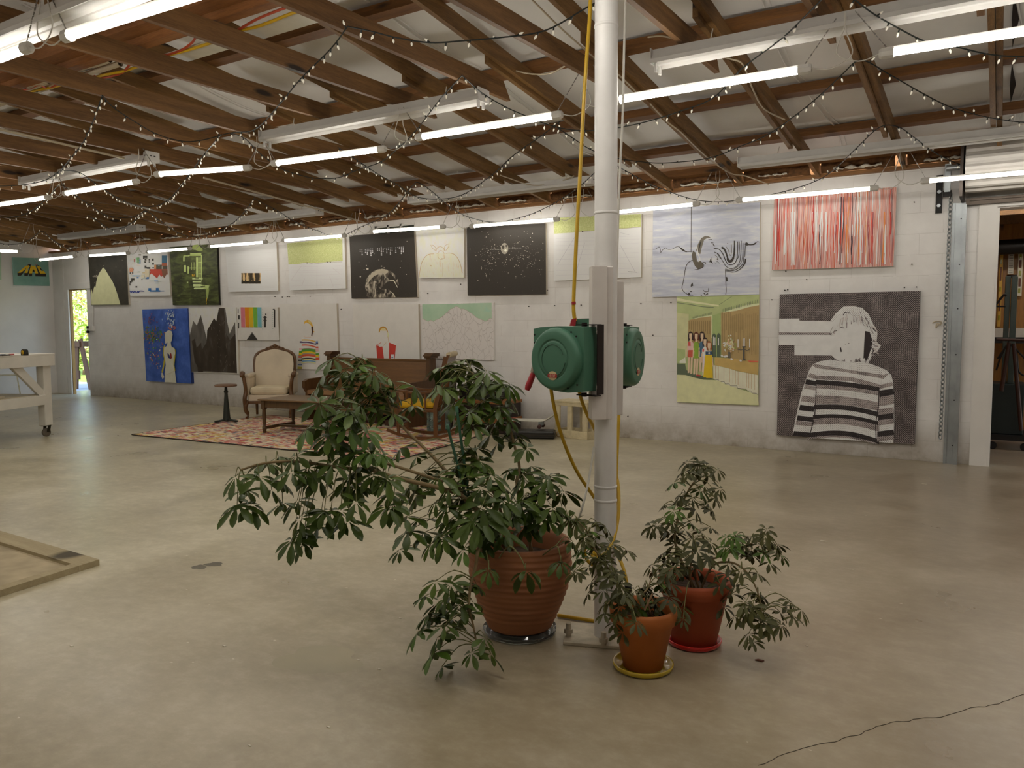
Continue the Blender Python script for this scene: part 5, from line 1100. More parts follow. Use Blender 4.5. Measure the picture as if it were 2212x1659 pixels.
# armchair
WAL = wood('walnut', '4a3018', '785430', 'Z', .35, 1.5, knots=False); UPH = M('cream_velvet', 'd3c5ae', .85, var=.10, ns=3); UPH2 = M('cream_velvet_seat', 'd6c8aa', .85, var=.10, ns=4)
fl_, fr_ = F(524, 905), F(618, 901)
ctr = (fl_+fr_)/2; ang = math.atan2(-.16, 1.0) + RAD(14)
ACO = V((-9.27, 7.98, .013)); ang = RAD(40)
t = thing('armchair', 'cream upholstered antique armchair with carved walnut frame', 'armchair', ACO)
L = lambda: Loc(ACO, ang)
# local: x width, -y front
w = L()
bp = []
prof = [(-.27, .42), (-.275, .60), (-.285, .76), (-.27, .88), (-.20, .945), (-.10, .975), (0, 1.0), (.10, .975), (.20, .945), (.27, .88), (.285, .76), (.275, .60), (.27, .42)]
def yb(z): return .22+.12*(z-.42)/.6
w.prism([(x, yb(z)-.055, z) for x, z in prof], (0, .09, 0)); w.build('backrest', UPH, t, bev=.03)
w = L(); w.tube(smooth([(x*1.06, yb(z)+.02, z+.012) for x, z in prof], 4), .022, 0, 8); w.build('back_frame', WAL, t)
w = L(); cr_ = [(-.17, .975), (-.13, 1.02), (-.07, 1.035), (-.03, 1.06), (0, 1.075), (.03, 1.06), (.07, 1.035), (.13, 1.02), (.17, .975), (.10, .995), (0, 1.01), (-.10, .995)]
w.prism([(x, yb(1)-.005, z) for x, z in cr_], (0, .035, 0))
for x, z, r in ((0, 1.045, .03), (-.06, 1.025, .02), (.06, 1.025, .02), (-.12, 1.005, .018), (.12, 1.005, .018)): w.lathe([(0, -.012), (r*.7, -.01), (r, 0), (r*.7, .01), (0, .012)], (x, yb(1)-.01, z), 0, 10, axis=(0, 1, 0))
w.build('carved_crest', WAL, t)
w = L(); w.bb((-.30, -.30, .24), (.30, .24, .345)); w.build('seat_base', UPH, t, bev=.02)
w = L(); w.bb((-.265, -.315, .345), (.265, .20, .455)); w.build('seat_cushion', UPH2, t, bev=.035)
for s in (-1, 1):
    w = L(); w.bb((s*.28, -.27, .33), (s*.345, .25, .60)); w.bb((s*.27, -.27, .585), (s*.36, .25, .645)); w.build('arm_pad', UPH, t, bev=.025)
    w = L(); q = [(s*.33, -.33, .18), (s*.335, -.345, .28), (s*.32, -.325, .40), (s*.33, -.335, .52), (s*.345, -.33, .60), (s*.36, -.35, .645), (s*.37, -.30, .665), (s*.365, -.24, .655)]
    w.tube(smooth(q, 4), [.030]*8+[.026]*10+[.03]*11, 0, 8); w.lathe([(0, -.03), (.03, -.025), (.034, 0), (.03, .025), (0, .03)], (s*.365, -.345, .635), 0, 12, axis=(1, 0, 0)); w.build('arm_scroll', WAL, t)
    w = L(); q = [(s*.30, -.30, .25), (s*.325, -.33, .20), (s*.325, -.335, .13), (s*.30, -.31, .06), (s*.305, -.325, .018), (s*.31, -.34, .006)]; w.tube(smooth(q, 4), [.034]*6+[.030]*6+[.018]*6+[.024]*3, 0, 8); w.build('leg', WAL, t)
    w = L(); w.tube([(s*.27, .22, .25), (s*.275, .27, .0)], [.024, .018], 0, 8); w.build('leg', WAL, t)
w = L(); w.bb((-.31, -.315, .215), (.31, -.285, .255)); w.bb((-.31, -.3, .215), (-.285, .25, .255)); w.bb((.285, -.3, .215), (.31, .25, .255)); w.build('seat_rail', WAL, t, bev=.004)
# pedestal stool
GRN = M('stool_green', '2b2f28', .55, .3, var=.15); o_ = F(490, 911, .013); 
t = thing('pedestal_stool', 'small round topped stool on a tapering green iron pedestal', 'stool', o_)
w = MB(); w.lathe([(0, .500), (.145, .500), (.152, .508), (.152, .522), (.14, .53), (0, .53)], o_, 0, 36); w.build('seat', wood('stool_top', '5a4030', '8a6a50', 'X', .5, 1, False), t)
w = MB(); w.lathe([(0, .03), (.055, .03), (.05, .06), (.030, .30), (.022, .40), (.03, .43), (.022, .445), (.018, .50), (0, .50)], o_, 0, 12, sm=False); w.build('pedestal', GRN, t)
w = MB()
for k in range(3):
    a = k*2*pi/3+.3; w.bar(o_+V((0, 0, .035)), o_+V((.17*cos(a), .17*sin(a), .012)), .05, .022)
w.build('base', GRN, t, bev=.004)
# coffee table
TBL = wood('oak_table', '584026', '866a46', 'X', .35, 1.1, False); TBX = wood('oak_table_leg', '3c2a16', '644a2c', 'Z', .4, 1.5, False)
p0, p1 = F(575, 938, .013), F(671, 943, .013); ex = (p1-p0); ex.z = 0; wdt = ex.length; ex.normalize(); 
p2 = F(639, 923, .013); ey = V((-ex.y, ex.x, 0)); dp_ = max(.4, (p2-p0).dot(ey)); Lg = 1.05
Lg = 1.12; p0 = V((-7.85, 6.62, .013)); angt = math.atan2(.16, 1.0)
t = thing('coffee_table', 'low oak coffee table with turned legs and H stretcher on the rug', 'table', p0)
L = lambda: Loc(p0, angt); TW, TD, TH = 1.05, .56, .43
w = L(); w.bb((-.06, -.05, TH-.022), (TW+.06, TD+.05, TH)); w.build('tabletop', TBL, t, bev=.006)
w = L(); w.bb((0, -.012, TH-.11), (TW, .012, TH-.024)); w.bb((0, TD-.012, TH-.11), (TW, TD+.012, TH-.024)); w.bb((-.012, 0, TH-.11), (.012, TD, TH-.024)); w.bb((TW-.012, 0, TH-.11), (TW+.012, TD, TH-.024)); w.build('apron', TBX, t)
for x in (0, TW):
    for y in (0, TD):
        w = L(); w.box((x, y, TH-.075), (.055, .055, .1)); w.lathe([(.0, .0), (.022, .0), (.026, .012), (.022, .03), (.027, .04), (.027, .075), (.016, .09), (.022, .12), (.027, .22), (.022, .29), (.028, .30), (.02, .31), (0, .312)], (x, y, 0), 0, 14); w.build('leg', TBX, t)
for q_ in (((-.015, 0, .045), (.015, TD, .08)), ((TW-.015, 0, .045), (TW+.015, TD, .08)), ((0, TD/2-.03, .05), (TW, TD/2+.03, .075))): w = L(); w.bb(*q_); w.build('stretcher', TBX, t)
# pew
PW_ = wood('pew_oak', '57391c', '876032', 'X', .4, 1.0, False); PWZ = wood('pew_oak_end', '402812', '6b4a26', 'Z', .4, 1.2, False)
X0 = -8.47; X1 = -6.60; YB = 8.36
t = thing('pew', 'brown oak church pew with capped end posts against the picture wall', 'pew', ((X0+X1)/2, 8.1, .013))
w = MB(); w.prism([(X0+.04, YB-.02, .42), (X0+.04, YB+.06, .88), (X0+.04, YB+.09, .88), (X0+.04, YB+.01, .42)], (X1-X0-.08, 0, 0)); w.bb((X0+.04, YB+.045, .87), (X1-.04, YB+.10, .895)); w.build('backrest', PW_, t)
w = MB(); w.bb((X0+.04, YB-.46, .41), (X1-.04, YB+.02, .445)); w.bb((X0+.04, YB-.47, .385), (X1-.04, YB-.445, .445)); w.build('seat', wood('pew_seat', '7a5636', 'ab8660', 'X', .35, 1, False), t, bev=.004)
w = MB(); w.bb((X0+.04, YB-.40, .16), (X1-.04, YB-.38, .385)); w.build('front_board', PW_, t)
for x in (X0, X1):
    w = MB(); q = [(x-.03, YB+.13, .013), (x-.03, YB+.13, .93), (x-.03, YB+.0, .93), (x-.03, YB-.02, .66), (x-.03, YB-.08, .615), (x-.03, YB-.42, .60), (x-.03, YB-.50, .57), (x-.03, YB-.50, .48), (x-.03, YB-.44, .40), (x-.03, YB-.46, .10), (x-.03, YB-.50, .06), (x-.03, YB-.50, .013)]
    w.prism(q, (.06, 0, 0)); e_ = w.build('end_panel', PWZ, t, bev=.008)
    w = MB(); w.bb((x-.055, YB-.02, .915), (x+.055, YB+.15, .94)); w.prism([(x-.07, YB-.035, .94), (x-.07, YB+.165, .94), (x-.045, YB+.14, .985), (x-.045, YB-.01, .985)], (.14, 0, 0)); w.build('post_cap', PWZ, e_, bev=.006)
# dark boxes under the pew
for k, (x, y, sx_, sy_, h, c, l) in enumerate(((-7.95, 8.15, .42, .3, .20, '1f1d1a', 'black low box under the left end of the pew'), (-7.35, 8.2, .36, .28, .16, '3a1d18', 'dark red-brown box under the middle of the pew'), (-6.9, 8.05, .26, .2, .06, '4a3020', 'thin brown tray under the right end of the pew'))):
    w = MB(); w.box((x, y, .013+h/2), (sx_, sy_, h)); t2 = w.build('storage_box', M('box_%d' % k, c, .6, var=.15), bev=.008); tag(t2, l, 'box', 'things kept under the pew')
    w = MB(); w.box((x, y, .013+h+.006), (sx_+.015, sy_+.015, .012)); w.build('lid', M('box_%d' % k, c), t2, bev=.003)
# rocking chair, seen from its side, facing left
RCK = wood('rocker_wood', '472a12', '744a22', 'Z', .3, 1.3, False); CUS = M('yellow_cushion', 'c79a10', .8, var=.15, ns=6)
RO = V((-5.88, 7.34, .013)); ra = RAD(27)
t = thing('rocking_chair', 'brown wooden rocking chair with a yellow seat cushion, facing left', 'rocking chair', RO)
L = lambda: Loc(RO, ra)
for y in (-.25, .25):
    w = L(); q = []
    for k in range(13):
        u = -1+2*k/12; q.append((u*.44+.06, y, .022+.10*u*u))
    for k in range(12): w.bar(q[k], q[k+1], .028, .034)
    w.build('rocker', RCK, t)
    w = L(); w.tube([(-.24, y, .06), (-.25, y, .36), (-.25, y, .56)], [.019, .022, .018], 0, 8); w.build('leg', RCK, t)
    w = L(); w.bar((.20, y, .05), (.20, y, .40), .035, .045, up=(1, 0, 0)); w.bar((.20, y, .38), (.33, y, .98), .035, .05, up=(1, 0, 0)); w.build('rear_post', RCK, t)
    w = L(); q = smooth([(-.33, y, .575), (-.25, y, .585), (-.05, y, .56), (.10, y, .565), (.24, y, .61)], 4)
    for k in range(len(q)-1): w.bar(q[k], q[k+1], .06, .022)
    w.build('armrest', RCK, t)
    w = L(); w.tube([(-.08, y, .36), (-.08, y, .56)], .011, 0, 6); w.tube([(.08, y, .36), (.08, y, .56)], .011, 0, 6); w.build('spindle', RCK, t)
w = L(); w.bb((-.27, -.26, .33), (.22, .26, .37)); w.build('seat', RCK, t, bev=.006)
w = L(); w.bb((-.25, -.24, .37), (.20, .24, .45)); w.build('cushion', CUS, t, bev=.035)
w = L(); q0 = (.325, 0, .93)
w.prism([(.305, -.29, .86), (.345, -.29, 1.0), (.345, .29, 1.0), (.305, .29, .86)], (.03, 0, 0)); w.build('top_rail', RCK, t, bev=.01)
w = L(); w.tube([(.36, -.24, 1.0), (.36, .24, 1.0)], .032, 0, 12); w.build('head_pillow', M('pillow_cream', 'c9b99a', .8, var=.08), t)
w = L()
for k in range(6): y = -.2+.08*k; w.bar((.215, y, .40), (.315, y, .88), .022, .012, up=(1, 0, 0))
w.build('back_slats', RCK, t)
for x in (-.24, .2): w = L(); w.tube([(x, -.25, .17), (x, .25, .17)], .011, 0, 6); w.build('stretcher', RCK, t)
# trunk, leaning mirror and water jug behind the rocker
TRK = M('trunk_dark', '2a1a12', .5, var=.2); TRB = wood('trunk_band', '7a4a22', 'a87038', 'X', .5, 1, False)
t = thing('travel_chest', 'dark brown trunk with tan bands beside the rocking chair', 'trunk', (-5.55, 8.33, 0))
w = MB(); w.bb((-5.98, 8.14, .0), (-5.24, 8.56, .40)); w.build('body', TRK, t, bev=.01)
w = MB(); w.bb((-5.99, 8.125, .13), (-5.23, 8.57, .19)); w.bb((-5.99, 8.125, .37), (-5.23, 8.57, .41)); w.build('band', TRB, t, bev=.003)
w = MB(); w.bb((-5.96, 8.18, .41), (-5.4, 8.5, .60)); w.build('upper_case', M('case_black', '191513', .5, var=.1), t, bev=.02)
t = thing('mirror', 'narrow mirror with dark edge leaning behind the rocking chair', 'mirror', (-5.9, 7.98, 0))
w = MB(); a0 = V((-6.02, 8.02, .013)); w.bar(a0+V((0, -.06, 0)), a0+V((0, .05, .66)), .22, .02, up=(0, 1, 0)); w.build('frame', TRK, t)
w = MB(); w.bar(a0+V((0, -.072, .02)), a0+V((0, .038, .64)), .19, .004, up=(0, 1, 0)); w.build('glass', M('mirror_glass', 'c9cfc9', .08, .95, var=0), t)
JG = M('jug_plastic', 'a9c2bd', .08, var=0, trans=.75)
o_ = V((-6.02, 7.78, .013)); t = thing('water_jug', 'big clear ribbed water jug standing on the rug by the rocker', 'jug', o_)
w = MB(); w.lathe([(0, 0), (.105, 0), (.12, .02), (.12, .08), (.112, .09), (.12, .10), (.12, .16), (.112, .17), (.12, .18), (.12, .27), (.09, .34), (.035, .38), (.032, .42), (0, .42)], o_, 0, 28); w.build('body', JG, t)
w = MB(); w.lathe([(0, .42), (.034, .42), (.034, .445), (0, .45)], o_, 0, 16); w.build('cap', M('jug_cap', 'b9c6d6', .5, var=0), t)
# skateboard on a black case
t = thing('hard_case', 'flat black case lying on the floor beside the cream crate', 'case', (-4.75, 8.0, 0))
CSO = V((-4.80, 8.05, 0)); cang = RAD(25)
w = Loc(CSO, cang); w.bb((-.30, -.12, .0), (.30, .12, .095)); w.build('body', M('case_hard', '17130f', .35, var=.1), t, bev=.018)
w = Loc(CSO, cang); w.bb((-.304, -.124, .045), (.304, .124, .053)); w.build('rim', M('case_rim', '3a342c', .4, .4, var=0), t)
w = Loc(CSO, cang); w.lathe([(.03, -.006), (.038, 0), (.03, .006)], (.35, 0, .05), 0, 12, axis=(0, 1, 0)); w.build('handle', M('handle_tan', 'b08a4a', .5, var=0), t)
t = thing('skateboard', 'white skateboard resting on the black case by the wall', 'skateboard', CSO+V((0, .06, .1)))
so = CSO+V((-.16, .12, .10)); sa = RAD(14)
w = Loc(so, sa); vs = []; n = 18
for k in range(n+1):
    u = -1+2*k/n; x = u*.40; hw = .095*math.sqrt(max(.02, 1-max(0, abs(u)-.72)**2/.0784)); z = .095+(.09*(max(0, abs(u)-.62)/.38)**1.3)
    for s_, y in enumerate((-hw, -hw*.5, hw*.5, hw)): vs.append((x, y, z+(.006 if abs(y) > hw*.8 else 0)))
    for y in (-hw, -hw*.5, hw*.5, hw): vs.append((x, y, z-.012+(.006 if abs(y) > hw*.8 else 0)))
fs = []
for k in range(n):
    o1 = k*8; o2 = o1+8
    for j in range(3): fs.append((o1+j, o1+j+1, o2+j+1, o2+j)); fs.append((o1+4+j, o2+4+j, o2+5+j, o1+5+j))
    fs.append((o1, o2, o2+4, o1+4)); fs.append((o1+3, o1+7, o2+7, o2+3))
fs += [(0, 4, 5, 1), (1, 5, 6, 2), (2, 6, 7, 3)]; e = n*8; fs += [(e, e+1, e+5, e+4), (e+1, e+2, e+6, e+5), (e+2, e+3, e+7, e+6)]
w.add(vs, fs, 0, False); w.build('deck', M('deck_white', 'd6d3c4', .4, var=.05), t)
w = Loc(so, sa); w.bb((-.38, -.085, .1065), (-.12, .085, .108)); w.build('deck_graphic', M('deck_red', 'b0504a', .5, var=.3, ns=30), t)
for x in (-.22, .22):
    w = Loc(so, sa); w.tube([(x, -.07, .035), (x, .07, .035)], .008, 0, 8); w.bb((x-.03, -.025, .04), (x+.03, .025, .085)); w.build('truck', GALV, t)
    for y in (-.08, .08):
        w = Loc(so, sa); w.lathe([(0, -.016), (.022, -.016), (.026, -.008), (.026, .008), (.022, .016), (0, .016)], (x, y, .028), 0, 16, axis=(0, 1, 0)); w.build('wheel', M('wheel_maroon', '4a2a22', .5, var=.05), t)
# cream open crate stool
CRM = M('crate_cream', 'cdbf9b', .7, var=.14, ns=12, bs=.2)
cA, cB = F(1262, 949), F(1193, 938); ex = (cA-cB); ex.z = 0; cw = .42; cang = math.atan2(ex.y, ex.x)
cA = V((cA.x, cA.y, 0)); cang = RAD(-11); cA = cA+V((.05, -.03, 0))
t = thing('crate_stand', 'cream painted open wooden stand near the wall behind the pole', 'stand', cA)
L = lambda: Loc(cA, cang); W_, D2_, H2 = .49, .27, .445
w = L(); w.bb((-W_-.015, -.015, .0), (.015, .02, .09)); w.bb((-.02, 0, 0), (.015, D2_, .09)); w.bb((-W_-.015, D2_-.02, 0), (.015, D2_+.015, .09)); w.bb((-W_-.015, 0, 0), (-W_+.02, D2_, .09)); w.build('base_board', CRM, t, bev=.003)
for x in (-W_, -W_+.19, -.07):
    for y in (.0, D2_-.025):
        w = L(); w.bb((x, y, .09), (x+.07, y+.025, H2-.03)); w.build('slat', CRM, t, bev=.002)
for y in (.1, .22):
    w = L(); w.bb((-.025, y, .09), (0, y+.07, H2-.03)); w.build('slat', CRM, t, bev=.002)
w = L(); w.bb((-W_-.01, -.01, H2-.06), (.01, .03, H2-.02)); w.bb((-.025, 0, H2-.06), (.01, D2_, H2-.02)); w.bb((-W_-.02, -.02, H2-.02), (.02, D2_+.02, H2+.0)); w.build('top', CRM, t, bev=.003)
# ------------------------------------------------------------------ white workbench at the left
BW = M('bench_white', 'dad6cd', .5, var=.06, ns=5); a0 = F(97, 770, 1.04); c0 = F(98, 943); 
dv = V((.43, -.90, 0)).normalized(); dw = V((-.90, -.43, 0)).normalized()
BO = V((c0.x, c0.y, 0)) - dv*.02 - dw*.02; bang = math.atan2(dv.y, dv.x)
t = thing('workbench', 'white painted timber workbench on casters at the left edge', 'workbench', BO)
L = lambda: Loc(BO, bang)     # local x runs towards the camera; local -y runs left/away
BL2, BD2 = 3.6, 1.1; BH = 1.02
w = L(); w.bb((-.09, -BD2-.07, BH-.02), (BL2, .07, BH+.005)); w.build('worktop', BW, t, bev=.003)
w = L(); w.bb((-.09, .03, BH-.145), (BL2, .07, BH-.02)); w.bb((-.09, -BD2-.07, BH-.145), (BL2, -BD2-.03, BH-.02)); w.bb((-.09, -BD2, BH-.145), (-.055, .03, BH-.02)); w.build('apron', BW, t, bev=.003)
for x in (-.0, BL2-.3):
    for y in (-.03, -BD2):
        w = L(); w.bb((x-.06, y-.035, .14), (x+.07, y+.06, BH-.02)); w.build('leg', BW, t, bev=.005)
        cst = MB(); cst = L(); cst.lathe([(0, -.014), (.045, -.014), (.052, -.006), (.052, .006), (.045, .014), (0, .014)], (x, y+.01, .052), 0, 20, axis=(.6, 1, 0)); cw_ = cst.build('caster', M('caster_wheel', '6d6255', .6, var=.1), t)
        cst = L(); cst.bb((x-.04, y-.03, .128), (x+.04, y+.05, .14)); cst.bar((x-.012, y-.02, .052), (x-.02, y-.02, .13), .05, .004, up=(0, 1, 0)); cst.bar((x+.0, y+.04, .052), (x-.02, y+.04, .13), .05, .004, up=(0, 1, 0)); cst.build('caster_fork', M('fork_dark', '2f2a22', .4, .7, var=.1), cw_)
w = L(); w.bb((.05, .0, .40), (BL2, .035, .52)); w.bb((.05, -BD2, .40), (BL2, -BD2+.035, .52)); w.bb((-.03, -BD2, .40), (.0, 0, .50)); w.build('lower_rail', BW, t, bev=.003)
w = L(); w.bb((0, -BD2+.03, .505), (BL2, 0.0, .525)); w.build('lower_shelf', M('shelf_ply', 'c9bda2', .6, var=.15, ns=6), t)
w = L(); w.prism([(.07, -.015, BH-.56), (.07, -.015, BH-.44), (.40, -.015, BH-.145), (.56, -.015, BH-.145)], (0, .035, 0)); w.build('corner_brace', BW, t)
w = L(); w.prism([(-.01, -.10, BH-.50), (-.01, -.10, BH-.38), (-.01, -.38, BH-.145), (-.01, -.50, BH-.145)], (.035, 0, 0)); w.build('corner_brace', BW, t)
bl = Loc(BO, bang)
def onbench(px, py):
    return F(px, py, BH+.006)
p = onbench(53, 768); t = thing('tape_measure', 'black tape measure with yellow side standing on the workbench', 'tape measure', p)
w = Loc(p, bang+1.2); q = [(-.035, -.02, 0), (.035, -.02, 0), (.037, -.02, .03), (.028, -.02, .062), (.0, -.02, .072), (-.03, -.02, .06), (-.038, -.02, .03)]
w.prism(q, (0, .045, 0)); w.build('case', M('tape_black', '1b1812', .5, var=0), t, bev=.004)
w = Loc(p, bang+1.2); w.lathe([(0, -.002), (.024, -.002), (.024, 0), (0, 0)], (0, -.021, .036), 0, 18, axis=(0, 1, 0)); w.build('label', M('tape_yellow', 'c9a01a', .5, var=0), t)
for (x0, y0, x1, y1), c, l in (((-5, 768.5, 12, 768), '23264a', 'dark blue marker on the workbench'), ((4, 769, 22, 768.2), '3a3a38', 'grey marker on the workbench'), ((20, 767.5, 30, 767), 'a83a3a', 'red capped pen on the workbench')):
    a = onbench(x0, y0)+V((0, 0, .008)); b = onbench(x1, y1)+V((0, 0, .008))
    if (b-a).length > .25: b = a+(b-a).normalized()*.16
    w = MB(); w.tube([a, b], .008, 0, 8); tag(w.build('marker', M('marker_'+c, c, .4, var=0)), l, 'pen', 'pens on the workbench')
w = Loc(BO, bang); w.bb((.55, -.5, .526), (1.9, -.1, .55)); w.bb((.8, -.62, .551), (2.2, -.35, .57)); tag(w.build('board_offcut', M('offcut', 'd3c9b2', .6, var=.1)), 'loose boards lying on the bench lower shelf', 'boards')
# white metal chair behind the bench
CHW = M('chair_white', 'c9c3a6', .4, .2, var=.15, ns=14); p = F(40, 860); CO = V((p.x-.2, p.y-.1, 0)); ca = RAD(-25)
t = thing('metal_chair', 'white metal cafe chair behind the workbench at the left wall', 'chair', CO)
L = lambda: Loc(CO, ca)
w = L(); w.bb((-.18, -.18, .435), (.18, .18, .455)); w.build('seat', CHW, t, bev=.02)
for x in (-1, 1):
    for y in (-1, 1): w = L(); w.bar((x*.165, y*.165, .44), (x*.215, y*.215, 0), .035, .022); w.build('leg', CHW, t)
w = L(); w.tube(smooth([(-.17, .17, .44), (-.18, .21, .66), (-.13, .235, .82), (0, .245, .85), (.13, .235, .82), (.18, .21, .66), (.17, .17, .44)], 5), .014, 0, 8); w.build('back_frame', CHW, t)
w = L(); w.bar((0, .175, .44), (0, .24, .84), .11, .008, up=(0, 1, 0)); w.build('back_splat', CHW, t)
# low wooden tray / stretcher frame on the floor, bottom left
TR = wood('tray_pine', '8f8062', 'b3a584', 'X', .8, .8); TRP = M('tray_board', 'ab9c7f', .8, var=.22, ns=5)
c_ = F(215, 1221); e1 = (F(0, 1290)-c_); e1.z = 0; e1.normalize(); e2 = (F(0, 1172)-F(160, 1221)); e2.z = 0; e2.normalize()
t = thing('strainer_frame', 'weathered low wooden frame with plywood base lying on the floor, bottom left', 'frame', V((c_.x, c_.y, 0)))
c_ = V((c_.x, c_.y, 0))
def quadp(a, b, c, d, z0, z1, mb): mb.prism([V((p.x, p.y, z0)) for p in (a, b, c, d)], (0, 0, z1-z0))
w = MB(); quadp(c_+e1*.03+e2*.03, c_+e1*1.8+e2*.03, c_+e1*1.8+e2*2.0, c_+e1*.03+e2*2.0, .001, .014, w); w.build('base_panel', TRP, t)
w = MB(); quadp(c_+e1*.0, c_+e1*.0+e2*2.0, c_+e1*.13+e2*2.0, c_+e1*.13, .0, .034, w); w.build('rail', TR, t, bev=.002)
w = MB(); quadp(c_+e1*.131+e2*.0, c_+e1*1.8, c_+e1*1.8+e2*.07, c_+e1*.131+e2*.07, .0, .034, w); w.build('rail', TR, t, bev=.002)
# small litter on the floor
LIT = M('paper_scrap', 'd5cfbf', .7, var=0)
for k, (x, y, dx) in enumerate(((1262, 1398, 5), (1770, 1168, 14), (1835, 1230, 9), (1990, 1045, 6), (770, 1425, 5), (815, 1445, 6), (1660, 1225, 4), (1660, 1278, 5), (1740, 1395, 3), (705, 1570, 7), (535, 1610, 6), (480, 1395, 5), (150, 1395, 5), (860, 1335, 5))):
    a = F(x, y, .001); b = F(x+dx, y+2, .001); w = MB(); s_ = (b-a).length; rr_ = random.Random(k)
    w.prism([a, a+V((s_, 0, 0)), a+V((s_*1.1, s_*.35, 0)), a+V((s_*.2, s_*.4, 0))], (0, 0, .0015)); tag(w.build('paper_scrap', LIT), 'tiny pale scrap of paint or paper on the concrete', 'scrap', 'pale scraps on the floor')
w = MB(); a = F(1630, 1426, .001); w.prism([a, a+V((.03, .0, 0)), a+V((.035, .012, 0)), a+V((.01, .015, 0))], (0, 0, .003)); tag(w.build('dry_leaf', M('dry_leaf', '6a3a24', .8, var=.1)), 'small brown dry leaf below the right plant', 'leaf')
# ------------------------------------------------------------------ steel pole, boards and hose reels
PO = V((-1.400, 2.975, 0)); PR = .047
PAINT = M('pole_paint', 'dcdad8', .4, var=.05, ns=8)
t = thing('steel_pole', 'white painted round steel pole rising from floor to roof', 'pole', PO)
tilt = V((.0, 0, 0))
w = MB(); top = PO+V((-.018, .0, 3.5)); w.cyl(PO+V((0, 0, .012)), top, PR, 0, 40); w.build('shaft', PAINT, t)
for z in (.60, .66, 1.80, 2.55):
    w = MB(); c = PO.lerp(top, z/3.5); w.lathe([(PR, -.006), (PR+.0022, -.004), (PR+.0022, .004), (PR, .006)], c, 0, 40); w.build('seam_ring', PAINT, t)
w = MB(); w.box(PO+V((-.035, -.01, .007)), (.26, .23, .013), rz=RAD(20)); pl = w.build('base_plate', M('plate_paint', 'b5ab96', .6, .1, var=.2, ns=20), t, bev=.002)
for x, y in ((-.13, -.09), (.06, .085), (-.07, .10), (.04, -.10)):
    w = MB(); c = PO+V((x, y, .013)); w.cyl(c, c+V((0, 0, .055)), .011, 0, 10); w.cyl(c+V((0, 0, .012)), c+V((0, 0, .03)), .019, 0, 6); w.build('anchor_bolt', MATS['plate_paint'], pl)
# speckle blocks: two pairs of boards
BRD = M('board_paint', 'd2cbc6', .5, var=.07, ns=6)
bd = V((_r.x, _r.y, 0)).normalized(); fw = V((_f.x, _f.y, 0)).normalized(); 
ba = math.atan2(bd.y, bd.x)+RAD(4)
def PB(px, py, dd): p = DP(px, py, dd); return p
zt, zb = 1.575, .955
w = Loc(PO, ba); w.bb((-.085, -.115, zb-.0), (-.022, -.045, zt)); w.bb((-.022, -.10, zb+.0), (.004, -.04, zt-.002)); o = w.build('mounting_board', BRD, bev=.003); tag(o, 'white board strapped to the near side of the pole', 'board', 'mounting boards on the pole')
w = MB()
for px, py in ((1285, 652), (1285, 848)): c = DP(px, py, 3.222); w.box(c, (.006, .012, .006))
w.build('nail', BLKM, o)
w = Loc(PO, ba); w.bb((.035, .05, zb-.0), (.080, .12, zt-.05)); w.bb((.012, .05, zb-.03), (.034, .11, zt-.05)); o = w.build('mounting_board', BRD, bev=.003); tag(o, 'white board fixed to the far side of the pole', 'board', 'mounting boards on the pole')
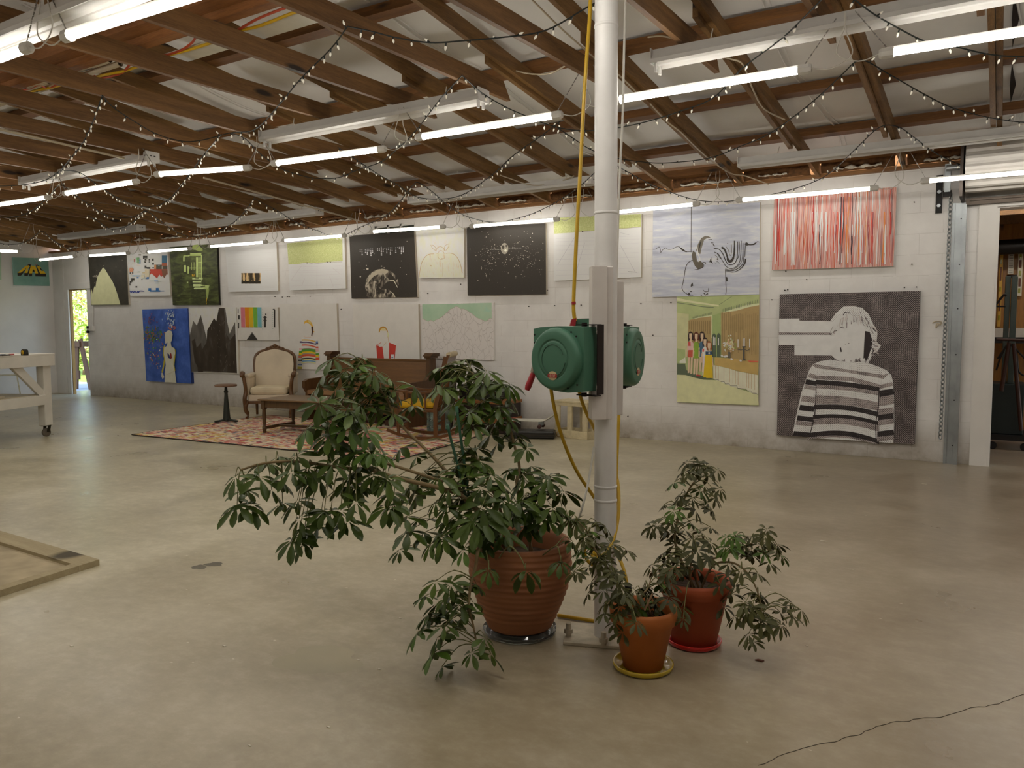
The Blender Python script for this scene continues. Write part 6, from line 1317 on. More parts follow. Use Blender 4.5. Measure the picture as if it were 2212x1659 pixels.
# hose reels
RG = M('reel_green', '43705a', .5, var=.05, ns=4); RGD = M('reel_green_dark', '2a4f3c', .45, var=.05); BRK = M('bracket_black', '1f1514', .45, .5, var=.05); YH_ = M('yellow_hose', 'c09a1a', .42, var=.08, ns=20); REDH = M('red_handle', 'a3222c', .35, var=.05)
def reel(center, facing, label, near=True):
    """facing: unit vector of the drum axis; built as drum plus squarish housing reaching to the bracket"""
    ax = V(facing).normalized(); sd = V((-ax.y, ax.x, 0)).normalized()   # towards bracket
    c = V(center); t = thing('hose_reel', label, 'hose reel', c, 'green retractable hose reels')
    Rm = Matrix((sd, -ax, V((0, 0, 1)))).transposed()
    def P(x, y, z): return c+sd*x*1.06+ax*y*1.25+V((0, 0, z*1.10))     # x to bracket, y toward viewer, z up
    R = .126
    w = MB(); prof = [(0, .091), (.068, .091), (.073, .0905), (.075, .0880), (.079, .0880), (.081, .0905), (.085, .091), (.110, .0905), (.115, .0895), (R-.003, .083), (R+.001, .074), (R+.002, .070), (R+.004, -.07), (R, -.08), (.078, -.095), (0, -.1)]
    w.lathe(prof, c, 0, 48, axis=ax); w.build('drum_cover', RG, t)
    w = MB(); oc = [P(-.125, -.045, .04), P(-.125, -.045, .112), P(-.09, -.045, .118), P(.0, -.045, .122), P(.125, -.045, .118), P(.13, -.045, .0), P(.125, -.045, -.115), P(.05, -.045, -.122), P(-.02, -.045, -.118), P(-.06, -.045, -.06)]
    w.prism(oc, ax*.115); w.build('housing', RG, t, bev=.008)
    w = MB()
    for x, z in ((-.11, .09), (-.11, .06), (.075, .10), (.10, .085), (.105, -.09), (.06, -.105)): w.cyl(P(x, .056, z), P(x, .058, z), .004, 0, 8)
    w.build('screw', BLKM, t)
    # raised ring marks
    w = MB(); w.tube([P(.055*cos(a_), .073, .055*sin(a_)) for a_ in [RAD(20+k*10) for k in range(24)]], .0018, 0, 5); w.tube([P(.062*cos(a_), .073, .062*sin(a_)) for a_ in [RAD(-80+k*10) for k in range(8)]], .002, 0, 5); w.build('ring_moulding', RGD, t)
    w = MB(); w.lathe([(0, .002), (.9, .002), (1, 0)], (0, 0, 0), 0, 28); k = len(w.v); w.v = [tuple(P(0, .0735, -.060)+sd*(x*.025)+V((0, 0, 1))*(y*.0185)+ax*z*.001) for x, y, z in w.v]; w.build('badge', M('badge_cream', 'c9b68a', .5, var=.1), t, recalc=False)
    w = MB(); w.bb((-1, -1, 0), (1, 1, 1)); w.v = [tuple(P(0, .0745, -.060)+sd*(x*.024)+V((0, 0, 1))*(y*.0075)+ax*z*.001) for x, y, z in w.v]; w.build('badge_band', M('badge_red', 'a3262a', .5, var=.05), t)
    w = MB()
    for k in range(6):
        u = -.014+.0056*k; w.bar(P(u-.0015, .0758, -.0645), P(u-.0015, .0758, -.0555), .0012, .0005, up=ax); 
        if k % 2: w.bar(P(u-.0015, .0758, -.056), P(u+.002, .0758, -.056), .0012, .0005, up=ax)
        if k % 3 == 0: w.bar(P(u-.0015, .0758, -.060), P(u+.002, .0758, -.060), .0012, .0005, up=ax)
    w.build('badge_lettering', M('badge_ink', 'd9cdb0', .5, var=0), t)
    # bracket
    w = MB(); w.bb((0, 0, 0), (1, 1, 1)); w.v = [tuple(P(.148+x*.003, -.030+y*.034, -.128+z*.256)) for x, y, z in w.v]; w.build('wall_plate', BRK, t)
    for z in (.127, -.131):
        w = MB(); w.bar(P(.06, 0, z), P(.154, 0, z), .035, .004, up=(0, 0, 1)); w.cyl(P(.085, 0, z-.006), P(.085, 0, z+.008), .012, 0, 8); w.build('pivot_arm', BRK, t)
    w = MB()
    for z in (.10, -.10): w.cyl(P(.148, .0, z), P(.1495, .0, z), .009, 0, 12)
    w.build('slot', M('zinc', 'a9a59c', .4, .6, var=0), t)
    return t, P
rc = DP(1225, 775, 3.22); axv = -(V((ray(1216, 775).x, ray(1216, 775).y, 0)).normalized()); axv = Matrix.Rotation(RAD(-40), 3, 'Z')@axv
t1, P1 = reel(rc, axv, 'green hose reel with round red badge, left of the pole')
rc2 = DP(1322, 790, 3.52); ax2 = Matrix.Rotation(RAD(74), 3, 'Z')@(-(V((ray(1350, 790).x, ray(1350, 790).y, 0)).normalized()))
w = None
t2, P2 = reel(DP(1336, 770, 3.50), ax2, 'green hose reel behind the pole, showing its edge on the right')
# second reel body peeking left behind the boards
w = MB(); q = [DP(x, y, 3.42) for x, y in ((1239, 694), (1241, 689), (1300, 687), (1300, 760), (1243, 740))]; w.prism(q, fw*.08); w.build('nozzle_housing', RG, t2)
# red guide and yellow feed hose up to the roof
w = MB(); q = [DP(x, y, 3.41) for x, y in ((1231, 704), (1235, 690), (1245, 687), (1243, 704))]; w.prism(q, fw*.04); w.build('hose_guide', REDH, t2)
hp = smooth([(1243, 694, 0), (1240, 680, 0), (1239, 650, 0), (1243, 560, 0), (1247, 480, 0), (1254, 360, 0), (1260, 240, 0), (1267, 130, 0), (1273, 50, 0), (1277, -30, 0), (1280, -80, 0)], 4)
w = MB(); w.tube([DP(p.x, p.y, 3.42-.0*i) for i, p in enumerate(hp)], .0085, 0, 10); fh = w.build('feed_hose', YH_); tag(fh, 'yellow hose running straight up from the reels to the roof', 'hose')
w = MB(); w.tube([DP(1239, 652, 3.418), DP(1239.3, 658, 3.418)], .010, 0, 10); w.build('tape_band', REDH, fh)
# red gripped nozzle
t = thing('hose_nozzle', 'red gripped brush like nozzle hanging at the left of the reel', 'nozzle', DP(1140, 835, 3.16))
w = MB(); w.tube([DP(1138, 843, 3.34), DP(1141, 835, 3.34), DP(1150, 812, 3.34), DP(1153, 804, 3.34)], [.010, .014, .013, .011], 0, 12); w.build('grip', REDH, t)
w = MB(); w.tube([DP(1152, 806, 3.34), DP(1156, 795, 3.34), DP(1162, 780, 3.34)], [.014, .017, .014], 0, 10); w.build('ferrule', M('ferrule_steel', '8d7f70', .4, .5, var=.1), t)
w = MB()
for k in range(7): w.tube([DP(1153+k*2.4, 795+k*.5, 3.34), DP(1161+k*1.6, 772+k*.5, 3.35)], .0022, 0, 5)
w.build('bristle', M('bristle', 'a89a84', .7, var=0), t)
# lower hoses
def hose(lst, r, label, mat=None, nm='yellow_hose', d0=None, cat='hose'):
    w = MB(); q = [F(x, y, d) if isinstance(d, tuple) else DP(x, y, d) for x, y, d in lst]; w.tube(smooth(q, 5), r, 0, 9); o = w.build(nm, mat or YH_); return tag(o, label, cat)
o = hose([(1190, 838, 3.22), (1195, 870, 3.24), (1208, 925, 3.27), (1228, 980, 3.32), (1250, 1025, 3.38), (1275, 1062, 3.44), (1300, 1100, 3.47), (1322, 1135, 3.42), (1328, 1160, 3.36), (1310, 1185, 3.31), (1290, 1200, 3.29), (1272, 1182, 3.29), (1262, 1190, 3.29), (1270, 1212, 3.29), (1285, 1222, 3.29)], .0075, 'yellow hose dropping from the reel, passing behind the pole and coiling')
hose([(1250, 842, 3.25), (1258, 870, 3.27), (1268, 895, 3.31), (1282, 922, 3.38), (1300, 960, 3.45), (1322, 1000, 3.46), (1334, 1040, 3.42), (1337, 1080, 3.38), (1335, 1120, 3.34), (1325, 1165, 3.28), (1308, 1195, 3.24), (1283, 1205, 3.24), (1278, 1180, 3.26)], .0075, 'yellow hose bowing out along the right side of the pole')
hose([(1338, 860, 3.5), (1336, 920, 3.48), (1333, 980, 3.45), (1331, 1040, 3.42), (1329, 1100, 3.38), (1324, 1150, 3.34), (1330, 1190, 3.28), (1342, 1215, 3.25), (1350, 1240, 3.22), (1355, 1264, 3.2)], .007, 'yellow hose dropping beside the pole to the small plants')
w = MB(); w.tube([DP(1355, 1262, 3.2), DP(1357, 1272, 3.2), DP(1360, 1278, 3.19)], [.012, .016, .010], 0, 10); tag(w.build('hose_connector', DKP), 'black connector at the end of the yellow hose', 'connector')
w = MB(); q = [F(x, y, .010) for x, y in ((1205, 1329), (1230, 1333), (1262, 1338), (1292, 1343))]; w.tube(smooth(q, 4), .009, 0, 8); tag(w.build('floor_hose', YH_), 'yellow hose lying on the floor between big pot and pole foot', 'hose')
# pale cords on the pole
for lst, l, r in (([(1352, -30, 3.35), (1350, 40, 3.35), (1347, 150, 3.35), (1345, 250, 3.35), (1340, 350, 3.36), (1337, 430, 3.36), (1334, 520, 3.38), (1332, 600, 3.40)], 'pale cord hanging along the right side of the pole', .005),
               ([(1283, 965, 3.28), (1276, 1010, 3.26), (1268, 1055, 3.25), (1258, 1095, 3.25), (1251, 1118, 3.27)], 'pale cord running down left of the pole foot', .0045),
               ([(1326, 600, 3.35), (1327, 690, 3.35), (1325, 760, 3.345), (1317, 820, 3.33), (1313, 860, 3.33)], 'thin cord tied down the pole between the boards', .003)):
    hose(lst, r, l, WIREM, 'cord', cat='cord')
# ------------------------------------------------------------------ potted umbrella plants
def leaf_mat(name, c1, c2, c3, rough=.38):
    m, nt, b = _new(name); n = noise(nt, coords(nt), 9, 3); n2 = noise(nt, coords(nt), 2.2, 2)
    c = ramp(nt, n, [(.3, c1), (.6, c2), (.8, c3)]); c = mixc(nt, .25, c, ramp(nt, n2, [(.35, c1), (.65, c3)]))
    nt.links.new(c, b.inputs['Base Color']); b.inputs['Roughness'].default_value = rough; b.inputs['Specular IOR Level'].default_value = .32
    b.inputs['Subsurface Weight'].default_value = 0; return m
LF1 = leaf_mat('schefflera_dark', '2a3a0c', '42561a', '5d7026'); LFY = leaf_mat('schefflera_young', '3a5416', '4d6a22', '627e30')
LF2 = leaf_mat('schefflera_dull', '2e3014', '4a4a1e', '62602e', .45)
STM = M('green_stem', '6a6a3a', .6, var=.15, ns=20); BRKS = M('woody_stem', '84714f', .75, var=.2, ns=30)
def leaflet(mb, base, d, up, L, m, W=.36, droop=.5, rnd=random):
    d = V(d).normalized(); side = d.cross(up)
    if side.length < 1e-3: side = d.orthogonal()
    side.normalize(); n = side.cross(d).normalized()
    prof = [(0, .04), (.16, .30), (.40, .80), (.64, 1.0), (.84, .74), (1.0, .06)]
    vs = []; p = V(base); cur = d.copy(); last = 0; st = L*.16; vs0 = p+cur*0
    pos = p.copy(); k = 0; out = []
    pos = p+cur*st*.0
    for u, wd in prof:
        step = (u-last)*L; cur = (cur+V((0, 0, -1))*droop*(u-last)).normalized(); pos = pos+cur*step; last = u
        nn = side.cross(cur).normalized(); hw = W*L*.5*wd
        out.append((pos+side*hw+nn*hw*.28, pos.copy(), pos-side*hw+nn*hw*.28))
    vs = [v for tr in out for v in tr]; fs = []
    for i in range(len(out)-1):
        a = i*3; fs += [(a, a+1, a+4, a+3), (a+1, a+2, a+5, a+4)]
    mb.add(vs, fs, m, True)
def palmate(mb, hub, up, L, n, m, rnd, droop=.5, W=.36, tiltdown=.25):
    up = V(up).normalized(); e1 = up.orthogonal().normalized(); e2 = up.cross(e1); a0 = rnd.uniform(0, 6.28)
    for k in range(n):
        a = a0+2*pi*(k+rnd.uniform(-.2, .2))/n; rad = e1*cos(a)+e2*sin(a); d = (rad*1.0-up*tiltdown+V((0, 0, -.12))).normalized()
        l = L*rnd.uniform(.72, 1.1); leaflet(mb, V(hub)+d*L*.10, d, up, l, m, W, droop*rnd.uniform(.6, 1.3), rnd)
class Plant:
    def __init__(s, t, soil, Lf, lm, seed):
        s.t = t; s.soil = soil; s.L = Lf; s.lm = lm; s.rnd = random.Random(seed); s.thin = .38
    def branch(s, pts, r0, r1, clusters, young=0, spread=None, woody=True, W=.36, droop=.42, nleaf=7):
        q = smooth(pts, 6); n = len(q); w = MB(); w.tube(q, [r0+(r1-r0)*i/(n-1) for i in range(n)], 0, 8)
        b = w.build('branch', BRKS if woody else STM, s.t)
        lv = MB(); pt = MB(); rnd = s.rnd
        for c in clusters:
            hub = V(c[:3]); k = c[3] if len(c) > 3 else 1; sc = c[4] if len(c) > 4 else 1.0; ym = c[5] if len(c) > 5 else (rnd.random() < young)
            if s.thin and k > 1: k = k-1 if rnd.random() < s.thin else k
            for j in range(k):
                h = hub+V((rnd.uniform(-1, 1), rnd.uniform(-1, 1), rnd.uniform(-1, 1)))*s.L*sc*(.55 if k > 1 else .1)*(1 if j else .2)
                # petiole from nearest stem point
                best = min(q, key=lambda p: (p-h).length+.25*abs(p.z-h.z)*(1 if p.z < h.z else 1.4))
                mid = (best+h)/2+V((0, 0, .02+.10*(h-best).length))
                pt.tube(smooth([best, mid, h], 3), [.0022]*4+[.0016]*3, 0, 4, caps=False)
                out = (h-best); out.z = 0
                up = V((0, 0, 1))+(out.normalized()*.65 if out.length > 1e-3 else V((0, 0, 0)))+V((rnd.uniform(-.45, .45), rnd.uniform(-.45, .45), 0))
                palmate(lv, h, up, s.L*sc*rnd.uniform(.85, 1.15), rnd.choice([nleaf-1, nleaf, nleaf, nleaf+1]), 1 if ym else 0, rnd, droop, W)
        lv.build('leaves', [s.lm, LFY], b, recalc=False); pt.build('petioles', STM, b, recalc=False)
def pot_wobble(a, z): return .006*sin(z*150+1.2*sin(a*2)+a)
def blobc(rnd, x, y, d, k=1, sc=1.0, young=None, jd=.10):
    p = DP(x, y, d+rnd.uniform(-jd, jd)); return (p.x, p.y, p.z, k, sc)+((young,) if young is not None else ())
# big pot
PO1 = F(1122, 1352); PO1 = V((-1.750, 2.845, 0)); SO1 = PO1
TERR = M('big_terracotta', '98623f', .7, var=.12, ns=7, bs=.1); SOIL = M('soil', '3a2a1c', .95, var=.5, ns=60, bs=.8)
t = thing('potted_umbrella_plant', 'sprawling umbrella plant in the big ridged clay pot left of the pole', 'potted plant', SO1)
w = MB(); prof = [(0, .030), (.125, .030), (.14, .035), (.155, .07)]+[(.155+.070*sin(min(1, k/18)*pi*.62)+.001*sin(k*1.9), .07+k*.0175) for k in range(1, 19)]
rr_, zz = prof[-1]; prof += [(rr_+.002, zz+.012), (rr_-.004, zz+.028), (rr_-.016, zz+.030), (rr_-.026, zz+.018), (rr_-.03, zz-.10), (rr_-.035, zz-.13)]
# finer throwing ridges
fine = []
for i in range(len(prof)-1):
    (ra, za), (rb, zb_) = prof[i], prof[i+1]
    for k in range(5): u = k/5; fine.append((ra+(rb-ra)*u, za+(zb_-za)*u))
fine.append(prof[-1])
w.lathe([(r+(.0010*sin(z*185) if .08 < z < .36 and r > .15 else 0), z) for r, z in fine], SO1, 0, 72, wob=lambda a, z: .008*sin(a*2+z*7)+.010*sin(z*240+1.6*sin(a+.5)+1.1*sin(2*a))*(.08 < z < .40)); w.build('pot', TERR, t)
w = MB(); w.lathe([(0, .335), (.10, .332), (.19, .325)], SO1, 0, 32, wob=lambda a, z: .02*sin(a*7)); w.build('soil', SOIL, t)
zt_ = .33
CLR = M('clear_saucer', 'c9cbc4', .06, var=0, trans=.92)
w = MB(); w.lathe([(0, .0), (.148, .0), (.156, .004), (.162, .022), (.160, .024), (.154, .008), (.14, .008), (.14, .028), (0, .028)], SO1, 0, 48, wob=lambda a, z: .012*sin(a*9)); tag(w.build('plastic_saucer', CLR), 'crinkled clear plastic saucer under the big clay pot', 'saucer')
pl = Plant(t, SO1, .086, LF1, 21); R = pl.rnd
base = SO1+V((0, 0, zt_-.01)); D0 = 3.30
def S_(x, y, d): return DP(x, y, d)
def bc(lst, d, k=1, sc=1.0): return [blobc(R, *(c[:2]), d+(c[2] if len(c) > 2 else 0), c[3] if len(c) > 3 else k, c[4] if len(c) > 4 else sc) for c in lst]
# long branch to the left
pl.branch([base+V((-.03, 0, 0)), S_(1010, 1082, 3.2), S_(955, 1056, 3.15), S_(859, 1033, 3.1), S_(799, 1015, 3.08), S_(735, 1010, 3.05), S_(643, 997, 3.0), S_(575, 1000, 2.97), S_(520, 1015, 2.95)], .011, .004,
  bc([(508, 1030), (530, 1058, 0, 2), (575, 999, 0, 2), (611, 1040, 0, 2), (542, 1085, 0, 2), (611, 1085, 0, 2), (643, 1080), (640, 1115, 0, 2), (655, 1148, 0, 2), (632, 1165), (630, 1020), (666, 1008, 0, 2), (690, 1030), (717, 1000, 0, 2), (744, 1055, 0, 2), (735, 1100, 0, 2), (752, 1125), (700, 1105), (690, 1135), (770, 1050, 0, 2), (775, 1010, 0, 2), (810, 1028, 0, 2), (770, 1085), (835, 1035), (850, 1068, 0, 2), (838, 1095), (600, 985), (640, 985), (560, 1030)], 3.0, 1), .12)
# up-left branch
pl.branch([base+V((-.02, .02, 0)), S_(1005, 1070, 3.3), S_(955, 1008, 3.3), S_(918, 969, 3.32), S_(863, 914, 3.35), S_(835, 862, 3.38), S_(808, 822, 3.4), S_(783, 783, 3.42)], .010, .003,
  bc([(783, 772, 0, 1, .9), (719, 776), (744, 800, 0, 2), (700, 808), (760, 820, 0, 2), (803, 808, 0, 2), (781, 836, 0, 2), (825, 826, 0, 2), (720, 840, 0, 2), (745, 858), (798, 866, 0, 2), (690, 835), (770, 795, 0, 2), (830, 855, 0, 2), (895, 836, 0, 1, 1.1), (891, 877, 0, 1, 1.05), (847, 893, 0, 1, .9), (855, 845), (735, 815), (815, 885, 0, 2), (770, 880, 0, 2)], 3.42), .10)
# middle young top
pl.branch([S_(955, 1040, 3.2), S_(880, 1015, 3.15), S_(790, 985, 3.1), S_(735, 950, 3.08), S_(705, 905, 3.06), S_(692, 880, 3.05)], .007, .003,
  bc([(689, 872, 0, 1, .9), (745, 891, 0, 2), (781, 878, 0, 2), (752, 922, 0, 2), (707, 937, 0, 2), (790, 930, 0, 2), (805, 948, 0, 2), (735, 958, 0, 2), (770, 975, 0, 2), (700, 912), (770, 905, 0, 2), (660, 925), (722, 900), (735, 985, 0, 2), (800, 975, 0, 2)], 3.05), .45)
# right tall branch
pl.branch([base+V((.04, .05, 0)), S_(1118, 1060, 3.35), S_(1122, 1010, 3.38), S_(1112, 965, 3.38), S_(1100, 920, 3.38), S_(1086, 877, 3.38), S_(1058, 836, 3.37), S_(1015, 802, 3.35)], .008, .003,
  bc([(996, 782, 0, 2), (1022, 792, 0, 2), (1055, 806, 0, 2), (1070, 818), (985, 812, 0, 2), (1010, 850, 0, 3, 1.05), (950, 795, 0, 2), (944, 832, 0, 2), (1040, 838, 0, 2), (1088, 830, 0, 2), (1100, 860, 0, 2), (1080, 885, 0, 2), (1100, 905), (1010, 892, 0, 3, 1.1), (980, 870, 0, 2), (1074, 915, 0, 2), (1075, 958, 0, 1), (1138, 968, 0, 1, 1.0), (1045, 865, 0, 2), (968, 850, 0, 1), (1060, 940), (1112, 935)], 3.36, 1), .08)
# centre mass over the pot
pl.branch([base+V((-.01, -.02, 0)), S_(1080, 1100, 3.2), S_(1060, 1050, 3.2), S_(1040, 1010, 3.22), S_(1025, 980, 3.25)], .008, .003,
  bc([(900, 987, .1, 2), (918, 1015, .1, 2), (863, 970, .15, 1), (880, 1045, .1, 2), (985, 1000, 0, 2), (1035, 997, 0, 2), (1024, 964, 0, 2), (1065, 1030, 0, 3), (1000, 1030, 0, 2), (950, 1030, 0, 2), (1042, 1095, -.1, 2, 1.45), (1020, 1128, -.12, 2, 1.3), (1051, 1139, -.12, 2, 1.2), (1092, 1143, -.1, 2, 1.1), (1105, 1110, -.05, 2), (964, 1146, -.05, 3), (918, 1150, -.02, 2), (881, 1143, .02, 2), (864, 1188, .0, 1, .9), (905, 1120, .02, 2), (964, 1097, -.05, 2), (1000, 1070, -.05, 3), (940, 1085, 0, 2), (900, 1075, .02, 2), (1001, 1188, -.15, 2), (1045, 1170, -.15, 1), (1090, 1060, 0, 2), (985, 1120, -.1, 2), (930, 1175, 0, 1)], 3.2, 1), .10)
# right side shoots over the rim
pl.branch([base+V((.05, 0, 0)), S_(1150, 1100, 3.3), S_(1175, 1070, 3.3), S_(1200, 1062, 3.3)], .006, .0025,
  bc([(1147, 1008, .05, 2), (1175, 1038, 0, 2), (1216, 1062, 0, 1), (1150, 1060, 0, 3), (1193, 1095, 0, 2), (1215, 1105), (1228, 1120, 0, 1), (1130, 1040, 0, 2), (1120, 1085, 0, 3), (1165, 1095, 0, 2), (1140, 1120, 0, 2), (1100, 1020, .05, 2), (1180, 1120, 0, 1)], 3.28, 1), .15)
# low hanging branch at the left of the pot
pl.branch([base+V((-.10, -.12, .02)), S_(1035, 1185, 3.0), S_(1027, 1225, 2.98), S_(1017, 1262, 2.97), S_(1013, 1310, 2.95), S_(1022, 1350, 2.94), S_(1030, 1392, 2.93)], .008, .003,
  bc([(941, 1256, 0, 2), (923, 1284, 0, 2), (973, 1262, 0, 2), (963, 1292, 0, 2), (992, 1275, 0, 2), (927, 1325, 0, 2), (978, 1335, 0, 2), (1020, 1300, 0, 1), (902, 1365, 0, 1), (946, 1377, 0, 2), (937, 1410, 0, 1), (955, 1440, 0, 1), (1019, 1410, 0, 1), (1048, 1378, 0, 1), (1060, 1412, 0, 1), (1005, 1325, 0, 1), (960, 1350, 0, 2), (1028, 1260, 0, 1)], 2.96, 1, .88), .08)
# leaves hanging in front of the pot
pl.branch([base+V((.0, -.18, .04)), S_(1100, 1180, 3.0), S_(1125, 1205, 2.95), S_(1134, 1228, 2.94)], .003, .002, bc([(1136, 1234, 0, 1, 1.15)], 2.93), .0, woody=False, droop=1.2)
pl.branch([base+V((-.05, -.18, .04)), S_(1050, 1190, 3.0), S_(1055, 1215, 2.97), S_(1056, 1228, 2.96)], .003, .002, bc([(1056, 1232, 0, 1, .7)], 2.95), .0, woody=False, droop=1.2)
pl.branch([base+V((.15, -.10, .05)), S_(1200, 1180, 3.1), S_(1210, 1200, 3.08), S_(1212, 1212, 3.07)], .003, .002, bc([(1211, 1214, 0, 1, .75), (1238, 1170, 0, 1, .7)], 3.06), .0, woody=False, droop=1.0)
STK = M('stake_green', '2f5a44', .5, var=.1)
for (a, b), l in ((((1014, 1082, 3.25), (986, 878, 3.22)), 'tall green plant stake with a cap in the big pot'), (((1003, 1060, 3.24), (966, 918, 3.2)), 'shorter green plant stake leaning in the big pot')):
    w = MB(); a_, b_ = DP(*a), DP(*b); lo = a_+(a_-b_).normalized()*.18; w.tube([lo, b_], .0058, 0, 8); o = w.build('plant_stake', STK); tag(o, l, 'stake', 'green plant stakes')
    w = MB(); w.tube([b_+(b_-a_)*-.06, b_], .0072, 0, 8); w.build('stake_tip', M('stake_tip', '4a7a64', .5, var=0), o)
# two smaller terracotta pots
POT2 = M('orange_terracotta', 'b0642a', .65, var=.10, ns=5); POT3 = M('red_terracotta', 'a84f2a', .65, var=.08, ns=5)
def small_pot(name, label, o, r0, r1, h, mat, z0):
    t = thing(name, label, 'potted plant', o+V((0, 0, z0))); w = MB()
    rim = .055; w.lathe([(0, z0), (r0, z0), (r0+(r1-.012-r0)*.98, z0+h-rim), (r1, z0+h-rim+.001), (r1+.004, z0+h-.01), (r1, z0+h), (r1-.014, z0+h), (r1-.02, z0+h-.02), (r1-.024, z0+h-.06)], o, 0, 56); w.build('pot', mat, t)
    w = MB(); w.lathe([(0, z0+h-.045), (r1-.03, z0+h-.048)], o, 0, 28, wob=lambda a, z: .03*sin(a*6)); w.build('soil', SOIL, t); return t
def saucer(o, r, mat, label, z=0):
    w = MB(); w.lathe([(0, .0), (r-.012, .0), (r, .008), (r+.003, .022), (r, .025), (r-.006, .022), (r-.014, .008), (0, .008)], o, 0, 56); return tag(w.build('saucer', mat), label, 'saucer', 'coloured enamel saucers')
O2 = V((-1.150, 2.790, 0)); O3 = V((-1.060, 3.125, 0))
saucer(O2, .116, M('yellow_enamel', 'b89d22', .25, var=.08, coat=.5), 'yellow enamel saucer under the nearest small pot')
saucer(O3, .112, M('red_enamel', 'c01a16', .22, var=.05, coat=.5), 'bright red enamel saucer under the farther small pot')
t = small_pot('potted_umbrella_plant', 'small umbrella plant in the near orange clay pot on a yellow saucer', O2, .077, .128, .235, POT2, .009)
pl = Plant(t, O2, .055, LF2, 5); R = pl.rnd; b0 = O2+V((0, 0, .195))
pl.branch([b0+V((0, .02, 0)), S_(1362, 1288, 3.0), S_(1340, 1262, 3.0), S_(1320, 1237, 3.02), S_(1300, 1208, 3.03), S_(1284, 1184, 3.05), S_(1265, 1145, 3.06), S_(1248, 1126, 3.07)], .006, .0025,
  bc([(1243, 1128, 0, 2), (1268, 1145, 0, 3), (1232, 1122, 0, 1), (1291, 1130, 0, 2), (1308, 1137, 0, 1), (1278, 1168, 0, 3), (1320, 1176, 0, 2), (1340, 1192, 0, 1), (1352, 1187, 0, 1), (1256, 1192, 0, 2), (1245, 1208, 0, 1), (1242, 1238, 0, 2), (1274, 1228, 0, 3), (1305, 1212, 0, 2), (1278, 1257, 0, 2), (1270, 1282, 0, 1), (1317, 1246, 0, 2), (1335, 1240, 0, 1), (1262, 1165, 0, 2), (1290, 1200, 0, 2)], 3.04, 1), .15, W=.33)
pl.branch([b0+V((-.02, -.02, 0)), S_(1340, 1290, 2.92), S_(1325, 1290, 2.9), S_(1312, 1305, 2.88)], .005, .002,
  bc([(1333, 1262, 0, 2), (1304, 1275, 0, 2), (1320, 1300, 0, 3), (1304, 1325, 0, 1), (1328, 1345, 0, 2), (1345, 1365, 0, 1), (1362, 1305, 0, 3), (1345, 1285, 0, 2), (1330, 1320, 0, 2), (1375, 1345, 0, 1)], 2.9, 1), .15, W=.33)
pl.branch([b0+V((.04, .02, 0)), S_(1385, 1295, 3.0), S_(1400, 1270, 3.02), S_(1406, 1250, 3.03)], .005, .002,
  bc([(1390, 1272, 0, 2), (1410, 1290, 0, 3), (1430, 1262, 0, 2), (1418, 1308, 0, 2), (1445, 1290, 0, 2), (1385, 1312, 0, 2), (1405, 1325, 0, 1), (1440, 1240, 0, 2), (1370, 1275, 0, 1), (1460, 1305, 0, 1)], 3.0, 1), .2, W=.33)
for k, (a, c) in enumerate((((1392, 1318, 2.98), (1410, 1282, 2.98)), ((1405, 1322, 3.0), (1398, 1292, 3.0)))):
    w = MB(); w.bar(DP(*a), DP(*c), .012, .003); w.build('plant_tag', M('tag_wood', '9a7a5a', .7, var=.1), t)
t = small_pot('potted_umbrella_plant', 'taller umbrella plant in the red-brown clay pot on a red saucer', O3, .092, .150, .272, POT3, .009)
pl = Plant(t, O3, .058, LF2, 9); R = pl.rnd; b0 = O3+V((0, 0, .235))
pl.branch([b0, S_(1478, 1225, 3.3), S_(1458, 1170, 3.3), S_(1463, 1123, 3.3), S_(1473, 1090, 3.3), S_(1492, 1051, 3.3), S_(1510, 1030, 3.3)], .007, .003,
  bc([(1503, 1006, 0, 2), (1525, 1009, 0, 2), (1490, 1022, 0, 2), (1531, 1026, 0, 2), (1550, 1015, 0, 1), (1457, 1041, 0, 1), (1522, 1048, 0, 2), (1541, 1060, 0, 2), (1512, 1060, 0, 1), (1463, 1080, 0, 2), (1456, 1102, 0, 1), (1503, 1102, 0, 1), (1531, 1090, 0, 1), (1538, 1104, 0, 1), (1434, 1091, 0, 1, .7), (1408, 1136, 0, 1), (1420, 1132, 0, 1), (1453, 1126, 0, 1), (1492, 1129, 0, 1), (1535, 1138, 0, 1), (1455, 1147, 0, 2), (1515, 1148, 0, 1), (1460, 1175, 0, 2), (1480, 1145, 0, 1), (1545, 1075, 0, 1), (1495, 1075, 0, 1)], 3.3, 1), .08, W=.30)
pl.branch([b0+V((.0, -.03, 0)), S_(1490, 1240, 3.2), S_(1495, 1200, 3.2), S_(1497, 1170, 3.2)], .006, .0025,
  bc([(1496, 1160, 0, 2, 1.3), (1505, 1188, 0, 2, 1.3), (1434, 1194, .05, 1), (1460, 1200, 0, 2), (1440, 1207, 0, 1), (1408, 1220, 0, 1), (1421, 1226, 0, 2), (1473, 1240, 0, 1), (1505, 1230, 0, 2), (1535, 1172, 0, 1), (1450, 1232, 0, 2), (1480, 1215, 0, 2), (1530, 1205, 0, 2), (1473, 1312, -.15, 1), (1475, 1338, -.15, 1, .7), (1450, 1262, -.05, 2)], 3.2, 1), .05, W=.32)
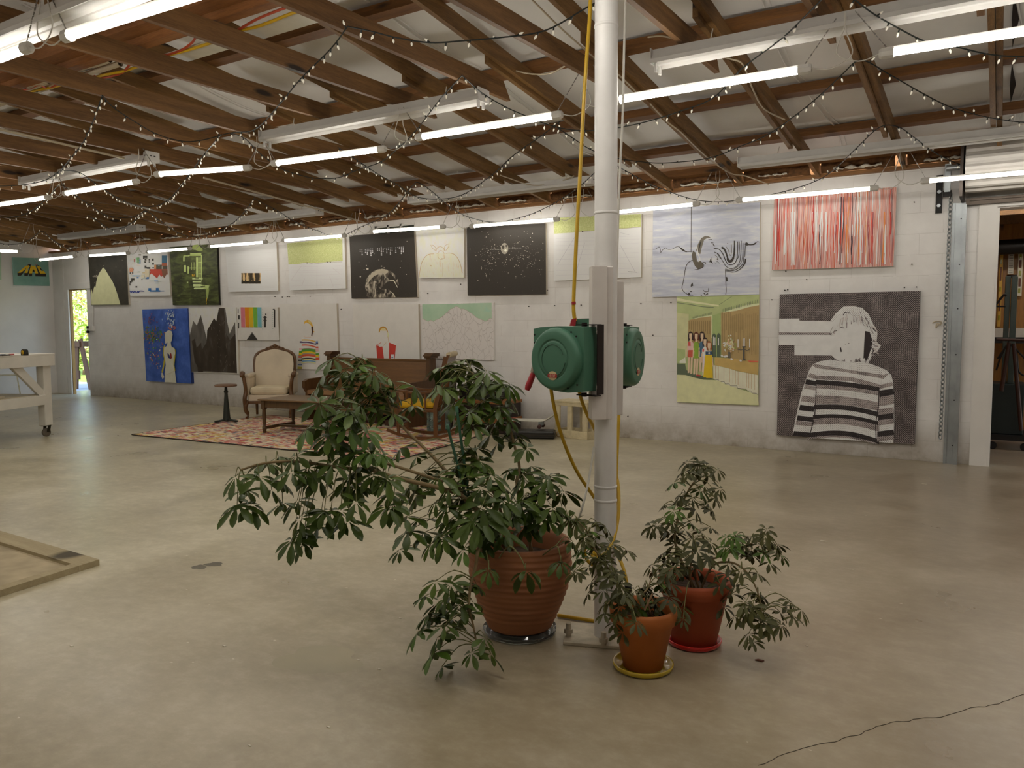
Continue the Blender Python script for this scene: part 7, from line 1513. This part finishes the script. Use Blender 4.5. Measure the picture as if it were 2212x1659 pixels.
pl.branch([b0+V((.02, 0, 0)), S_(1500, 1232, 3.25), S_(1523, 1214, 3.22), S_(1571, 1196, 3.2), S_(1603, 1181, 3.2), S_(1640, 1168, 3.2)], .006, .0025,
  bc([(1571, 1162, 0, 2), (1592, 1154, 0, 2), (1625, 1158, 0, 2), (1652, 1156, 0, 2), (1603, 1172, 0, 2), (1640, 1176, 0, 2), (1665, 1170, 0, 2), (1680, 1192, 0, 1), (1690, 1200, 0, 1), (1652, 1194, 0, 2), (1570, 1178, 0, 2), (1605, 1192, 0, 2), (1625, 1200, 0, 1), (1662, 1215, 0, 1)], 3.2, 1), .2, W=.32)
pl.branch([b0+V((.03, -.02, 0)), S_(1540, 1222, 3.18), S_(1580, 1215, 3.15), S_(1612, 1235, 3.12), S_(1635, 1275, 3.1), S_(1645, 1320, 3.08), S_(1640, 1360, 3.07)], .005, .0022,
  bc([(1571, 1237, 0, 2), (1600, 1230, 0, 2), (1636, 1237, 0, 1), (1590, 1263, 0, 2), (1636, 1279, 0, 2), (1580, 1282, 0, 1), (1612, 1302, 0, 2), (1645, 1289, 0, 2), (1564, 1310, 0, 1), (1616, 1321, 0, 2), (1587, 1331, 0, 2), (1652, 1318, 0, 2), (1685, 1321, 0, 2), (1707, 1298, 0, 1), (1701, 1312, 0, 1), (1730, 1318, 0, 1), (1714, 1332, 0, 2), (1688, 1350, 0, 1), (1642, 1344, 0, 2), (1616, 1370, 0, 1), (1662, 1357, 0, 1), (1626, 1386, 0, 1, .8), (1555, 1262, 0, 1), (1668, 1335, 0, 1)], 3.1, 1), .05, W=.32)
# ------------------------------------------------------------------ sky, sun and exposure
wd = bpy.data.worlds.new('World'); SC.world = wd; wd.use_nodes = True; nt = wd.node_tree; bg = nt.nodes['Background']
sky = nt.nodes.new('ShaderNodeTexSky'); sky.sky_type = 'NISHITA'; sky.sun_elevation = RAD(38); sky.sun_rotation = RAD(150); sky.sun_disc = False; sky.air_density = 1.2; sky.dust_density = 2.0
nt.links.new(sky.outputs[0], bg.inputs[0]); bg.inputs[1].default_value = .55
s = bpy.data.lights.new('sun', 'SUN'); s.energy = 6; s.angle = .03; s.color = (1, .94, .84); so_ = bpy.data.objects.new('sun', s); COL.objects.link(so_); so_.rotation_euler = (RAD(50), RAD(-10), RAD(40))
SC.view_settings.view_transform = 'Standard'; SC.view_settings.look = 'None'; SC.view_settings.gamma = 1; SC.view_settings.use_curve_mapping = False
SC.view_settings.exposure = 0.52
